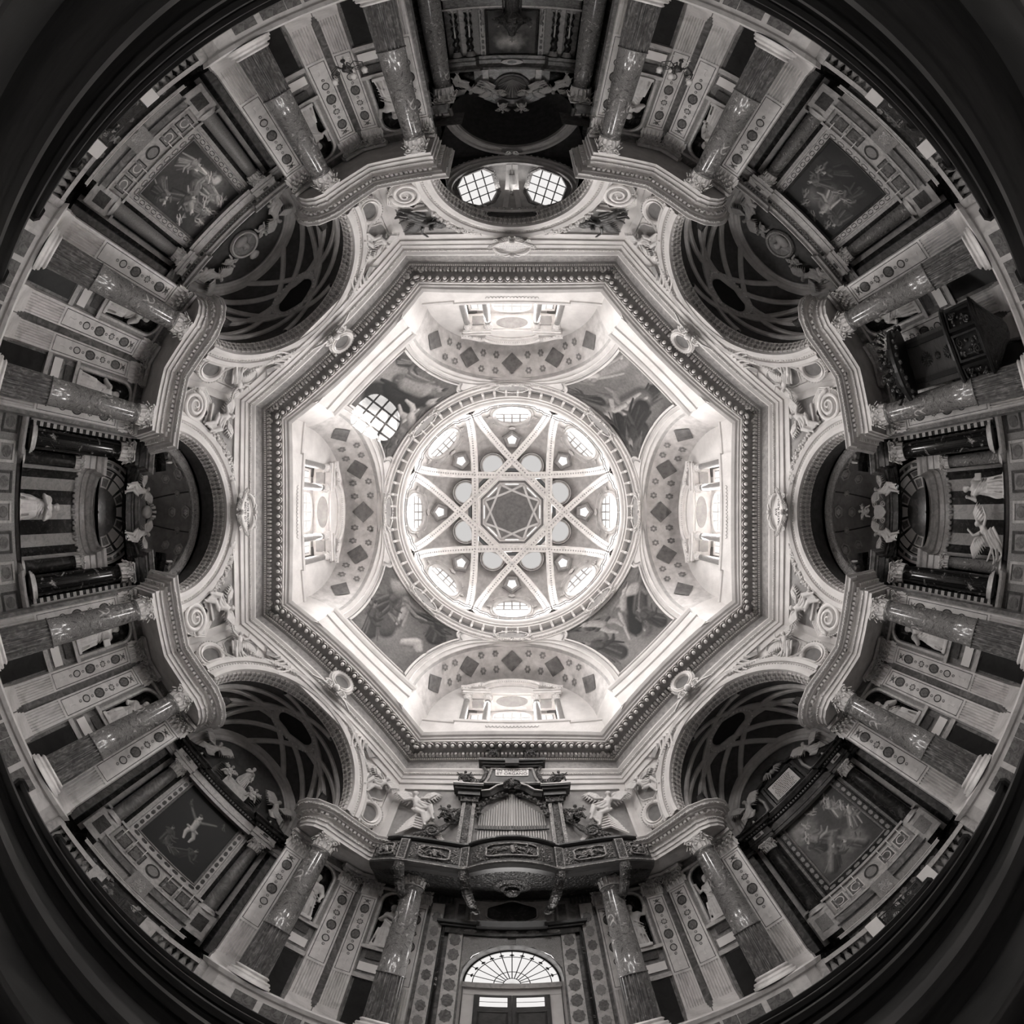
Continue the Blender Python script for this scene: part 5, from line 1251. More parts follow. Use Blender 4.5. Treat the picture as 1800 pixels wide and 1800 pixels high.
for k in (1, 3, 5, 7):
    NM = SIDE[k]; ND = NM.replace('the ', '')
    ch = thing('wall_chapel', 'dark marble walls enclosing %s' % NM, 'wall', None, None, 'structure')
    for sg in (1, -1):
        w_ = MB(); pts = [(1.95, 10.2), (2.0, 10.35), (2.42, 10.4), (2.42, 12.3)]
        w_.grid([[tuple(W3(k, sg * s, a, z)) for s, a in pts] for z in (0, 6.3, 7.2, 8.2)]); link('side_wall', w_, 'grey_marble', ch)
        en_ = MB().sweep([W2(k, sg * 2.4, 10.5), W2(k, sg * 2.4, 12.3)], [(0, 6.2), (.05, 6.3), (.05, 6.6), (.2, 6.7), (.3, 6.95), (0, 7.0)], False, sg); link('side_cornice', en_, 'stucco_dim', ch)
    bw_ = MB(); bw_.add([tuple(W3(k, s, 12.3, z)) for s, z in ((-2.45, 0), (2.45, 0), (2.45, 9.2), (-2.45, 9.2))], [(0, 1, 2, 3)]); link('back_wall', bw_, 'dark_marble', ch)
    # vault with star ribs round an oval oculus
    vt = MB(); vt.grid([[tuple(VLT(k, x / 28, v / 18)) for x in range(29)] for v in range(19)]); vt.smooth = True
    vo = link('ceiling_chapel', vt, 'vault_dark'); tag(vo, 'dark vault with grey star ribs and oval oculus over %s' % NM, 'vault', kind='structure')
    RL = [((.04, .06), (.96, .62)), ((.04, .06), (.64, .985)), ((.04, .94), (.96, .38)), ((.04, .94), (.64, .015))]
    RL += [((1 - a[0], a[1]), (1 - b[0], b[1])) for a, b in RL]
    for (a, b) in RL:
        rows = []
        for i in range(25):
            t = i / 24; x, v = a[0] + (b[0] - a[0]) * t, a[1] + (b[1] - a[1]) * t; p = VLT(k, x, v); q = VLT(k, x + .005 * (b[0] - a[0]), v + .005 * (b[1] - a[1])); tn = (q - p).normalized()
            nx = (VLT(k, min(1, x + .01), v) - VLT(k, max(0, x - .01), v)).cross(VLT(k, x, min(1, v + .01)) - VLT(k, x, max(0, v - .01))).normalized()
            if nx.dot(W3(k, 0, 10.4, 6.5) - p) < 0: nx = -nx
            sd = tn.cross(nx).normalized(); rows.append([tuple(p + sd * o_ + nx * h_) for o_, h_ in ((.1, 0), (.1, .07), (.05, .1), (-.05, .1), (-.1, .07), (-.1, 0))])
        link('vault_rib', MB().grid(rows), 'stucco_dim', vo)  # stucco toned down in colour for the dim light on the ribs
    oc = []
    for i in range(36):
        t = 2 * PI * i / 36; oc.append((.5 + .1 * math.cos(t), .5 + .135 * math.sin(t)))
    cen = VLT(k, .5, .5); om = MB(); rows = []
    for f_, dz in ((1.45, .02), (1.4, -.08), (1.25, -.12), (1.05, -.1), (1.0, 0)): rows.append([tuple(VLT(k, .5 + (x - .5) * f_, .5 + (v - .5) * f_) + Vector((0, 0, dz))) for x, v in oc])
    om.grid(rows, cu=True); om.smooth = True; og = link('oculus_frame', om, 'stucco_dim', vo)
    om = MB(); om.add([tuple(VLT(k, x, v) + Vector((0, 0, -.025))) for x, v in oc], [tuple(range(36))]); link('oculus_opening', om, 'void', og)  # near-black sheet paints the shade of the hole
    lf = MB()
    for i in range(36):
        x, v = oc[i]; p = VLT(k, .5 + (x - .5) * 1.28, .5 + (v - .5) * 1.28) + Vector((0, 0, -.12)); lf.ball(tuple(p), .045, 5, 4)
    link('oculus_leaves', lf, 'stucco', og)
    # back arch band
    mt = wallm(k, 0, 12.28, 0)
    z0, r0 = 6.7, 1.84
    ab = [(r0 * math.cos(PI * i / 36), z0 + r0 * math.sin(PI * i / 36)) for i in range(37)]
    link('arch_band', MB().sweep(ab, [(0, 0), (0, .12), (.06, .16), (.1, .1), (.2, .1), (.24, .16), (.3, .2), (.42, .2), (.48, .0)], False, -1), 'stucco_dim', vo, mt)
    link('lunette_field', MB().plate(ab, -.01, .03), 'vault_dark', ch, mt)
    # altar front architecture
    al = thing('altarpiece_frame', 'inlaid marble altar surround framing the painting in %s' % NM, 'altar', None, mt)
    dk = 'dark_marble' if k == 3 else 'pale_marble'
    ep = [(-2.3, .02), (-2.3, .32), (-1.95, .32), (-1.95, .6), (-1.2, .6), (-1.2, .4), (1.2, .4), (1.2, .6), (1.95, .6), (1.95, .32), (2.3, .32), (2.3, .02)]
    e1 = MB().sweep(ep, [(0, 5.66), (.0, 5.78), (.03, 5.8), (.03, 5.88), (.0, 5.9), (.0, 6.06)], False, 1)
    def up(mb): mb.v = [(x, z, y) for x, y, z in mb.v]; mb.f = [tuple(reversed(f)) for f in mb.f]; return mb
    link('entablature', up(e1), dk, al)
    link('cornice', up(MB().sweep(ep, [(0, 6.06), (.06, 6.1), (.08, 6.16), (.2, 6.2), (.22, 6.28), (.3, 6.34), (.3, 6.38), (0, 6.4)], False, 1)), 'dark_marble' if k in (3, 5) else 'pale_marble', al)
    cpl = MB(); cpl.add([(x, 5.67, y) for x, y in ep], [tuple(range(len(ep)))]); link('soffit', cpl, 'grey_marble', al)
    cpl = MB(); cpl.add([(x, 6.39, y) for x, y in ep], [tuple(range(len(ep)))]); link('cornice_top', cpl, 'dust', al)
    dn = up(blocks(ep, .1, .55, .05, .13, 6.1, 6.17)); link('dentil_course', dn, 'bronze', al, kind='stuff')
    for x in (-1.58, 1.58): link('corner_block', MB().box(x - .17, x + .17, 5.92, 6.06, .55, .63), 'pale_marble', al); 
    for x in (-1.58, 1.58): link('block_inset', MB().box(x - .09, x + .09, 5.95, 6.03, .62, .645), 'inlay_dark', al)
    # back panel strips beside the painting
    for sg in (1, -1):
        link('side_strip', MB().box(*sorted((sg * 1.16, sg * 1.3)), 2.4, 5.66, .02, .12), 'pale_marble' if k != 3 else 'grey_marble', al)
        link('dark_strip', MB().box(*sorted((sg * 1.3, sg * 1.84)), 2.4, 5.66, .02, .06), 'dark_marble', al)
        link('outer_strip', MB().box(*sorted((sg * 1.84, sg * 1.98)), 1.3, 5.66, .02, .16), 'pale_marble', al)
        link('outer_dark', MB().box(*sorted((sg * 1.98, sg * 2.12)), 1.3, 5.66, .02, .1), 'dark_marble', al)
        link('outer_pale', MB().box(*sorted((sg * 2.12, sg * 2.3)), 1.3, 5.66, .02, .2), 'grey_marble', al)
        link('plinth', MB().box(*sorted((sg * 1.3, sg * 1.86)), 1.5, 2.44, .02, .62), 'pale_marble', al)
        link('plinth_inset', MB().box(*sorted((sg * 1.42, sg * 1.74)), 1.75, 2.25, .6, .635), 'inlay_dark' if k != 3 else 'brocatello', al)
        small_column(k, sg * 1.56, 11.86, 2.44, 5.66, .19, COLM[k], 'altar column in %s, side nearer %s' % (NM, SIDE[(k + sg) % 8]), 'altar columns')
    # painting with its frame
    PH, PWD, pb = 2.68, 1.86, 2.98
    p = thing('painting', 'altarpiece painting %s, in %s' % (PICSAY[k], NM), 'painting', 'chapel paintings', wallm(k, 0, 12.2, pb))
    link('canvas', canvas(pic_altar(k), PWD, PH), None, p)
    rc = rect(-PWD / 2, PWD / 2, 0, PH)
    link('frame', MB().sweep(rc, [(0, 0), (0, .06), (.04, .1), (.07, .06)], True, -1), 'gilt' if k != 1 else 'bronze', p)
    link('outer_frame', MB().sweep(rect(-PWD / 2 - .07, PWD / 2 + .07, -.07, PH + .07), [(0, -.02), (0, .05), (.16, .05), (.18, .1), (.22, .1), (.24, -.05)], True, -1), 'dark_marble' if k == 3 else 'pale_marble', p)
    # inlaid chain on the outer frame
    ch_ = MB(); per = rect(-PWD / 2 - .15, PWD / 2 + .15, -.15, PH + .15)
    for q, d, L in path_len_points(per, .26, True):
        nn = Vector((-d.y, d.x)); hx = [q + d * x_ + nn * y_ for x_, y_ in ((-.1, 0), (-.06, .05), (.06, .05), (.1, 0), (.06, -.05), (-.06, -.05))]
        ch_.add([(h_.x, h_.y, .056) for h_ in hx], [tuple(range(6))]) if k in (3, 5) else ch_.tube([(h_.x, h_.y, .056) for h_ in hx], .011, 4, True)
    link('frame_inlay', ch_, 'inlay_dark' if k != 3 else 'brocatello', p, kind='stuff')
    # predella, gradine, tabernacle, table
    at_ = thing('altar_table', 'marble altar table and steps with inlaid front in %s' % NM, 'altar', 'chapel altars', mt)
    link('predella', MB().box(-1.3, 1.3, 1.95, 2.62, .02, .3), 'pale_marble', at_)
    for j, x in enumerate((-1.02, -.52, 0, .52, 1.02)):
        if j == 2:
            link('predella_roundel', ring_plate(ellipse(.2, .2, 24), ellipse(.15, .15, 24), .3, .33), 'inlay_dark', at_, Matrix.Translation((0, 2.28, 0))); link('roundel_stone', MB().plate(ellipse(.15, .15, 20, c=(0, 2.28)), .29, .315), 'brocatello', at_)
        else:
            q = rect(x - .2, x + .2, 2.08, 2.48); link('predella_panel', ring_plate(q, rect(x - .17, x + .17, 2.11, 2.45), .3, .32), 'white_plaster' if k == 3 else 'inlay_dark', at_)
            link('panel_stone', MB().plate(rect(x - .17, x + .17, 2.11, 2.45), .29, .31), 'inlay_mid' if k != 7 else 'brocatello', at_)
            if k in (3, 7): link('panel_ring', ring_plate(ellipse(.13, .14, 20, c=(x, 2.28)), ellipse(.1, .11, 20, c=(x, 2.28)), .31, .325), 'white_plaster', at_)
    link('ledge', MB().box(-1.9, 1.9, 2.62, 2.7, .02, .4), 'pale_marble', at_)
    link('gradine', MB().box(-1.3, 1.3, 1.62, 1.95, .02, .7), 'grey_marble', at_); link('gradine_edge', MB().box(-1.34, 1.34, 1.9, 1.96, .02, .74), 'pale_marble', at_)
    link('lower_gradine', MB().box(-1.3, 1.3, 1.3, 1.62, .02, .95), 'brocatello', at_); link('gradine_edge', MB().box(-1.34, 1.34, 1.57, 1.63, .02, 1.0), 'dark_marble', at_)
    link('tabernacle', MB().box(-.26, .26, 1.3, 1.9, .9, 1.1), 'brocatello', at_); link('tabernacle_door', MB().plate([(-.14, 1.36), (.14, 1.36), (.14, 1.65)] + ellipse(.14, .14, 8, 0, PI, (0, 1.65)) + [(-.14, 1.65)], 1.1, 1.13), 'gilt', at_)
    link('table_top', MB().box(-1.4, 1.4, 1.2, 1.3, .02, 1.6), 'pale_marble', at_)
    fr_ = link('table_front', MB().box(-1.25, 1.25, .3, 1.2, .02, 1.45), 'inlay_dark', at_)
    rnd = random.Random(k)
    for q in range(26):
        x, y, rr = rnd.uniform(-1.1, 1.1), rnd.uniform(.4, 1.1), rnd.uniform(.05, .1); fm = MB()
        for pe in range(5): fm.plate(ellipse(rr * .5, rr * .5, 8, c=(x + rr * .6 * math.cos(pe * 1.257), y + rr * .6 * math.sin(pe * 1.257))), 1.45, 1.458)
        link('inlaid_flower', fm, 'brocatello' if q % 3 else 'pale_marble', fr_, kind='stuff')
    link('altar_step', MB().box(-2.0, 2.0, 0, .3, .02, 2.1), 'grey_marble', at_)
    cl = link('altar_cloth', MB().box(-1.42, 1.42, 1.3, 1.315, .98, 1.62), 'frost', None, mt); tag(cl, 'white cloth on the altar table of %s' % NM, 'altar cloth', 'altar cloths')
    cl.data.transform(Matrix.Identity(4))
    for j, x in enumerate((-1.1, -.75, -.42, .42, .75, 1.1)): candlestick(standm(k, x, 12.28 - .55, 1.96, 0), 'gilt candlestick, number %s from %s, on the altar of %s' % (['one', 'two', 'three', 'four', 'five', 'six'][j], SIDE[(k - 1) % 8], ND), .85)
    # communion rail
    rl = thing('balustrade', 'inlaid marble communion rail before %s' % NM, 'balustrade', 'chapel balustrades', mt)
    fz = 2.55
    link('kerb', MB().box(-1.9, 1.9, .0, .3, fz - .12, fz + .12), 'pale_marble', rl); link('top_rail', MB().box(-1.9, -.5, .92, 1.04, fz - .13, fz + .13), 'pale_marble', rl); link('top_rail', MB().box(.5, 1.9, .92, 1.04, fz - .13, fz + .13), 'pale_marble', rl)
    for sg in (1, -1):
        link('rail_pier', MB().box(*sorted((sg * .5, sg * .78)), .3, 1.06, fz - .15, fz + .15), 'paper_white' if k in (1, 3, 7) else 'pale_marble', rl); link('rail_pier', MB().box(*sorted((sg * 1.74, sg * 1.95)), .3, 1.06, fz - .15, fz + .15), 'pale_marble', rl)
        for j in range(6): link('baluster', BALM, None, rl, Matrix.Translation((sg * (.88 + .155 * j), .3, fz)) @ Matrix.Rotation(-PI / 2, 4, 'X'))
    gt = thing('rail_gate', 'low openwork iron gate in the communion rail of %s' % NM, 'gate', 'rail gates', mt)
    for sg in (1, -1):
        g = MB(); x0, x1 = sg * .03, sg * .48
        for yy in (.34, .98): g.tube([(x0, yy, fz), (x1, yy, fz)], .016, 5)
        for xx in (x0, x1): g.tube([(xx, .32, fz), (xx, 1.0, fz)], .016, 5)
        for q in range(4):
            yy = .42 + .16 * q; g.tube(spiral(((x0 + x1) / 2 - .1, yy, fz), .075, 1.6, 1, 16, .8), .009, 4); g.tube(spiral(((x0 + x1) / 2 + .1, yy, fz), .075, 1.6, -1, 16, .8), .009, 4)
        link('gate_leaf', g, 'bronze' if k != 3 else 'iron', gt)
    # lunette sculpture
    ml = lambda x, y, o_=.06: wallm(k, 0, 12.28 - o_, 0) @ Matrix.Translation((x, y, 0))
    for sg in (1, -1):
        angel_at('lunette_angel', 'recline', sg, ml(-sg * 1.35, 6.95, .3) @ Matrix.Rotation(sg * .25, 4, 'Z'), .85, 'white angel seated at the foot of the lunette of %s, towards %s' % (NM, SIDE[(k + sg) % 8]), 'lunette angels', mat='statue_dim' if k == 1 else None)
    if k in (7, 1):
        md = thing('medallion', 'round carved medallion in the lunette of %s' % NM, 'medallion', None, ml(0, 7.35))
        dk_ = MB().plate(ellipse(.4, .4, 32), 0, .08); link('disc', dk_, 'grey_marble', md); link('rim', MB().sweep(ellipse(.4, .4, 32), [(0, .06), (.02, .14), (.07, .16), (.12, .08), (.13, 0)], True, -1), 'carved_grey' if k == 1 else 'stucco_dim', md)
        bs = MB(); bs.ball((0, .08, .12), .14, 10, 8, (.9, 1.2, .9)); bs.ball((.02, -.2, .1), .24, 10, 8, (1.1, .8, .6)); bs.ball((.1, .1, .18), .06, 6, 5); link('relief_bust', fuse(bs, .02, 3), None, md).data.materials.append(M['statue_dim'])
        for sg in (1, -1): angel_at('lunette_putto', 'putto', sg, ml(sg * .72, 7.35), .62, 'small winged child beside the medallion of %s, towards %s' % (NM, SIDE[(k - sg) % 8]), 'lunette putti', 'putto', 'statue_dim' if k == 1 else None)
        if k == 7: o = link('shell_crest', smesh(MB().ball((0, 0, .1), .2, 10, 6, (1, .8, .5)), 'shell', 'statue_marble'), None, None, ml(0, 7.98)); tag(o, 'pale shell crest above the medallion of the upper left chapel', 'shell')
    elif k == 3:
        tb_ = thing('inscription_tablet', 'white inscribed tablet in a black aedicule in the lower right chapel lunette', 'tablet', None, ml(0, 7.05))
        link('surround', MB().box(-.72, .72, -.5, .52, 0, .1), 'dark_marble', tb_); link('frame', MB().sweep(rect(-.5, .5, -.36, .36), [(0, .1), (.02, .16), (.08, .16), (.12, .1)], True, -1), 'black_marble', tb_)
        pl_ = link('tablet', MB().box(-.48, .48, -.34, .34, .1, .13), 'paper_white', tb_); ms = MB(); rnd = random.Random(2)
        for i in range(10):
            y = .28 - .062 * i; x = -.42 + rnd.uniform(0, .12)
            xe = .42 - rnd.uniform(0, .12)
            while x < xe: w2 = rnd.uniform(.02, .07); ms.box(x, min(xe, x + w2), y - .013, y + .013, .128, .134); x += w2 + .02
        link('lettering', ms, 'ink', pl_, kind='stuff')
        link('pediment', MB().sweep([(-.8, .55), (-.55, .62), (-.3, .9), (0, .95), (.3, .9), (.55, .62), (.8, .55)], [(-.05, .08), (-.03, .22), (.05, .26), (.07, .08)], False, 1), 'dark_marble', tb_)
        wh = MB(); wh.ball((0, .72, .2), .09, 10, 8); 
        feather_wing(wh, (.06, .7, .16), (.3, .84, .16), (.08, -.2, 0), 5, .022); feather_wing(wh, (-.06, .7, .16), (-.3, .84, .16), (-.08, -.2, 0), 5, .022); link('winged_head', wh, 'statue_dim', tb_)
        for sg in (1, -1): link('side_volute', MB().tube([(sg * .92, .3, .12), (sg * .86, .0, .12), (sg * .92, -.35, .12), (sg * 1.1, -.45, .12)], [.05, .06, .06, .05], 6), 'statue_dim', tb_)
    else:
        o = link('lunette_figure', STAT[2], None, None, standm(k, 0, 11.95, 6.85, .4) @ Matrix.Diagonal((.75, .75, .75, 1))); tag(o, 'white robed figure on a pedestal in the lower left chapel lunette', 'statue')
        o = link('lunette_pedestal', MB().box(-.45, .45, 6.4, 6.86, .15, .5), 'pale_marble', None, mt); tag(o, 'pale pedestal under the robed figure in the lower left lunette', 'pedestal')
        for sg in (1, -1): angel_at('lunette_putto', 'putto', sg, ml(sg * .5, 6.9, .35), .62, 'small winged child beside the robed figure, towards %s' % SIDE[(k - sg) % 8], 'lunette putti', 'putto')
        for sg in (1, -1):
            ry_ = MB()
            for q in range(9): ry_.tube([(sg * .95, 6.45 + .05 * q, .08), (sg * (.75 + .02 * q), 6.5 + .085 * q, .1), (sg * (.5 + .03 * q), 6.5 + .09 * q, .08)], .018, 4)
            o = link('ribbed_shell', ry_, 'grey_marble', None, mt); tag(o, 'ribbed stone shell scroll low in the lower left lunette, %s end' % ('right' if sg > 0 else 'left'), 'shell')
    for sg in (1, -1):
        vb = MB(); vb.tube([(sg * 2.1, 6.42, .5), (sg * 1.75, 6.5, .55), (sg * 1.5, 6.72, .5), (sg * 1.3, 6.66, .5)], [.1, .13, .12, .07], 8)
        o = link('pediment_scroll', vb, 'dark_marble' if k in (3, 5) else 'pale_marble', None, mt); tag(o, 'broken pediment scroll over the altar of %s, towards %s' % (NM, SIDE[(k - sg) % 8]), 'scroll', 'pediment scrolls')
# ------------------------------------------------------------------ side altars (left and right)
def conch(k, a0, z0, Rs, Rz, D, th, ps):
    return W3(k, Rs * math.cos(th) * math.cos(ps), a0 + D * math.sin(ps), z0 + Rz * math.sin(th) * math.cos(ps))
def conch_frame(k, a0, z0, Rs, Rz, D, th, ps, lift=.0):
    p = conch(k, a0, z0, Rs, Rz, D, th, ps); e = .01
    du = conch(k, a0, z0, Rs, Rz, D, th + e, ps) - p; dv = conch(k, a0, z0, Rs, Rz, D, th, ps + e) - p
    n = du.cross(dv).normalized(); c = W3(k, 0, a0, z0)
    if n.dot(c - p) < 0: n = -n
    v = dv.normalized(); u = v.cross(n); return frame(p + n * lift, u, v, n)
hexr = MB(); hx_ = regular(6, .2, 0); hexr.merge(ring_plate(hx_, scaled(hx_, .72), 0, .05)); hexr.merge(ring_plate(scaled(hx_, .6), scaled(hx_, .5), 0, .03)); HEXR = hexr.mesh('coffer'); HEXR.materials.append(M['stucco_dim'])
rsm = MB()
for i in range(6): rsm.ball((.06 * math.cos(i * PI / 3), .06 * math.sin(i * PI / 3), .03), .035, 6, 4)
rsm.ball((0, 0, .05), .035, 6, 4); ROSM = rsm.mesh('rosette'); ROSM.materials.append(M['stucco'])
for k in (2, 6):
    NM = SIDE[k]; sd = 'right' if k == 2 else 'left'
    ch = thing('wall_side_chapel', 'dark marble walls of the recess behind %s' % NM, 'wall', None, None, 'structure')
    for sg in (1, -1):
        w_ = MB(); w_.grid([[tuple(W3(k, sg * s, a, z)) for s, a in ((2.05, 10.2), (2.08, 10.6), (2.3, 10.7), (2.3, 13.2))] for z in (0, 3, 6.3, 9.4)]); link('side_wall', w_, 'grey_marble', ch)
    bk = MB(); bk.add([tuple(W3(k, s, 13.2, z)) for s, z in ((-2.4, 0), (2.4, 0), (2.4, 9.6), (-2.4, 9.6))], [(0, 1, 2, 3)]); link('back_wall', bk, 'dark_marble', ch)
    # plain reveal and coffered half dome
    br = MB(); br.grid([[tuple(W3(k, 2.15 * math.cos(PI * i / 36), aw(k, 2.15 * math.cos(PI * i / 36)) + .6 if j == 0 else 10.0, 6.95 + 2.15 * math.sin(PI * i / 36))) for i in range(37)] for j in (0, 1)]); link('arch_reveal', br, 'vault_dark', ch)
    CA = (9.95, 6.75, 2.12, 2.12, 2.7)
    cn = MB(); cn.grid([[tuple(conch(k, *CA, PI * i / 36, PI / 2 * .97 * j / 14)) for i in range(37)] for j in range(15)]); cn.smooth = True
    cd = link('ceiling_side_chapel', cn, 'panel_mid'); tag(cd, 'coffered half dome over %s' % NM, 'half dome', kind='structure')
    rim = MB(); rows = []
    for i in range(37):
        th = PI * i / 36; rows.append([tuple(conch(k, CA[0] + da, CA[1], CA[2] + dr, CA[3] + dr, CA[4], th, 0)) for dr, da in ((.06, -.02), (-.02, -.04), (-.06, .0), (-.16, .02), (-.2, .06), (-.2, .16), (-.1, .2))])
    rim.grid(rows); link('carved_rim', rim, 'carved_grey', cd)
    for i in range(5):
        for j, ps in enumerate((.24, .5)):
            th = PI * (i + .5) / 5
            mm = conch_frame(k, *CA, th, ps, .01) @ Matrix.Diagonal((1.15 - .25 * j, 1.15 - .25 * j, 1, 1)); link('coffer', HEXR, None, cd, mm); link('rosette', ROSM, None, cd, mm)
    for i in range(4):
        th = PI * (i + 1) / 5
        for ps in (.37,): mm = conch_frame(k, *CA, th, ps, .01) @ Matrix.Diagonal((.6, .6, 1, 1)); link('coffer', HEXR, None, cd, mm); link('rosette', ROSM, None, cd, mm)
        tl = MB(); tl.tube([tuple(conch(k, *CA, th, .05 + .9 * q / 12)) for q in range(13)], .025, 5); link('groove_rib', tl, 'vault_dark', cd)
    # aedicule
    ae = thing('altar_aedicule', 'black and white marble altar frame of %s' % NM, 'altar', None, wallm(k, 0, 12.0, 0))
    ep = [(-2.25, -.3), (-2.25, .55), (-2.12, .55), (-2.12, 1.3), (-1.32, 1.3), (-1.32, .7), (-1.0, .5), (-.6, .35), (0, .3), (.6, .35), (1.0, .5), (1.32, .7), (1.32, 1.3), (2.12, 1.3), (2.12, .55), (2.25, .55), (2.25, -.3)]
    link('entablature', up(MB().sweep(ep, [(0, 6.62), (0, 6.74), (.03, 6.76), (.03, 6.84), (0, 6.86), (0, 7.02)], False, 1)), 'dark_marble', ae)
    link('cornice', up(MB().sweep(ep, [(0, 7.0), (.04, 7.02), (.06, 7.08), (.14, 7.1), (.18, 7.18), (.22, 7.22), (.22, 7.26), (0, 7.28)], False, 1)), 'grey_marble', ae)
    cp = MB(); cp.add([(x, 6.63, y) for x, y in ep[2:-2]], [tuple(range(len(ep) - 4))]); link('soffit', cp, 'dark_marble', ae)
    for sg in (1, -1):
        pd_ = MB().sweep([(sg * 2.15, 7.3), (sg * 1.9, 7.52), (sg * 1.5, 7.72), (sg * 1.25, 7.76)], [(-.06, .9), (-.04, 1.3), (.04, 1.42), (.08, 1.42), (.08, .9)], False, -sg); link('broken_pediment', pd_, 'dark_marble', ae)
        link('attic_block', MB().box(*sorted((sg * 1.35, sg * 2.08)), 7.26, 7.5, .6, 1.25), 'black_marble', ae)
        small_column(k, sg * 1.72, 11.0, 2.9, 6.62, .26, 'black_marble', 'veined black column of %s, towards %s' % (NM, SIDE[(k + sg) % 8]), 'black columns of the side altars', 'black_column')
        small_column(k, sg * 1.36, 11.85, 2.72, 5.1, .17, 'dark_marble' if k == 6 else 'red_marble', 'slim inner column of %s, towards %s' % (NM, SIDE[(k + sg) % 8]), 'inner columns of the side altars', 'inner_column')
        st = link('check_strip', MB().box(*sorted((sg * 1.98, sg * 2.1)), 2.8, 6.6, 1.0, 1.12), 'dark_marble', ae)
        for q in range(16): link('check', MB().box(*sorted((sg * 1.985, sg * 2.095)), 2.9 + .23 * q, 3.01 + .23 * q, 1.1, 1.13), 'pale_marble', st)
        link('outer_strip', MB().box(*sorted((sg * 2.1, sg * 2.26)), 2.8, 6.6, .9, 1.3), 'pilaster_marble', ae)
        link('spandrel', MB().plate([(sg * 1.5, 5.9), (sg * 1.5, 7.3), (sg * .2, 7.3), (sg * .5, 7.25), (sg * 1.0, 6.9), (sg * 1.32, 6.3)], -.05, .02), 'black_marble', ae)
    # fan niche head
    FA = (12.0, 5.92, 1.3, 1.3, .38)
    fn = MB(); fn.grid([[tuple(conch(k, *FA, PI * i / 24, PI / 2 * .98 * j / 8)) for i in range(25)] for j in range(9)]); fn.smooth = True
    inv = wallm(k, 0, 12.0, 0).inverted()
    def toloc(mb): mb.v = [tuple(inv @ Vector(p)) for p in mb.v]; return mb
    fh = link('fan_niche', toloc(fn), 'dark_marble', ae)
    for i in range(7):
        for (p0, p1) in ((.1, .52), (.58, .95)):
            t0, t1 = PI * (i + .1) / 7, PI * (i + .9) / 7
            if i % 2 == 0 or True:
                q = MB(); rows = [[tuple(conch(k, FA[0], FA[1], FA[2] - .03, FA[3] - .03, FA[4] - .03, t0 + (t1 - t0) * a / 4, p0 + (p1 - p0) * b / 2)) for a in range(5)] for b in range(3)]; q.grid(rows)
                link('fan_panel', toloc(q), 'paper_white' if i % 2 else 'pilaster_marble', fh)
                qi = MB(); m0, m1 = t0 + (t1 - t0) * .16, t1 - (t1 - t0) * .16; b0, b1 = p0 + .05, p1 - .05
                qi.grid([[tuple(conch(k, FA[0], FA[1], FA[2] - .04, FA[3] - .04, FA[4] - .04, m0 + (m1 - m0) * a / 4, b0 + (b1 - b0) * b / 2)) for a in range(5)] for b in range(3)])
                if i % 2 == 0: link('fan_inset', toloc(qi), 'inlay_mid', fh)
    arc = [(1.3 * math.cos(PI * i / 28), 5.92 + 1.3 * math.sin(PI * i / 28)) for i in range(29)]
    link('niche_arch', MB().sweep(arc, [(0, -.05), (0, .06), (.04, .1), (.18, .1), (.2, .14), (.24, .14), (.26, 0)], False, -1), 'pale_marble', ae)
    vs_ = MB()
    for i in range(13):
        th = PI * (i + .5) / 13; c, s_ = math.cos(th), math.sin(th); vs_.add([((1.3 + r_) * math.cos(th + d_), 5.92 + (1.3 + r_) * math.sin(th + d_), .105) for r_, d_ in ((.06, -.09), (.16, -.09), (.16, .09), (.06, .09))], [(0, 1, 2, 3)])
    link('arch_inlay', vs_, 'inlay_dark', ae, kind='stuff')
    # inner entablature following the niche, back panels, shelf
    nc_ = [(1.55 * math.cos(PI - PI * i / 20), -.05 - .75 * math.sin(PI * i / 20)) for i in range(21)]
    pth = [(-1.62, .3), (-1.2, .3), (-1.2, -.05)] + [(1.2 * math.cos(PI - PI * i / 16), -.05 - .8 * math.sin(PI * i / 16)) for i in range(1, 16)] + [(1.2, -.05), (1.2, .3), (1.62, .3)]
    link('niche_entablature', up(MB().sweep(pth, [(0, 5.1), (0, 5.28), (.03, 5.3), (.0, 5.32), (.0, 5.5), (.06, 5.55), (.1, 5.7), (.16, 5.78), (.18, 5.88), (-.1, 5.92)], False, 1)), 'pale_marble', ae)
    hg = MB()
    for i in range(15):
        x = -1.1 + 2.2 * i / 14; y = -.05 - .78 * math.sqrt(max(0, 1 - (x / 1.2) ** 2)); hg.ball((x, 5.06, y + .04), .07, 6, 5, (1, 1.3, .7))
    link('capital_frieze', hg, 'statue_dim', ae, kind='stuff')
    NB = 9
    for i in range(NB):
        a0_, a1_ = PI * i / NB, PI * (i + 1) / NB; q = MB(); rows = []
        for t in (0, .5, 1):
            a_ = a0_ + (a1_ - a0_) * t; rr = 1.2; rows.append([(-rr * math.cos(a_), z, -.05 - .82 * math.sin(a_)) for z in (2.7, 5.1)])
        q.grid(rows); link('niche_panel', q, 'pale_marble' if i % 2 == 0 else 'dark_marble', ae)
    sp_ = [(-2.3, .9), (-2.3, 1.35), (-1.35, 1.35), (-1.2, .6), (1.2, .6), (1.35, 1.35), (2.3, 1.35), (2.3, .9)]
    link('shelf', up(MB().sweep(sp_, [(0, 2.5), (.05, 2.55), (.1, 2.62), (.12, 2.7), (-.1, 2.72)], False, 1)), 'pale_marble', ae)
    cp = MB(); cp.add([(x, 2.71, y) for x, y in sp_] , [tuple(range(len(sp_)))]); link('shelf_top', cp, 'pale_marble', ae)
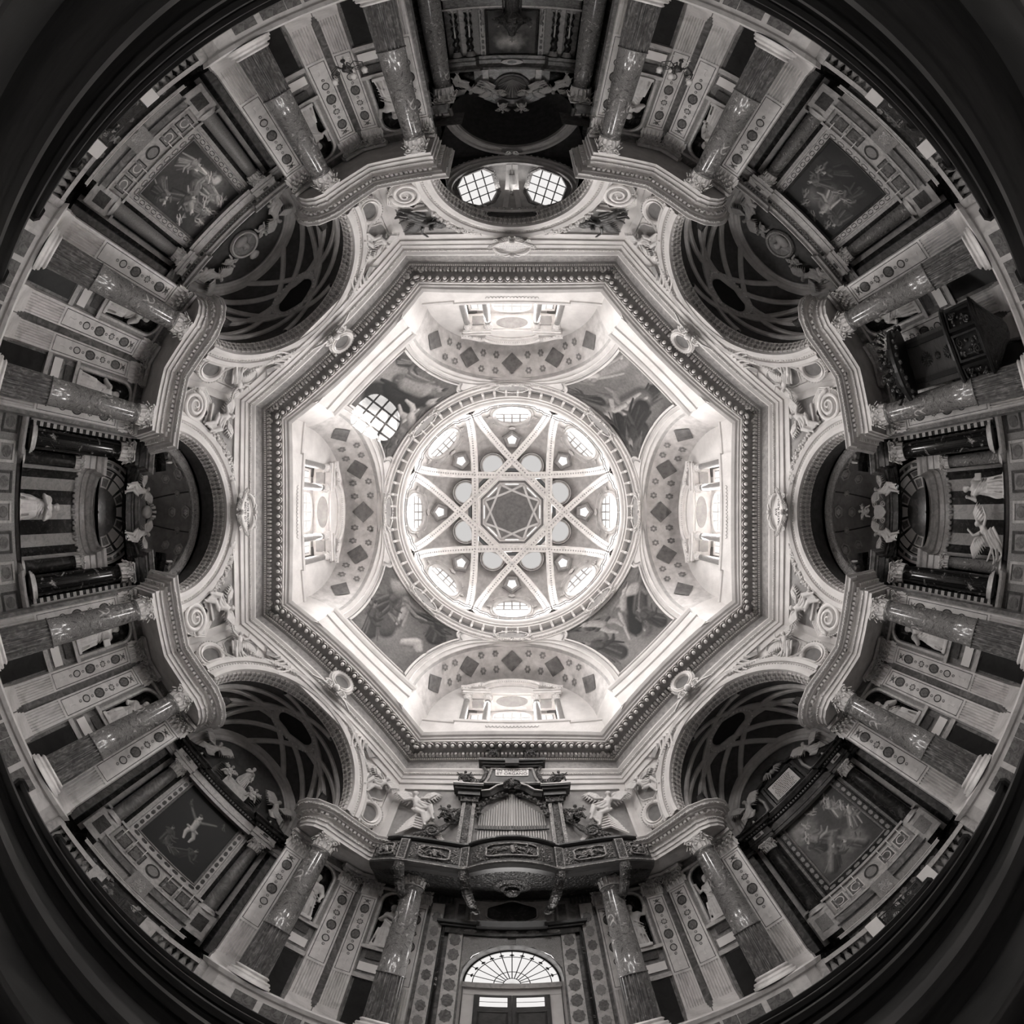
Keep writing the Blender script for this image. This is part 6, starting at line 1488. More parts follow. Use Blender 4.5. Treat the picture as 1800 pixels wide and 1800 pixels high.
    nf_ = MB(); nf_.add([(-1.25 * math.cos(PI * i / 12), 2.705, .6 - 1.5 * math.sin(PI * i / 12)) for i in range(13)], [tuple(range(13))]); link('niche_floor', nf_, 'pale_marble', ae)
    link('lower_wall', MB().box(-2.3, 2.3, 0, 2.52, -.3, 1.2), 'brocatello', ae)
    for i in range(7):
        x = -1.95 + .65 * i; link('lower_panel', ring_plate(rect(x - .24, x + .24, 1.9, 2.42), rect(x - .18, x + .18, 1.96, 2.36), 1.2, 1.23), 'pale_marble' if i % 2 else 'inlay_dark', ae)
        link('lower_roundel', MB().plate(ellipse(.13, .15, 16, c=(x, 2.16)), 1.2, 1.22), 'inlay_mid', ae)
    # figures
    mw = wallm(k, 0, 12.0, 0)
    for sg in (1, -1):
        tw = SIDE[(k - sg) % 8]
        angel_at('arch_angel', 'recline', -sg, mw @ Matrix.Translation((sg * .6, 7.0, .72)) @ Matrix.Rotation(-sg * .5, 4, 'Z'), .72, 'white angel reclining on the niche arch of %s, towards %s' % (NM, tw), 'niche arch angels')
        angel_at('pediment_putto', 'putto', sg, mw @ Matrix.Translation((sg * 1.66, 7.95, 1.4)), .75, 'white child angel on the cornice of %s, towards %s' % (NM, tw), 'cornice putti', 'putto')
    if k == 6:
        cr = thing('crowned_orb', 'pale crowned orb over the centre of the left side altar', 'orb', None, mw @ Matrix.Translation((0, 7.55, .55)))
        b_ = MB().ball((0, 0, 0), .22, 14, 10); b_.smooth = True; link('orb', b_, 'statue_marble', cr)
        c_ = MB()
        for i in range(8): a_ = i * PI / 4; c_.tube([(.18 * math.cos(a_), .16, .18 * math.sin(a_)), (.22 * math.cos(a_), .3, .22 * math.sin(a_))], [.03, .05], 5)
        link('crown', c_, 'statue_marble', cr)
    else:
        cr = thing('coat_of_arms', 'pale scrolled coat of arms over the centre of the right side altar', 'coat of arms', None, mw @ Matrix.Translation((0, 7.42, .55)))
        link('shield', MB().plate([(-.2, .2), (0, .24), (.2, .2), (.22, -.05), (.12, -.2), (0, -.28), (-.12, -.2), (-.22, -.05)], 0, .1), 'statue_marble', cr)
        for sg in (1, -1):
            for yy, s2 in ((.2, sg), (-.14, -sg)): link('scroll', MB().tube(spiral((sg * .24, yy, .06), .12, 1.6, s2, 16, .85), .03, 5), 'statue_marble', cr)
        angel_at('arms_putto', 'putto', 1, mw @ Matrix.Translation((0, 7.95, .6)), .6, 'white child standing on the coat of arms of the right side altar', None, 'putto')
    arc2 = [(.95 * math.sin(-1.1 + 2.2 * i / 16), 7.1 + .62 * math.cos(-1.1 + 2.2 * i / 16)) for i in range(17)]
    link('curved_cornice', MB().sweep(arc2, [(-.05, .3), (-.03, .45), (.04, .52), (.06, .3)], False, 1), 'grey_marble', ae)
    if k == 6:
        o = link('altar_statue', STAT[0], None, None, standm(k, .12, 11.9, 2.72) @ Matrix.Diagonal((1.25, 1.25, 1.05, 1))); tag(o, 'broad white draped statue standing in the left side altar niche', 'statue')
    else:
        o = link('altar_statue', STAT[1], None, None, standm(k, -.6, 11.75, 2.72, .3) @ Matrix.Diagonal((1.1, 1.1, 1.05, 1))); tag(o, 'white robed standing statue, upper of two in the right altar niche', 'statue')
        angel_at('altar_angel', 'fly', 1, mw @ Matrix.Translation((-.62, 3.3, .1)), .95, 'white kneeling angel statue with lifted arm, lower of two in the right altar niche', None, 'statue')
# ------------------------------------------------------------------ chancel and high altar
k = 0
ch = thing('wall_chancel', 'dark panelled walls of the chancel round the high altar', 'wall', None, None, 'structure')
for sg in (1, -1):
    w_ = MB(); w_.grid([[tuple(W3(0, sg * s, a, z)) for s, a in ((2.05, 10.2), (2.1, 10.7), (2.75, 10.8), (2.75, 13.2), (2.45, 13.3), (2.45, 16.2))] for z in (0, 3, 6.3, 9.0)]); link('side_wall', w_, 'dark_marble', ch)
    e_ = MB().sweep([W2(0, sg * 2.72, 10.6), W2(0, sg * 2.72, 12.6), W2(0, sg * 1.98, 12.6), W2(0, sg * 1.98, 13.4)], [(0, 6.1), (0, 6.3), (.05, 6.32), (.05, 6.5), (.2, 6.6), (.24, 6.7), (.34, 6.76), (.36, 6.84), (-.4, 6.86)], False, sg); link('chancel_entablature', e_, 'grey_marble', ch)
    link('chancel_dentils', blocks([W2(0, sg * 2.72, 10.6), W2(0, sg * 2.72, 12.6), W2(0, sg * 1.98, 12.6), W2(0, sg * 1.98, 13.4)], .12, .55, .06, .16, 6.52, 6.6, sg), 'stucco_dim', ch, kind='stuff')
    cp = MB(); cp.add([tuple(W3(0, sg * s, a, 6.11)) for s, a in ((2.8, 10.6), (2.8, 13.4), (1.98, 13.4), (1.98, 12.6), (2.72, 12.6))], [(0, 1, 2, 3, 4)]); link('entablature_soffit', cp, 'dark_marble', ch)
    # panels with small relief figures on the side walls
    for a_, z0, z1 in ((11.2, 4.4, 5.7), (12.1, 4.4, 5.7), (11.2, 2.2, 3.9), (12.1, 2.2, 3.9)):
        d, t = DT(0); m = frame(W3(0, sg * 2.74, a_, (z0 + z1) / 2), d * sg * -1 if sg > 0 else d, Vector((0, 0, 1)), t * -sg); hw, hh = .36, (z1 - z0) / 2
        link('wall_panel', MB().sweep(rect(-hw, hw, -hh, hh), [(0, 0), (.02, .06), (.06, .06), (.08, 0)], True, -1), 'grey_marble', ch, m)
        if z0 > 4: q = MB(); q.ball((0, .2, .03), .09, 8, 6, (1, 1, .4)); q.tube([(0, .1, .03), (.04, -.1, .05), (-.06, -.35, .03)], [.1, .09, .04], 7, flat=.5); q.tube([(.05, .08, .04), (.2, .0, .04), (.16, .2, .04)], .035, 5); link('relief_figure', q, 'statue_dim', ch, m)
bk = MB(); bk.add([tuple(W3(0, s, 16.0, z)) for s, z in ((-2.6, 0), (2.6, 0), (2.6, 9.2), (-2.6, 9.2))], [(0, 1, 2, 3)]); link('back_wall', bk, 'dark_marble', ch)
# ceiling with oval ring and lit oval dome
ZR, CA_, EA, EB = 8.95, 11.15, 2.45, 1.9
cl = MB(); N = 60; rows = [[], []]
for i in range(N):
    t = 2 * PI * i / N; c, s = math.cos(t), math.sin(t); f = 1 / max(abs(c) / 2.9, abs(s) / 2.2)
    rows[0].append(tuple(W3(0, EA * c, CA_ + EB * s, ZR))); rows[1].append(tuple(W3(0, c * f, max(9.0, CA_ + s * f), ZR - .02)))
cl.grid(rows, cu=True)
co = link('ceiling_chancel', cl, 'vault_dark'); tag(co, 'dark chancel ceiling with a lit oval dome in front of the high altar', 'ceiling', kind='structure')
def EL(t, f, z): return tuple(W3(0, EA * f * math.cos(t), CA_ + EB * f * math.sin(t), z))
link('oval_cornice', MB().grid([[EL(2 * PI * i / N, f, z) for i in range(N)] for f, z in ((1.04, ZR - .02), (1.02, ZR - .1), (.96, ZR - .12), (.95, ZR - .04), (.9, ZR - .02), (.89, ZR + .08), (.84, ZR + .1), (.84, ZR + .2))], cu=True), 'stucco_dim', co)
dn = MB()
for i in range(64):
    t = 2 * PI * i / 64; dn.ball(EL(t, .99, ZR - .12), .055, 5, 4)
link('leaf_course', dn, 'carved_grey', co, kind='stuff')
od = MB(); od.smooth = True
od.grid([[EL(2 * PI * i / N, .98 * math.cos(ph) ** .6, ZR + .15 + 2.3 * math.sin(ph)) for i in range(N)] for ph in [PI / 2 * .97 * j / 12 for j in range(13)]], cu=True); link('oval_dome', od, 'fresco_grey', co)
for sg in (1, -1):
    c = W3(0, sg * 1.3, 12.1, 9.95); tgt = W3(0, sg * .25, 10.6, 9.3); n = (tgt - c).normalized(); u = Vector((0, 0, 1)).cross(n).normalized(); v = n.cross(u)
    window(frame(c, u, v, n), [(x * 1.0, y) for x, y in [(-.74, -.44), (-.44, -.74), (.44, -.74), (.74, -.44), (.74, .44), (.44, .74), (-.44, .74), (-.74, .44)]], 4, 4, 'pane_low', 'octagonal leaded window in the chancel dome, %s of two' % ('right' if sg > 0 else 'left'), [(0, 0), (0, .1), (.06, .14), (.1, .06), (.16, .1), (.2, -.05)], 'carved_grey', .035, bmat='iron')
    rb = MB(); rb.grid([[tuple(W3(0, sg * (.12 + .55 * t ** 2) + o_, 12.72 - 2.6 * t ** 1.5, 9.2 + 2.1 * math.sin(PI / 2 * min(1, t * 1.1)) - .06)) for o_ in (-.1, .1)] for t in [j / 14 for j in range(15)]]); link('dome_rib', rb, 'stucco', co)
    mk = MB(); mk.ball(tuple(W3(0, sg * 1.05, 11.75, 10.75)), .12, 8, 6); link('cherub_head', mk, 'statue_dim', co)
fg = MB(); fg.tube([tuple(W3(0, 0, 12.55, 9.55)), tuple(W3(0, .03, 12.4, 9.95)), tuple(W3(0, -.04, 12.25, 10.2))], [.12, .14, .08], 8); fg.ball(tuple(W3(0, 0, 12.2, 10.35)), .09, 8, 6); link('relief_figure', fg, 'statue_dim', co)
# inner arch on columns
mt = wallm(0, 0, 13.2, 0); R2, Z2 = 1.98, 6.5
arc = [(R2 * math.cos(PI * i / 36), Z2 + R2 * math.sin(PI * i / 36)) for i in range(37)]
wl = MB()
wl.grid([[(x, y, 0) for x, y in arc], [(x * 1.45, ZR, 0) for x, y in arc]]); link('inner_arch_wall', wl, 'vault_dark', ch, mt)
link('inner_arch', MB().sweep(arc, [(0, -.1), (0, .1), (.05, .14), (.1, .08), (.22, .1), (.26, .18), (.34, .2), (.38, .0)], False, -1), 'stucco_dim', ch, mt)
ks = MB()
for sg in (1, -1): ks.tube(spiral((sg * .14, Z2 + R2 + .2, .22), .12, 1.6, sg, 16, .85), .04, 6); leaf(ks, (0, Z2 + R2 + .1, .15), (0, 0, 1), (sg, .2, 0), .5, .1, .4)
link('keystone', ks, 'statue_dim', ch, mt)
ap = MB(); ap.grid([[tuple(W3(0, R2 * math.cos(PI * i / 24) * math.cos(p), 13.3 + 2.6 * math.sin(p), Z2 + R2 * math.sin(PI * i / 24) * math.cos(p))) for i in range(25)] for p in [PI / 2 * .98 * j / 9 for j in range(10)]]); ap.smooth = True; link('apse_vault', ap, 'vault_dark', ch)
for sg in (1, -1): small_column(0, sg * 2.12, 13.0, 1.6, 6.12, .3, 'red_marble', 'dark marble column under the inner chancel arch, on the %s' % ('right' if sg > 0 else 'left'), 'chancel columns', 'chancel_column')
# high altar
mh = wallm(0, 0, 15.3, 0)
ha = thing('high_altar', 'tall inlaid marble high altar at the back of the chancel', 'altar', None, mh)
link('back_panel', MB().box(-2.1, 2.1, 1.6, 5.0, -.3, 0), 'grey_marble', ha)
for sg in (1, -1):
    q = link('chain_strip', MB().box(*sorted((sg * .86, sg * 1.02)), 2.7, 4.95, 0, .08), 'pale_marble', ha)
    for j in range(8):
        hx_ = [(sg * .94 + x, 2.86 + .27 * j + y) for x, y in ((-.045, -.06), (0, -.1), (.045, -.06), (.045, .06), (0, .1), (-.045, .06))]; link('chain_inlay', MB().plate(hx_, .08, .09), 'inlay_mid', q)
    link('speckled_panel', MB().box(*sorted((sg * 1.06, sg * 1.26)), 2.7, 4.8, 0, .05), 'brocatello', ha)
    link('pale_panel', MB().box(*sorted((sg * 1.48, sg * 1.64)), 2.7, 4.8, 0, .04), 'pale_marble', ha)
    for s_, nm in ((1.36, 'inner'), (1.8, 'outer')):
        cc = thing('twisted_column', '%s twisted column of the high altar, %s side' % (nm, 'left' if sg > 0 else 'right'), 'column', 'twisted columns', mh @ Matrix.Translation((sg * s_, 2.7, .18)) @ Matrix.Rotation(-PI / 2, 4, 'X'))
        rows = []
        for i in range(60):
            t = i / 59; a_ = t * 2 * PI * 5; rows.append([(.03 * math.cos(a_) + .1 * math.cos(b), .03 * math.sin(a_) + .1 * math.sin(b), .1 + 1.8 * t) for b in [2 * PI * j / 12 for j in range(12)]])
        tb = MB().grid(rows, cu=True); tb.smooth = True; link('shaft', tb, 'dark_marble', cc); link('base', MB().lathe([(.15, 0), (.15, .06), (.11, .1)], 14), 'pale_marble', cc); link('capital', MB().lathe([(.1, 1.9), (.12, 1.95), (.16, 2.08), (.17, 2.12)], 12), 'statue_dim', cc)
ep = [(-2.2, 0), (-2.2, .4), (-1.2, .4), (-1.1, .2), (1.1, .2), (1.2, .4), (2.2, .4), (2.2, 0)]
link('entablature', up(MB().sweep(ep, [(0, 4.85), (0, 5.0), (.04, 5.02), (.0, 5.05), (0, 5.22), (.1, 5.3), (.2, 5.36), (.22, 5.44), (-.2, 5.46)], False, 1)), 'grey_marble', ha)
cp = MB(); cp.add([(x, 4.86, y) for x, y in ep], [tuple(range(8))]); link('soffit', cp, 'dark_marble', ha)
link('entablature_plaque', MB().plate([(x * (1 + .15 * math.cos(4 * math.atan2(y, x))), y + 5.15) for x, y in ellipse(.32, .14, 28)], .2, .3), 'pale_marble', ha); link('plaque_stone', MB().plate(ellipse(.16, .07, 20, c=(0, 5.15)), .3, .31), 'inlay_dark', ha)
W_, H_ = 90, 120; n_ = fbm(W_, H_, 91, 3, 6); pc = Pic(W_, H_, .08 + .25 * n_ ** 1.5); pc.cloud(.6, .95, .4, .75, 92); pc.cloud(.3, .5, .3, .3, 93); R_ = random.Random(9)
for x, y, h, ro, c in ((.45, .25, .5, .1, .3), (.7, .2, .4, -.3, .2), (.2, .2, .4, .3, .15)): pc.person(x, y, h, ro, .5, c, R_)
p = thing('painting', 'bright clouded altarpiece painting in the high altar', 'painting', None, mh @ Matrix.Translation((0, 2.85, .03))); link('canvas', canvas(pc, 1.5, 1.95), None, p)
link('frame', MB().sweep(rect(-.75, .75, 0, 1.95), [(0, 0), (0, .05), (.04, .09), (.08, .06), (.1, 0)], True, -1), 'gilt_dark', p)
# shell niche and angels over the altar
sn = thing('shell_niche', 'round shell niche between angels above the high altar', 'niche', None, wallm(0, 0, 15.0, 6.35))
link('shell', MB().plate(ellipse(.52, .55, 28), 0, .05), 'panel_grey', sn); sr = MB()
for i in range(13): a_ = PI * i / 12; sr.tube([(0, -.4, .06), (.48 * math.cos(a_), -.1 + .58 * math.sin(a_), .09)], [.015, .04], 5)
link('shell_ribs', sr, 'panel_mid', sn, kind='stuff'); link('niche_arch', MB().sweep(ellipse(.54, .57, 30), [(0, 0), (.02, .1), (.1, .12), (.12, 0)], True, -1), 'grey_marble', sn)
link('backdrop', MB().plate([(-1.3, -.9), (1.3, -.9), (1.3, .2), (1.0, .6), (.5, .9), (0, 1.0), (-.5, .9), (-1.0, .6), (-1.3, .2)], -.2, -.05), 'grey_marble', sn)
for sg in (1, -1):
    link('niche_pilaster', MB().box(*sorted((sg * .8, sg * 1.0)), -.9, .35, -.05, .15), 'pale_marble', sn)
    angel_at('altar_angel', 'fly', sg, wallm(0, 0, 14.8, 0) @ Matrix.Translation((-sg * .75, 6.25, 0)), .7, 'pale angel leaning by the shell niche of the high altar, %s' % ('right' if sg > 0 else 'left'), 'high altar angels')
    angel_at('altar_putto', 'putto', sg, wallm(0, 0, 14.5, 0) @ Matrix.Translation((-sg * .35, 7.05, 0)), .6, 'pale child angel above the shell niche, %s' % ('right' if sg > 0 else 'left'), 'high altar putti', 'putto')
    angel_at('cornice_angel', 'recline', sg, wallm(0, 0, 14.9, 0) @ Matrix.Translation((-sg * 1.6, 5.95, .1)), .8, 'pale angel on the %s end of the high altar cornice' % ('right' if sg > 0 else 'left'), 'high altar cornice angels')
# altar table, candlesticks and the gilded throne in front of the picture
link('table', MB().box(-1.8, 1.8, 0, 2.0, .2, 1.5), 'brocatello', ha); link('table_top', MB().box(-1.9, 1.9, 2.0, 2.1, .2, 1.6), 'pale_marble', ha); link('gradine', MB().box(-2.0, 2.0, 2.1, 2.6, 0, .6), 'inlay_mid', ha); link('gradine_edge', MB().box(-2.05, 2.05, 2.55, 2.63, 0, .66), 'pale_marble', ha)
for j, x in enumerate((-1.78, -1.32, -.9, .9, 1.32, 1.78)): candlestick(standm(0, x, 14.85, 2.63), 'tall candlestick number %s from the left on the high altar' % ['one', 'two', 'three', 'four', 'five', 'six'][j], 1.6)
tr = thing('altar_throne', 'dark gilded throne tapering to a point before the high altar painting', 'throne', None, standm(0, 0, 14.55, 2.1))
q = MB().lathe([(.3, 0), (.32, .1), (.22, .2), (.2, .7), (.26, .75), (.42, .95), (.44, 1.05), (.36, 1.12), (.28, 1.3), (.14, 1.55), (.1, 1.75), (.03, 1.8)], 16); link('body', q, 'gilt_dark', tr)
q = MB()
for i in range(10):
    a_ = 2 * PI * i / 10; d_ = Vector((math.cos(a_), math.sin(a_), 0)); leaf(q, d_ * .36 + Vector((0, 0, 1.0)), d_, (0, 0, 1), .3, .09, .8); q.tube(spiral(d_ * .5 + Vector((0, 0, 1.0)), .1, 1.5, 1, 14, .85, (d_, Vector((0, 0, 1)))), .02, 4)
for i in range(4): a_ = i * PI / 2; q.tube([(.26 * math.cos(a_), .26 * math.sin(a_), .1), (.26 * math.cos(a_), .26 * math.sin(a_), .8)], .03, 6)
link('carving', q, 'gilt_dark', tr); q = MB().tube([(0, 0, 1.78), (0, 0, 2.05)], .02, 5); q.tube([(-.08, 0, 1.95), (.08, 0, 1.95)], .018, 5); link('cross', q, 'gilt', tr)
# wall lamps either side of the chancel
for sg in (1, -1):
    base = W3(0, sg * 3.38, 9.0, 3.1); lm = thing('wall_lamp', 'dark scrolled wall lamp with glass tulips %s of the chancel' % ('right' if sg > 0 else 'left'), 'lamp', 'chancel wall lamps', Matrix.Translation(base) @ Matrix.Rotation(AZ(0) + PI, 4, 'Z'))
    st = MB(); st.tube([(0, .45, .1), (0, .1, .15), (0, -.05, .05), (0, 0, -.25)], [.03, .03, .05, .02], 6); st.ball((0, 0, 0), .1, 8, 6); st.ball((0, 0, -.25), .06, 6, 5); link('stem', st, 'bronze', lm)
    for i in range(5):
        a_ = 2 * PI * i / 5 + .3; d_ = Vector((math.cos(a_), math.sin(a_), 0)); am = MB(); am.tube([tuple(d_ * .05), tuple(d_ * .2 + Vector((0, 0, -.14))), tuple(d_ * .36 + Vector((0, 0, -.04))), tuple(d_ * .36 + Vector((0, 0, .1)))], .018, 5); am.tube(spiral(d_ * .24 + Vector((0, 0, .06)), .08, 1.5, 1, 14, .8, (d_, Vector((0, 0, 1)))), .012, 4); link('arm', am, 'bronze', lm)
        sh = MB().lathe([(.02, .1), (.05, .13), (.07, .2), (.05, .28), (.065, .3)], 10); sh.smooth = True; link('shade', sh, 'frost', lm, Matrix.Translation(d_ * .36))
    dr = MB()
    for i in range(14): dr.ball((random.uniform(-.15, .15), random.uniform(-.15, .15), random.uniform(-.35, -.1)), .025, 5, 4)
    link('crystal_drops', dr, 'frost', lm, kind='stuff')
# ------------------------------------------------------------------ organ loft and entrance
k = 4; mo = wallm(4, 0, 9.0, 0)      # x right, y up, z into the room
# balcony: a curved front of panels between small piers
def bal_n(x):  # distance into the room
    ax = abs(x); c = .98 - .55 * min(1, (ax / 1.15) ** 2) if ax < 1.15 else .43 + .1 * math.sin(PI * min(1, (ax - 1.15) / 2.2)) - .35 * max(0, (ax - 2.6)) ** 2
    return c
bx = [-3.62 + 7.24 * i / 72 for i in range(73)]
bc = thing('organ_balcony', 'curved dark carved organ balcony over the entrance', 'balcony', None, mo)
def front(prof, xs): return MB().grid([[(x, y, bal_n(x) + o_) for o_, y in prof] for x in xs])
link('front', front([(-.06, 6.12), (.0, 6.16), (.0, 6.94), (.02, 6.96)], bx), 'organ_wood', bc)
link('lower_moulding', front([(-.25, 6.02), (-.05, 6.04), (.06, 6.1), (.09, 6.16), (.05, 6.22), (0, 6.24)], bx), 'organ_wood', bc)
link('gilt_line', front([(.06, 6.13), (.095, 6.15), (.095, 6.18), (.05, 6.2)], bx), 'gilt', bc)
link('hand_rail', front([(-.02, 6.9), (.06, 6.93), (.1, 6.98), (.1, 7.03), (-.14, 7.05), (-.14, 6.9)], bx), 'dark_wood', bc)
us = MB(); us.grid([[(x, 6.04 + .0 * t, (bal_n(x) - .2) * (1 - t) + (-1.25) * t) for t in (0, .3, .7, 1)] for x in bx]); und = link('underside', us, 'carved_dark', bc)
flm = MB(); flm.grid([[(x, 6.2, (bal_n(x) - .05) * (1 - t) + (-.3) * t) for t in (0, 1)] for x in bx]); link('floor_boards', flm, 'dark_wood', bc)
for i, x in enumerate((-2.72, -1.15, 1.15, 2.72)):
    n0 = bal_n(x); sl = (bal_n(x + .05) - bal_n(x - .05)) / .1; m = Matrix.Translation((x, 0, n0)) @ Matrix.Rotation(-math.atan(sl), 4, 'Y')
    q = link('panel_pier', MB().box(-.13, .13, 6.18, 6.94, -.03, .07), 'organ_wood', bc, m); link('pier_carving', MB().box(-.08, .08, 6.26, 6.88, .07, .085), 'gilt_dark', q); link('pier_border', ring_plate(rect(-.12, .12, 6.21, 6.92), rect(-.09, .09, 6.25, 6.89), .06, .085), 'gilt', q)
    cs = MB(); cs.tube([(0, 6.1, .02), (0, 5.95, -.02), (0, 5.75, -.2), (0, 5.55, -.3), (0, 5.35, -.55), (0, 5.2, -.9)], [.13, .15, .12, .13, .11, .08], 8); cs.tube([(x_, y_, .0) for x_, y_ in [(0, 0)]] * 2, .01, 4) if False else None
    for t in range(5): leaf(cs, (0, 5.98 - .17 * t, .08 - .2 * t), (0, -.2, 1), (0, -1, -.2), .24, .13, .7)
    link('console', cs, 'gilt_dark', bc, m)
def panel(x0, x1, nm):
    xs = [x0 + (x1 - x0) * i / 10 for i in range(11)]
    q = link('carved_panel', front([(.005, 6.3), (.02, 6.32), (.02, 6.84), (.005, 6.86)], xs), 'gilt_dark', bc)
    def PT(x, y, o_=.03): return (x, y, bal_n(x) + o_)
    xm, hw = (x0 + x1) / 2, (x1 - x0) / 2
    lp = MB(); oct_ = [(xm + hw * .62 * math.copysign(min(1, abs(math.cos(t)) * 1.25), math.cos(t)), 6.58 + .2 * math.copysign(min(1, abs(math.sin(t)) * 1.25), math.sin(t))) for t in [2 * PI * i / 32 for i in range(32)]]
    lp.tube([PT(x, y, .05) for x, y in oct_], .028, 5, True); link('panel_frame', lp, 'gilt', q)
    rl = MB(); rnd = random.Random(int(x0 * 100))
    for i in range(16):
        x, y = xm + rnd.uniform(-.5, .5) * hw, 6.58 + rnd.uniform(-.13, .13); rl.tube([PT(x, y, .03), PT(x + rnd.uniform(-.1, .1), y + rnd.uniform(-.08, .08), .08), PT(x + rnd.uniform(-.14, .14), y + rnd.uniform(-.1, .1), .03)], [.035, .03, .015], 6)
    rl.ball(PT(xm, 6.62, .08), .06, 8, 6); rl.tube([PT(xm, 6.58, .08), PT(xm + .05, 6.45, .07)], [.07, .04], 7)
    for sg in (1, -1): rl.tube([PT(xm, 6.6, .07), PT(xm + sg * .14, 6.64, .07), PT(xm + sg * .22, 6.55, .06)], .025, 5)
    link('panel_relief', rl, 'gilt', q)
    for sg in (1, -1):
        fl_ = MB()
        for i in range(12): fl_.ball(PT(xm + sg * hw * rnd.uniform(.72, .94), 6.36 + .04 * i, .02), .03, 5, 4)
        link('panel_foliage', fl_, 'gilt', q)
for a, b, n in ((-1.0, 1.0, 'c'), (-2.56, -1.3, 'l'), (1.3, 2.56, 'r'), (-3.56, -2.88, 'll'), (2.88, 3.56, 'rr')): panel(a, b, n)
bs = link('underside_boss', MB().lathe([(.02, -.3), (.14, -.28), (.2, -.2), (.16, -.14), (.28, -.1), (.32, -.04), (.46, -.02), (.5, 0)], 24), 'gilt_dark', bc, Matrix.Translation((0, 6.03, -.25)) @ Matrix.Rotation(-PI / 2, 4, 'X'))
# organ case
oc = thing('pipe_organ', 'dark gilded organ case with a pointed field of silver pipes', 'organ', None, wallm(4, 0, 8.75, 0))
link('case_back', MB().box(-1.3, 1.3, 6.2, 9.4, -.25, -.15), 'dark_wood', oc); link('case_front', MB().box(-1.35, 1.35, 6.2, 7.25, -.15, .12), 'organ_wood', oc)
NP = 27
for i in range(NP):
    x = -.98 + 1.96 * i / (NP - 1); f = abs(x) / .98; top = 9.4 - 1.1 * f ** .75; r_ = .036 - .013 * f if f > .05 else .05
    q = MB().lathe([(r_ * .5, 7.2), (r_, 7.5), (r_, top - .0), (r_ * .86, top)], 12); q.smooth = True
    p_ = link('organ_pipe', q, 'pipe_metal', oc, Matrix.Translation((x * (1 - .06 * f), 0, .06)) @ Matrix.Rotation(-PI / 2, 4, 'X') @ Matrix.Identity(4))
    p_.data.transform(Matrix.Identity(4))
    link('pipe_mouth', MB().box(-r_ * .6, r_ * .6, 7.78, 7.9, r_ * .8, r_ * 1.04), 'iron', p_, Matrix.Rotation(PI / 2, 4, 'X'))
link('pipe_rail', MB().box(-1.02, 1.02, 7.72, 7.745, .08, .13), 'iron', oc)
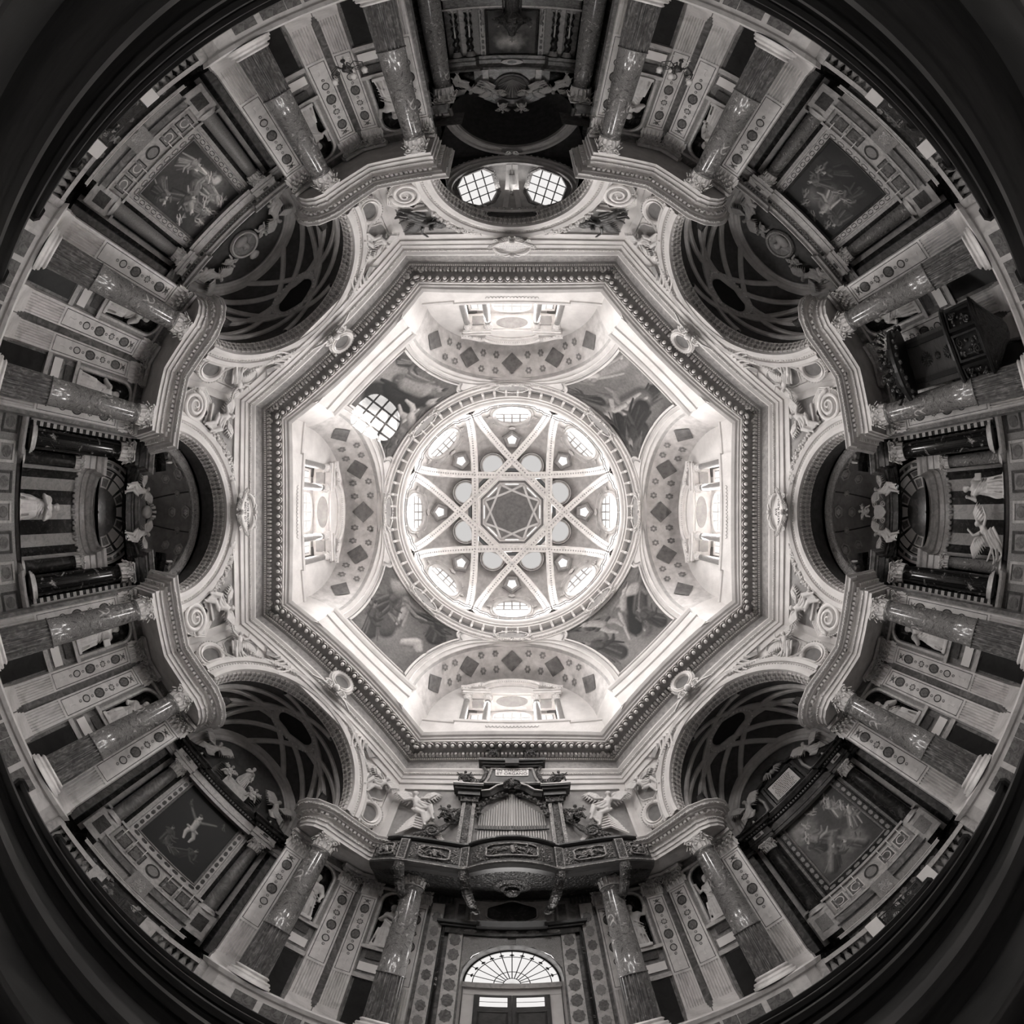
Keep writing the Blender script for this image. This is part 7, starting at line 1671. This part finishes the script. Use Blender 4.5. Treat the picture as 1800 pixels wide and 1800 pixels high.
for sg in (1, -1):
    for (x0, x1, mt_) in ((1.06, 1.14, 'gilt'), (1.16, 1.36, 'gilt_dark'), (1.38, 1.46, 'gilt')): link('case_pilaster', MB().box(*sorted((sg * x0, sg * x1)), 6.3, 8.75, 0, .2 if mt_ == 'gilt' else .17), mt_, oc)
    link('pilaster_line', MB().box(*sorted((sg * 1.145, sg * 1.155)), 6.3, 8.75, .1, .22), 'pale_marble', oc); link('pilaster_line', MB().box(*sorted((sg * 1.365, sg * 1.375)), 6.3, 8.75, .1, .22), 'pale_marble', oc)
    cpm = MB().box(*sorted((sg * 1.0, sg * 1.52)), 8.75, 8.95, 0, .26)
    for j in range(4): leaf(cpm, (sg * (1.06 + .13 * j), 8.7, .2), (0, 0, 1), (0, 1, 0), .28, .08, .8)
    for j in (1.05, 1.48): cpm.tube(spiral((sg * j, 8.92, .26), .08, 1.5, sg, 14, .85), .022, 5)
    link('pilaster_capital', cpm, 'gilt_dark', oc)
    cn = MB().box(*sorted((sg * .95, sg * 1.62)), 8.98, 9.16, 0, .34); cn.box(*sorted((sg * .9, sg * 1.72)), 9.16, 9.24, 0, .44); cn.box(*sorted((sg * .86, sg * 1.78)), 9.24, 9.34, 0, .52); link('cornice_block', cn, 'organ_wood', oc); link('cornice_gilding', MB().box(*sorted((sg * .86, sg * 1.79)), 9.3, 9.345, .5, .545), 'pale_marble', oc)
    vs_ = MB(); vs_.tube(spiral((sg * 1.3, 9.6, .34), .2, 2, sg, 30, .88), .055, 6); vs_.tube([(sg * 1.12, 9.5, .32), (sg * .9, 9.7, .34), (sg * .82, 10.1, .36), (sg * .95, 10.35, .36)], [.07, .08, .07, .06], 7); link('case_volute', vs_, 'gilt_dark', oc)
    # swag of leaves framing the pipes
    gl = garland([(sg * .12, 9.2, .16), (sg * .4, 9.08, .18), (sg * .7, 8.85, .18), (sg * .92, 8.5, .18), (sg * 1.0, 8.15, .18)], .1); link('leaf_swag', gl, 'gilt_dark', oc)
    ar_ = [(sg * .9, 9.02), (sg * .62, 9.08), (sg * .4, 9.3), (sg * .12, 9.42)]; link('arched_cornice', MB().sweep(ar_, [(-.06, .1), (-.04, .26), (.05, .32), (.1, .4), (.14, .4), (.14, .1)], False, -sg), 'organ_wood', oc)
    link('arch_gilding', MB().sweep(ar_, [(.09, .38), (.1, .415), (.14, .415)], False, -sg), 'pale_marble', oc)
    # scroll wings with dark putti beside the case
    wg = MB()
    for j in range(5): wg.tube([(sg * (1.5 + .0 * j), 8.5 - .12 * j, .1), (sg * (1.62 + .04 * j), 8.0 - .06 * j, .16), (sg * (1.85 + .1 * j), 7.55 - .03 * j, .18), (sg * (2.25 + .1 * j), 7.25, .14)], .05, 6)
    wg.tube(spiral((sg * 2.15, 7.45, .2), .24, 2, sg, 28, .88), .05, 6); wg.tube(spiral((sg * 1.75, 7.95, .2), .16, 1.8, -sg, 22, .88), .04, 6)
    link('side_scroll', wg, 'gilt_dark', oc)
    angel_at('organ_putto', 'putto', sg, wallm(4, -sg * 1.78, 8.55, 8.05), .7, 'dark gilded child seated on the scroll %s of the organ pipes' % ('right' if sg > 0 else 'left'), 'organ putti', 'putto', 'gilt_dark')
    angel_at('organ_cornice_putto', 'putto', -sg, wallm(4, -sg * 1.5, 8.4, 9.62), .6, 'dark gilded child on the %s end of the organ cornice' % ('right' if sg > 0 else 'left'), 'organ cornice putti', 'putto', 'gilt_dark')
    angel_at('organ_top_putto', 'putto', sg, wallm(4, -sg * .62, 8.25, 10.85), .55, 'small gilded child on the %s of the organ crest' % ('right' if sg > 0 else 'left'), 'organ crest putti', 'putto', 'gilt_dark')
mask = garland([(-.22, 9.42, .42), (0, 9.55, .46), (.22, 9.42, .42)], .09); mask.ball((0, 9.45, .46), .13, 10, 8, (.9, 1.3, .8))
for sg in (1, -1):
    for j in range(4): leaf(mask, (0, 9.35, .42), (0, 0, 1), (sg * (.4 + .3 * j), .9 - .4 * j, 0), .36, .09, .6)
link('crest_mask', mask, 'gilt_dark', oc)
at = [(-.95, 9.45), (.95, 9.45), (.8, 9.8), (.72, 10.3), (-.72, 10.3), (-.8, 9.8)]
link('attic', MB().plate(at, 0, .36), 'organ_wood', oc); link('attic_border', MB().sweep(at, [(-.12, .36), (-.1, .41), (-.04, .41), (-.02, .36)], True, -1), 'gilt', oc)
link('inscription_plate', MB().plate([(-.52, 9.88), (.52, 9.88), (.54, 10.2), (.25, 10.25), (-.25, 10.25), (-.54, 10.2)], .36, .39), 'paper_white', oc); text_mesh('IN CHORDIS\nET ORGANO', .17, 'ink', oc, Matrix.Translation((0, 10.06, .393)))
q = MB().box(-.95, .95, 10.3, 10.38, 0, .44); q.box(-1.02, 1.02, 10.38, 10.46, 0, .52); q.box(-1.1, 1.1, 10.46, 10.54, 0, .6); q.box(-.22, .22, 10.3, 10.56, 0, .62); link('attic_cornice', q, 'organ_wood', oc); link('attic_gilding', MB().box(-1.1, 1.1, 10.52, 10.55, .58, .61), 'gilt', oc)
for sg in (1, -1):
    o = angel_at('spandrel_angel', 'recline', sg, wallm(4, -sg * 2.75, aw(4, 2.75) - .06, 8.35), 1.05, 'white stucco winged angel %s of the organ case' % ('right' if sg > 0 else 'left'), 'spandrel angels')
    st = MB()
    for j in range(6): st.tube([(sg * (1.75 + .05 * j), 7.1 + .1 * j, .05), (sg * (2.2 + .03 * j), 7.55 + .1 * j, .12), (sg * (2.75), 7.65 + .1 * j, .12), (sg * (3.2 - .04 * j), 7.3 + .1 * j, .05)], .045, 5)
    o = link('stucco_swag', st, 'stucco', None, wallm(4, 0, 8.85, 0)); tag(o, 'ribbed white stucco swag under the angel %s of the organ' % ('right' if sg > 0 else 'left'), 'swag', 'organ swags')
# entrance wall with the portal and fanlight
pw = thing('wall_entrance', 'inlaid marble entrance wall round the door under the organ', 'wall', None, None, 'structure')
me = wallm(4, 0, 10.25, 0)
hole = [(-1.14, 0)] + [(-1.14 * math.cos(PI * i / 24), 3.35 + 1.14 * math.sin(PI * i / 24)) for i in range(25)] + [(1.14, 0)]
wf = MB(); up_ = [(x, 6.2) for x, y in hole]; wf.grid([[(x, y, 0) for x, y in hole[1:-1]], [(x, 6.2, 0) for x, y in hole[1:-1]]]); wf.add([(-2.1, 0, 0), (-1.14, 0, 0), (-1.14, 6.2, 0), (-2.1, 6.2, 0)], [(0, 1, 2, 3)]); wf.add([(2.1, 0, 0), (1.14, 0, 0), (1.14, 6.2, 0), (2.1, 6.2, 0)], [(0, 1, 2, 3)]); link('wall_face', wf, 'grey_marble', pw, me)
rv = MB(); rv.grid([[(x, y, 0) for x, y in hole], [(x, y, -.75) for x, y in hole]]); link('door_reveal', rv, 'pale_marble', pw, me)
# portal frame strips with oval inlays
for sg in (1, -1):
    link('dark_fillet', MB().box(*sorted((sg * 1.62, sg * 1.68)), 0, 5.0, 0, .16), 'black_marble', pw, me)
    s1 = link('inner_strip', MB().box(*sorted((sg * 1.18, sg * 1.52)), 0, 4.75, 0, .1), 'pale_marble', pw, me)
    for j in range(9):
        y = .7 + .48 * j; link('inlay', MB().plate([(x + sg * 1.35, yy + y) for x, yy in [(.13 * (1 + .09 * math.cos(8 * t)) * math.cos(t), .19 * (1 + .09 * math.cos(8 * t)) * math.sin(t)) for t in [2 * PI * i / 24 for i in range(24)]]], .1, .112), 'inlay_mid', s1)
    s2 = link('outer_strip', MB().box(*sorted((sg * 1.72, sg * 2.04)), 0, 5.7, 0, .14), 'pale_marble', pw, me)
    for j in range(10):
        y = .9 + .48 * j; link('inlay', MB().plate([(x + sg * 1.88, yy + y) for x, yy in [(.11 * (1 + .1 * math.cos(8 * t)) * math.cos(t), .17 * (1 + .1 * math.cos(8 * t)) * math.sin(t)) for t in [2 * PI * i / 24 for i in range(24)]]], .14, .152), 'inlay_mid' if j % 2 else 'brocatello', s2)
    link('portal_spandrel', MB().plate([(sg * 1.16, 3.4), (sg * 1.16, 4.72), (sg * .1, 4.72), (sg * .1, 4.5), (sg * .5, 4.4), (sg * .9, 4.1), (sg * 1.12, 3.7)], 0, .05), 'brocatello', pw, me)
link('lintel', MB().box(-1.62, 1.62, 4.75, 4.95, 0, .18), 'dark_marble', pw, me)
for x in (-1.0, -.5, 0, .5, 1.0): link('lintel_inlay', MB().plate(ellipse(.16, .06, 18, c=(x, 4.85)), .18, .19), 'inlay_mid', pw, me)
lc = MB().box(-1.75, 1.75, 4.95, 5.02, 0, .3); lc.box(-1.82, 1.82, 5.02, 5.1, 0, .4); lc.box(-.85, .85, 4.93, 5.12, 0, .46); link('lintel_cornice', lc, 'dark_wood', pw, me)
op = MB().plate([(-1.05, 5.15), (1.05, 5.15), (1.05, 5.95), (-1.05, 5.95)], 0, .06); ov = link('overdoor', op, 'pale_marble', pw, me)
bl = [(.62 * (1 + .1 * math.cos(2 * t) - .1 * math.cos(4 * t)) * math.cos(t), 5.55 + .36 * (1 + .12 * math.cos(4 * t)) * math.sin(t)) for t in [2 * PI * i / 40 for i in range(40)]]
link('dark_field', MB().plate(bl, .06, .08), 'dark_marble', ov); link('field_border', MB().sweep(bl, [(0, .06), (.01, .1), (.04, .1), (.05, .06)], True, -1), 'pale_marble', ov)
for sg in (1, -1):
    link('overdoor_oval', MB().plate(ellipse(.1, .14, 20, c=(sg * .92, 5.4)), .06, .075), 'brocatello', ov); link('side_tablet', MB().box(*sorted((sg * 1.12, sg * 1.45)), 5.15, 5.9, 0, .05), 'brocatello', ov); link('tablet_inset', MB().box(*sorted((sg * 1.18, sg * 1.38)), 5.25, 5.8, .05, .06), 'inlay_dark', ov)
    vt_ = MB()
    for j in range(5): vt_.box(*sorted((sg * (1.5 + .1 * j), sg * (1.55 + .1 * j))), 5.75, 6.0, .14, .17)
    link('vent_slots', vt_, 'iron', pw, me, kind='stuff')
# fanlight
fl_out = [(1.1 * math.cos(PI * i / 36), 1.1 * math.sin(PI * i / 36)) for i in range(37)]
WN[0] += 1; fw = thing('window_%d' % WN[0], 'half-round fanlight with radiating iron bars over the entrance door', 'window', None, wallm(4, 0, 10.9, 3.35), 'structure')
NSEG = 12
for i in range(NSEG):
    q = MB(); a0, a1 = PI * i / NSEG, PI * (i + 1) / NSEG; pts = [(.02 * math.cos(a0), .02 * math.sin(a0), 0)] + [(1.1 * math.cos(a0 + (a1 - a0) * j / 4), 1.1 * math.sin(a0 + (a1 - a0) * j / 4), 0) for j in range(5)]
    q.add(pts, [tuple(range(6))]); link('pane', q, 'pane_low', fw)
for i in range(NSEG + 1):
    a_ = PI * i / NSEG; link('glazing_bar', MB().tube([(.2 * math.cos(a_), .2 * math.sin(a_), .04), (1.1 * math.cos(a_), 1.1 * math.sin(a_), .04)], .013, 5), 'iron', fw)
for rr in (.2, .42, .92): link('arc_bar', MB().tube([(rr * math.cos(PI * j / 24), rr * math.sin(PI * j / 24), .04) for j in range(25)], .012, 5), 'iron', fw)
for i in range(NSEG - 1):
    a_ = PI * (i + 1) / NSEG; q = MB(); c_ = Vector((1.0 * math.cos(a_), 1.0 * math.sin(a_), .05)); 
    for da in (-.9, 0, .9): leaf(q, tuple(c_), (0, 0, 1), (-math.cos(a_ + da), -math.sin(a_ + da), 0), .09, .02, .2)
    link('leaf_finial', q, 'iron', fw)
link('fan_frame', MB().sweep(fl_out, [(0, -.03), (0, .08), (.06, .1), (.1, 0)], False, -1), 'dark_wood', fw)
dr = thing('door_1', 'wooden entrance door with two lights above dark panels', 'door', None, wallm(4, 0, 10.9, 0), 'structure')
link('transom', MB().box(-1.14, 1.14, 3.2, 3.36, -.02, .14), 'pale_marble', dr); link('jamb_light', MB().box(-1.12, 1.12, 2.98, 3.2, -.04, .02), 'paper_white', dr)
for sg in (1, -1):
    link('side_light', MB().box(*sorted((sg * .86, sg * 1.12)), .2, 3.0, -.04, .0), 'frost', dr)
    lf = link('door_leaf', MB().box(*sorted((sg * .01, sg * .84)), .05, 2.98, 0, .08), 'door_wood', dr); 
    link('door_light', MB().box(*sorted((sg * .1, sg * .72)), 2.6, 2.9, .08, .085), 'pane_low', lf); link('light_bar', MB().box(*sorted((sg * .1, sg * .72)), 2.745, 2.76, .085, .1), 'iron', lf)
    for y0, y1 in ((1.5, 2.4), (.4, 1.3)): link('door_panel', MB().sweep(rect(min(sg * .14, sg * .7), max(sg * .14, sg * .7), y0, y1), [(0, .08), (.03, .11), (.06, .08)], True, -1), 'door_wood', lf)
link('ceiling_under_loft', MB().box(-2.1, 2.1, 6.15, 6.2, -1.0, .1), 'dark_wood', pw, me)
bk = MB().box(-2.2, 2.2, 0, 6.3, -1.6, -1.5); link('porch_wall', bk, 'pale_marble', pw, me)
# ------------------------------------------------------------------ pulpit
pu = thing('pulpit', 'dark carved wooden pulpit with canopy on the pier right of the upper right chapel', 'pulpit', None, standm(2, -3.42, 9.0, 0))
def halfoct(r, z): return [(r * math.cos(PI + PI * i / 16), .25 + r * math.sin(PI + PI * i / 16) * .95, z) for i in range(17)]
link('basin', MB().grid([halfoct(r, z) for r, z in ((.1, 1.5), (.22, 1.56), (.3, 1.7), (.5, 1.9), (.72, 2.1), (.8, 2.15), (.8, 2.22))]), 'carved_dark', pu)
link('parapet', MB().grid([halfoct(r, z) for r, z in ((.76, 2.22), (.74, 2.3), (.74, 3.0), (.78, 3.05))]), 'dark_wood', pu)
link('hand_rail', MB().grid([halfoct(r, z) for r, z in ((.76, 3.02), (.86, 3.06), (.9, 3.12), (.86, 3.18), (.7, 3.18))]), 'dark_wood', pu)
link('lower_moulding', MB().grid([halfoct(r, z) for r, z in ((.78, 2.16), (.86, 2.2), (.88, 2.26), (.8, 2.3))]), 'dark_wood', pu)
for i in range(4):
    t0 = PI + PI * (i + .5) / 4; c = Vector((.76 * math.cos(t0), .25 + .74 * math.sin(t0), 2.65)); n = Vector((math.cos(t0), math.sin(t0), 0)); u = Vector((-n.y, n.x, 0)); q = MB(); rnd = random.Random(i)
    for j in range(14): q.ball((rnd.uniform(-.16, .16), rnd.uniform(-.26, .26), .02), rnd.uniform(.03, .06), 6, 4, (1, 1, .6))
    q.tube(spiral((.1, .2, .03), .1, 1.6, 1, 16, .85), .02, 4); q.tube(spiral((-.1, -.2, .03), .1, 1.6, -1, 16, .85), .02, 4)
    m = frame(c, u, Vector((0, 0, 1)), n); pn = link('carved_panel', MB().sweep(rect(-.22, .22, -.32, .32), [(0, 0), (.01, .05), (.05, .05), (.06, 0)], True, -1), 'dark_wood', pu, m); link('panel_relief', q, 'carved_dark', pn)
bk = link('back_board', MB().box(-.62, .62, .3, .36, 2.2, 4.7), 'organ_wood', pu)
for x in (-.45, .45): link('board_strip', MB().box(x - .06, x + .06, .26, .31, 2.9, 4.6), 'dark_wood', bk)
for z, r in ((3.4, .16), (4.1, .18), (3.75, .09)): 
    q = MB()
    for i in range(14): a = 2 * PI * i / 14; q.tube([(0, .29, z), (r * math.cos(a), .28, z + r * math.sin(a))], [.03, .012], 5)
    link('sunburst', q, 'carved_dark', bk)
link('canopy', MB().grid([halfoct(r, z) for r, z in ((.1, 4.62), (.7, 4.62), (.86, 4.64), (.9, 4.72), (.94, 4.76), (.94, 4.86), (.84, 4.9), (.6, 5.1), (.3, 5.3), (.05, 5.4))]), 'dark_wood', pu)
fr = MB()
for i in range(17):
    p = halfoct(.93, 4.6)[i]; fr.ball((p[0], p[1], 4.64 - .05 * (i % 2)), .06, 6, 5); p = halfoct(.88, 5.0)[i]; leaf(fr, p, (0, 0, 1), (p[0], p[1], .5), .25, .08, .6)
for i in range(40): fr.ball((random.uniform(-.8, .8), random.uniform(-.7, .2), random.uniform(4.9, 5.3)), random.uniform(.04, .08), 5, 4)
link('canopy_carving', fr, 'carved_dark', pu, kind='stuff')
# ------------------------------------------------------------------ pews
seat_l = 4.3
def pew_meshes(L):
    d = {}
    d['backrest'] = MB().box(0, L, -.03, .03, .32, .86); d['top_rail'] = MB().box(-.02, L + .02, -.06, .06, .86, .93); d['seat'] = MB().box(0, L, .03, .42, .42, .46)
    d['kneeler'] = MB().box(.05, L - .05, -.42, -.24, .14, .2); d['book_ledge'] = MB().box(0, L, -.26, -.03, .7, .73)
    e = MB().plate([(-.08, 0), (.44, 0), (.44, .42), (.4, .5), (.14, .55), (.08, .7), (.1, .9), (.04, .98), (-.06, .98), (-.1, .9), (-.06, .6)], 0, .06); e.v = [(z, x, y) for x, y, z in e.v]; d['end_panel'] = e
    out = {}
    for n, mb in d.items(): out[n] = mb.mesh(n); out[n].materials.append(M['dark_wood'])
    return out
PEW = pew_meshes(seat_l)
rows_ = [(-1.5, 'first'), (-2.35, 'second'), (-3.2, 'third'), (-4.05, 'fourth'), (-4.9, 'fifth'), (1.12, 'first'), (2.0, 'second'), (2.85, 'third'), (3.7, 'fourth'), (4.55, 'fifth')]
for y, nm in rows_:
    for sg in (1, -1):
        ang = -PI / 2 * 0
        r = thing('pew', 'dark wooden pew, %s row %s the camera, %s of the aisle' % (nm, 'above' if y < 0 else 'below', 'right' if sg > 0 else 'left'), 'pew', 'dark pews', Matrix.Translation(((.75 if sg > 0 else -.75 - seat_l), y, 0)))
        for n in PEW:
            if n == 'end_panel':
                link(n, PEW[n], None, r, Matrix.Translation((-.06, 0, 0))); link(n, PEW[n], None, r, Matrix.Translation((seat_l, 0, 0)))
            else: link(n, PEW[n], None, r)
for x0, y0, nm in ((-2.2, -1.75, 'left'), (2.6, -1.8, 'right'), (-3.4, 2.25, 'lower left'), (3.3, 2.2, 'lower right')):
    b = MB().box(-.12, .12, -.09, .09, 0, .035); o = link('hymn_book', b, 'paper_white' if nm in ('left', 'right') else 'dust', None, Matrix.Translation((x0, y0 + (.12 if y0 < 0 else .12), .735)) @ Matrix.Rotation(.2, 4, 'Z'))
    tag(o, 'hymn book lying on a pew ledge, %s of the camera' % nm, 'book', 'hymn books')
# wide plank platform between the pews and the piers
pf = thing('pew_platform', 'low wooden platform under the pews', 'platform', None)
for i in range(26):
    link('plank', MB().box(-5.3, 5.3, -5.4 + .42 * i, -5.0 + .42 * i, 0.001, .03), 'floor_board', pf)
# outer shells added to stop sun and sky leaking in round the chapels
os_ = MB().lathe([(18.5, -.2), (18.5, 12.2), (9.3, 12.4), (9.3, 11.7)], 40); o = link('wall_outer', os_, 'dust'); tag(o, 'outer church wall and roof behind the chapels', 'wall', kind='structure')
os_ = MB().lathe([(9.35, 11.6), (9.35, 18.2), (6.6, 18.2)], 40); o = link('wall_drum', os_, 'dust'); tag(o, 'outer drum wall and roof round the gallery windows', 'wall', kind='structure')
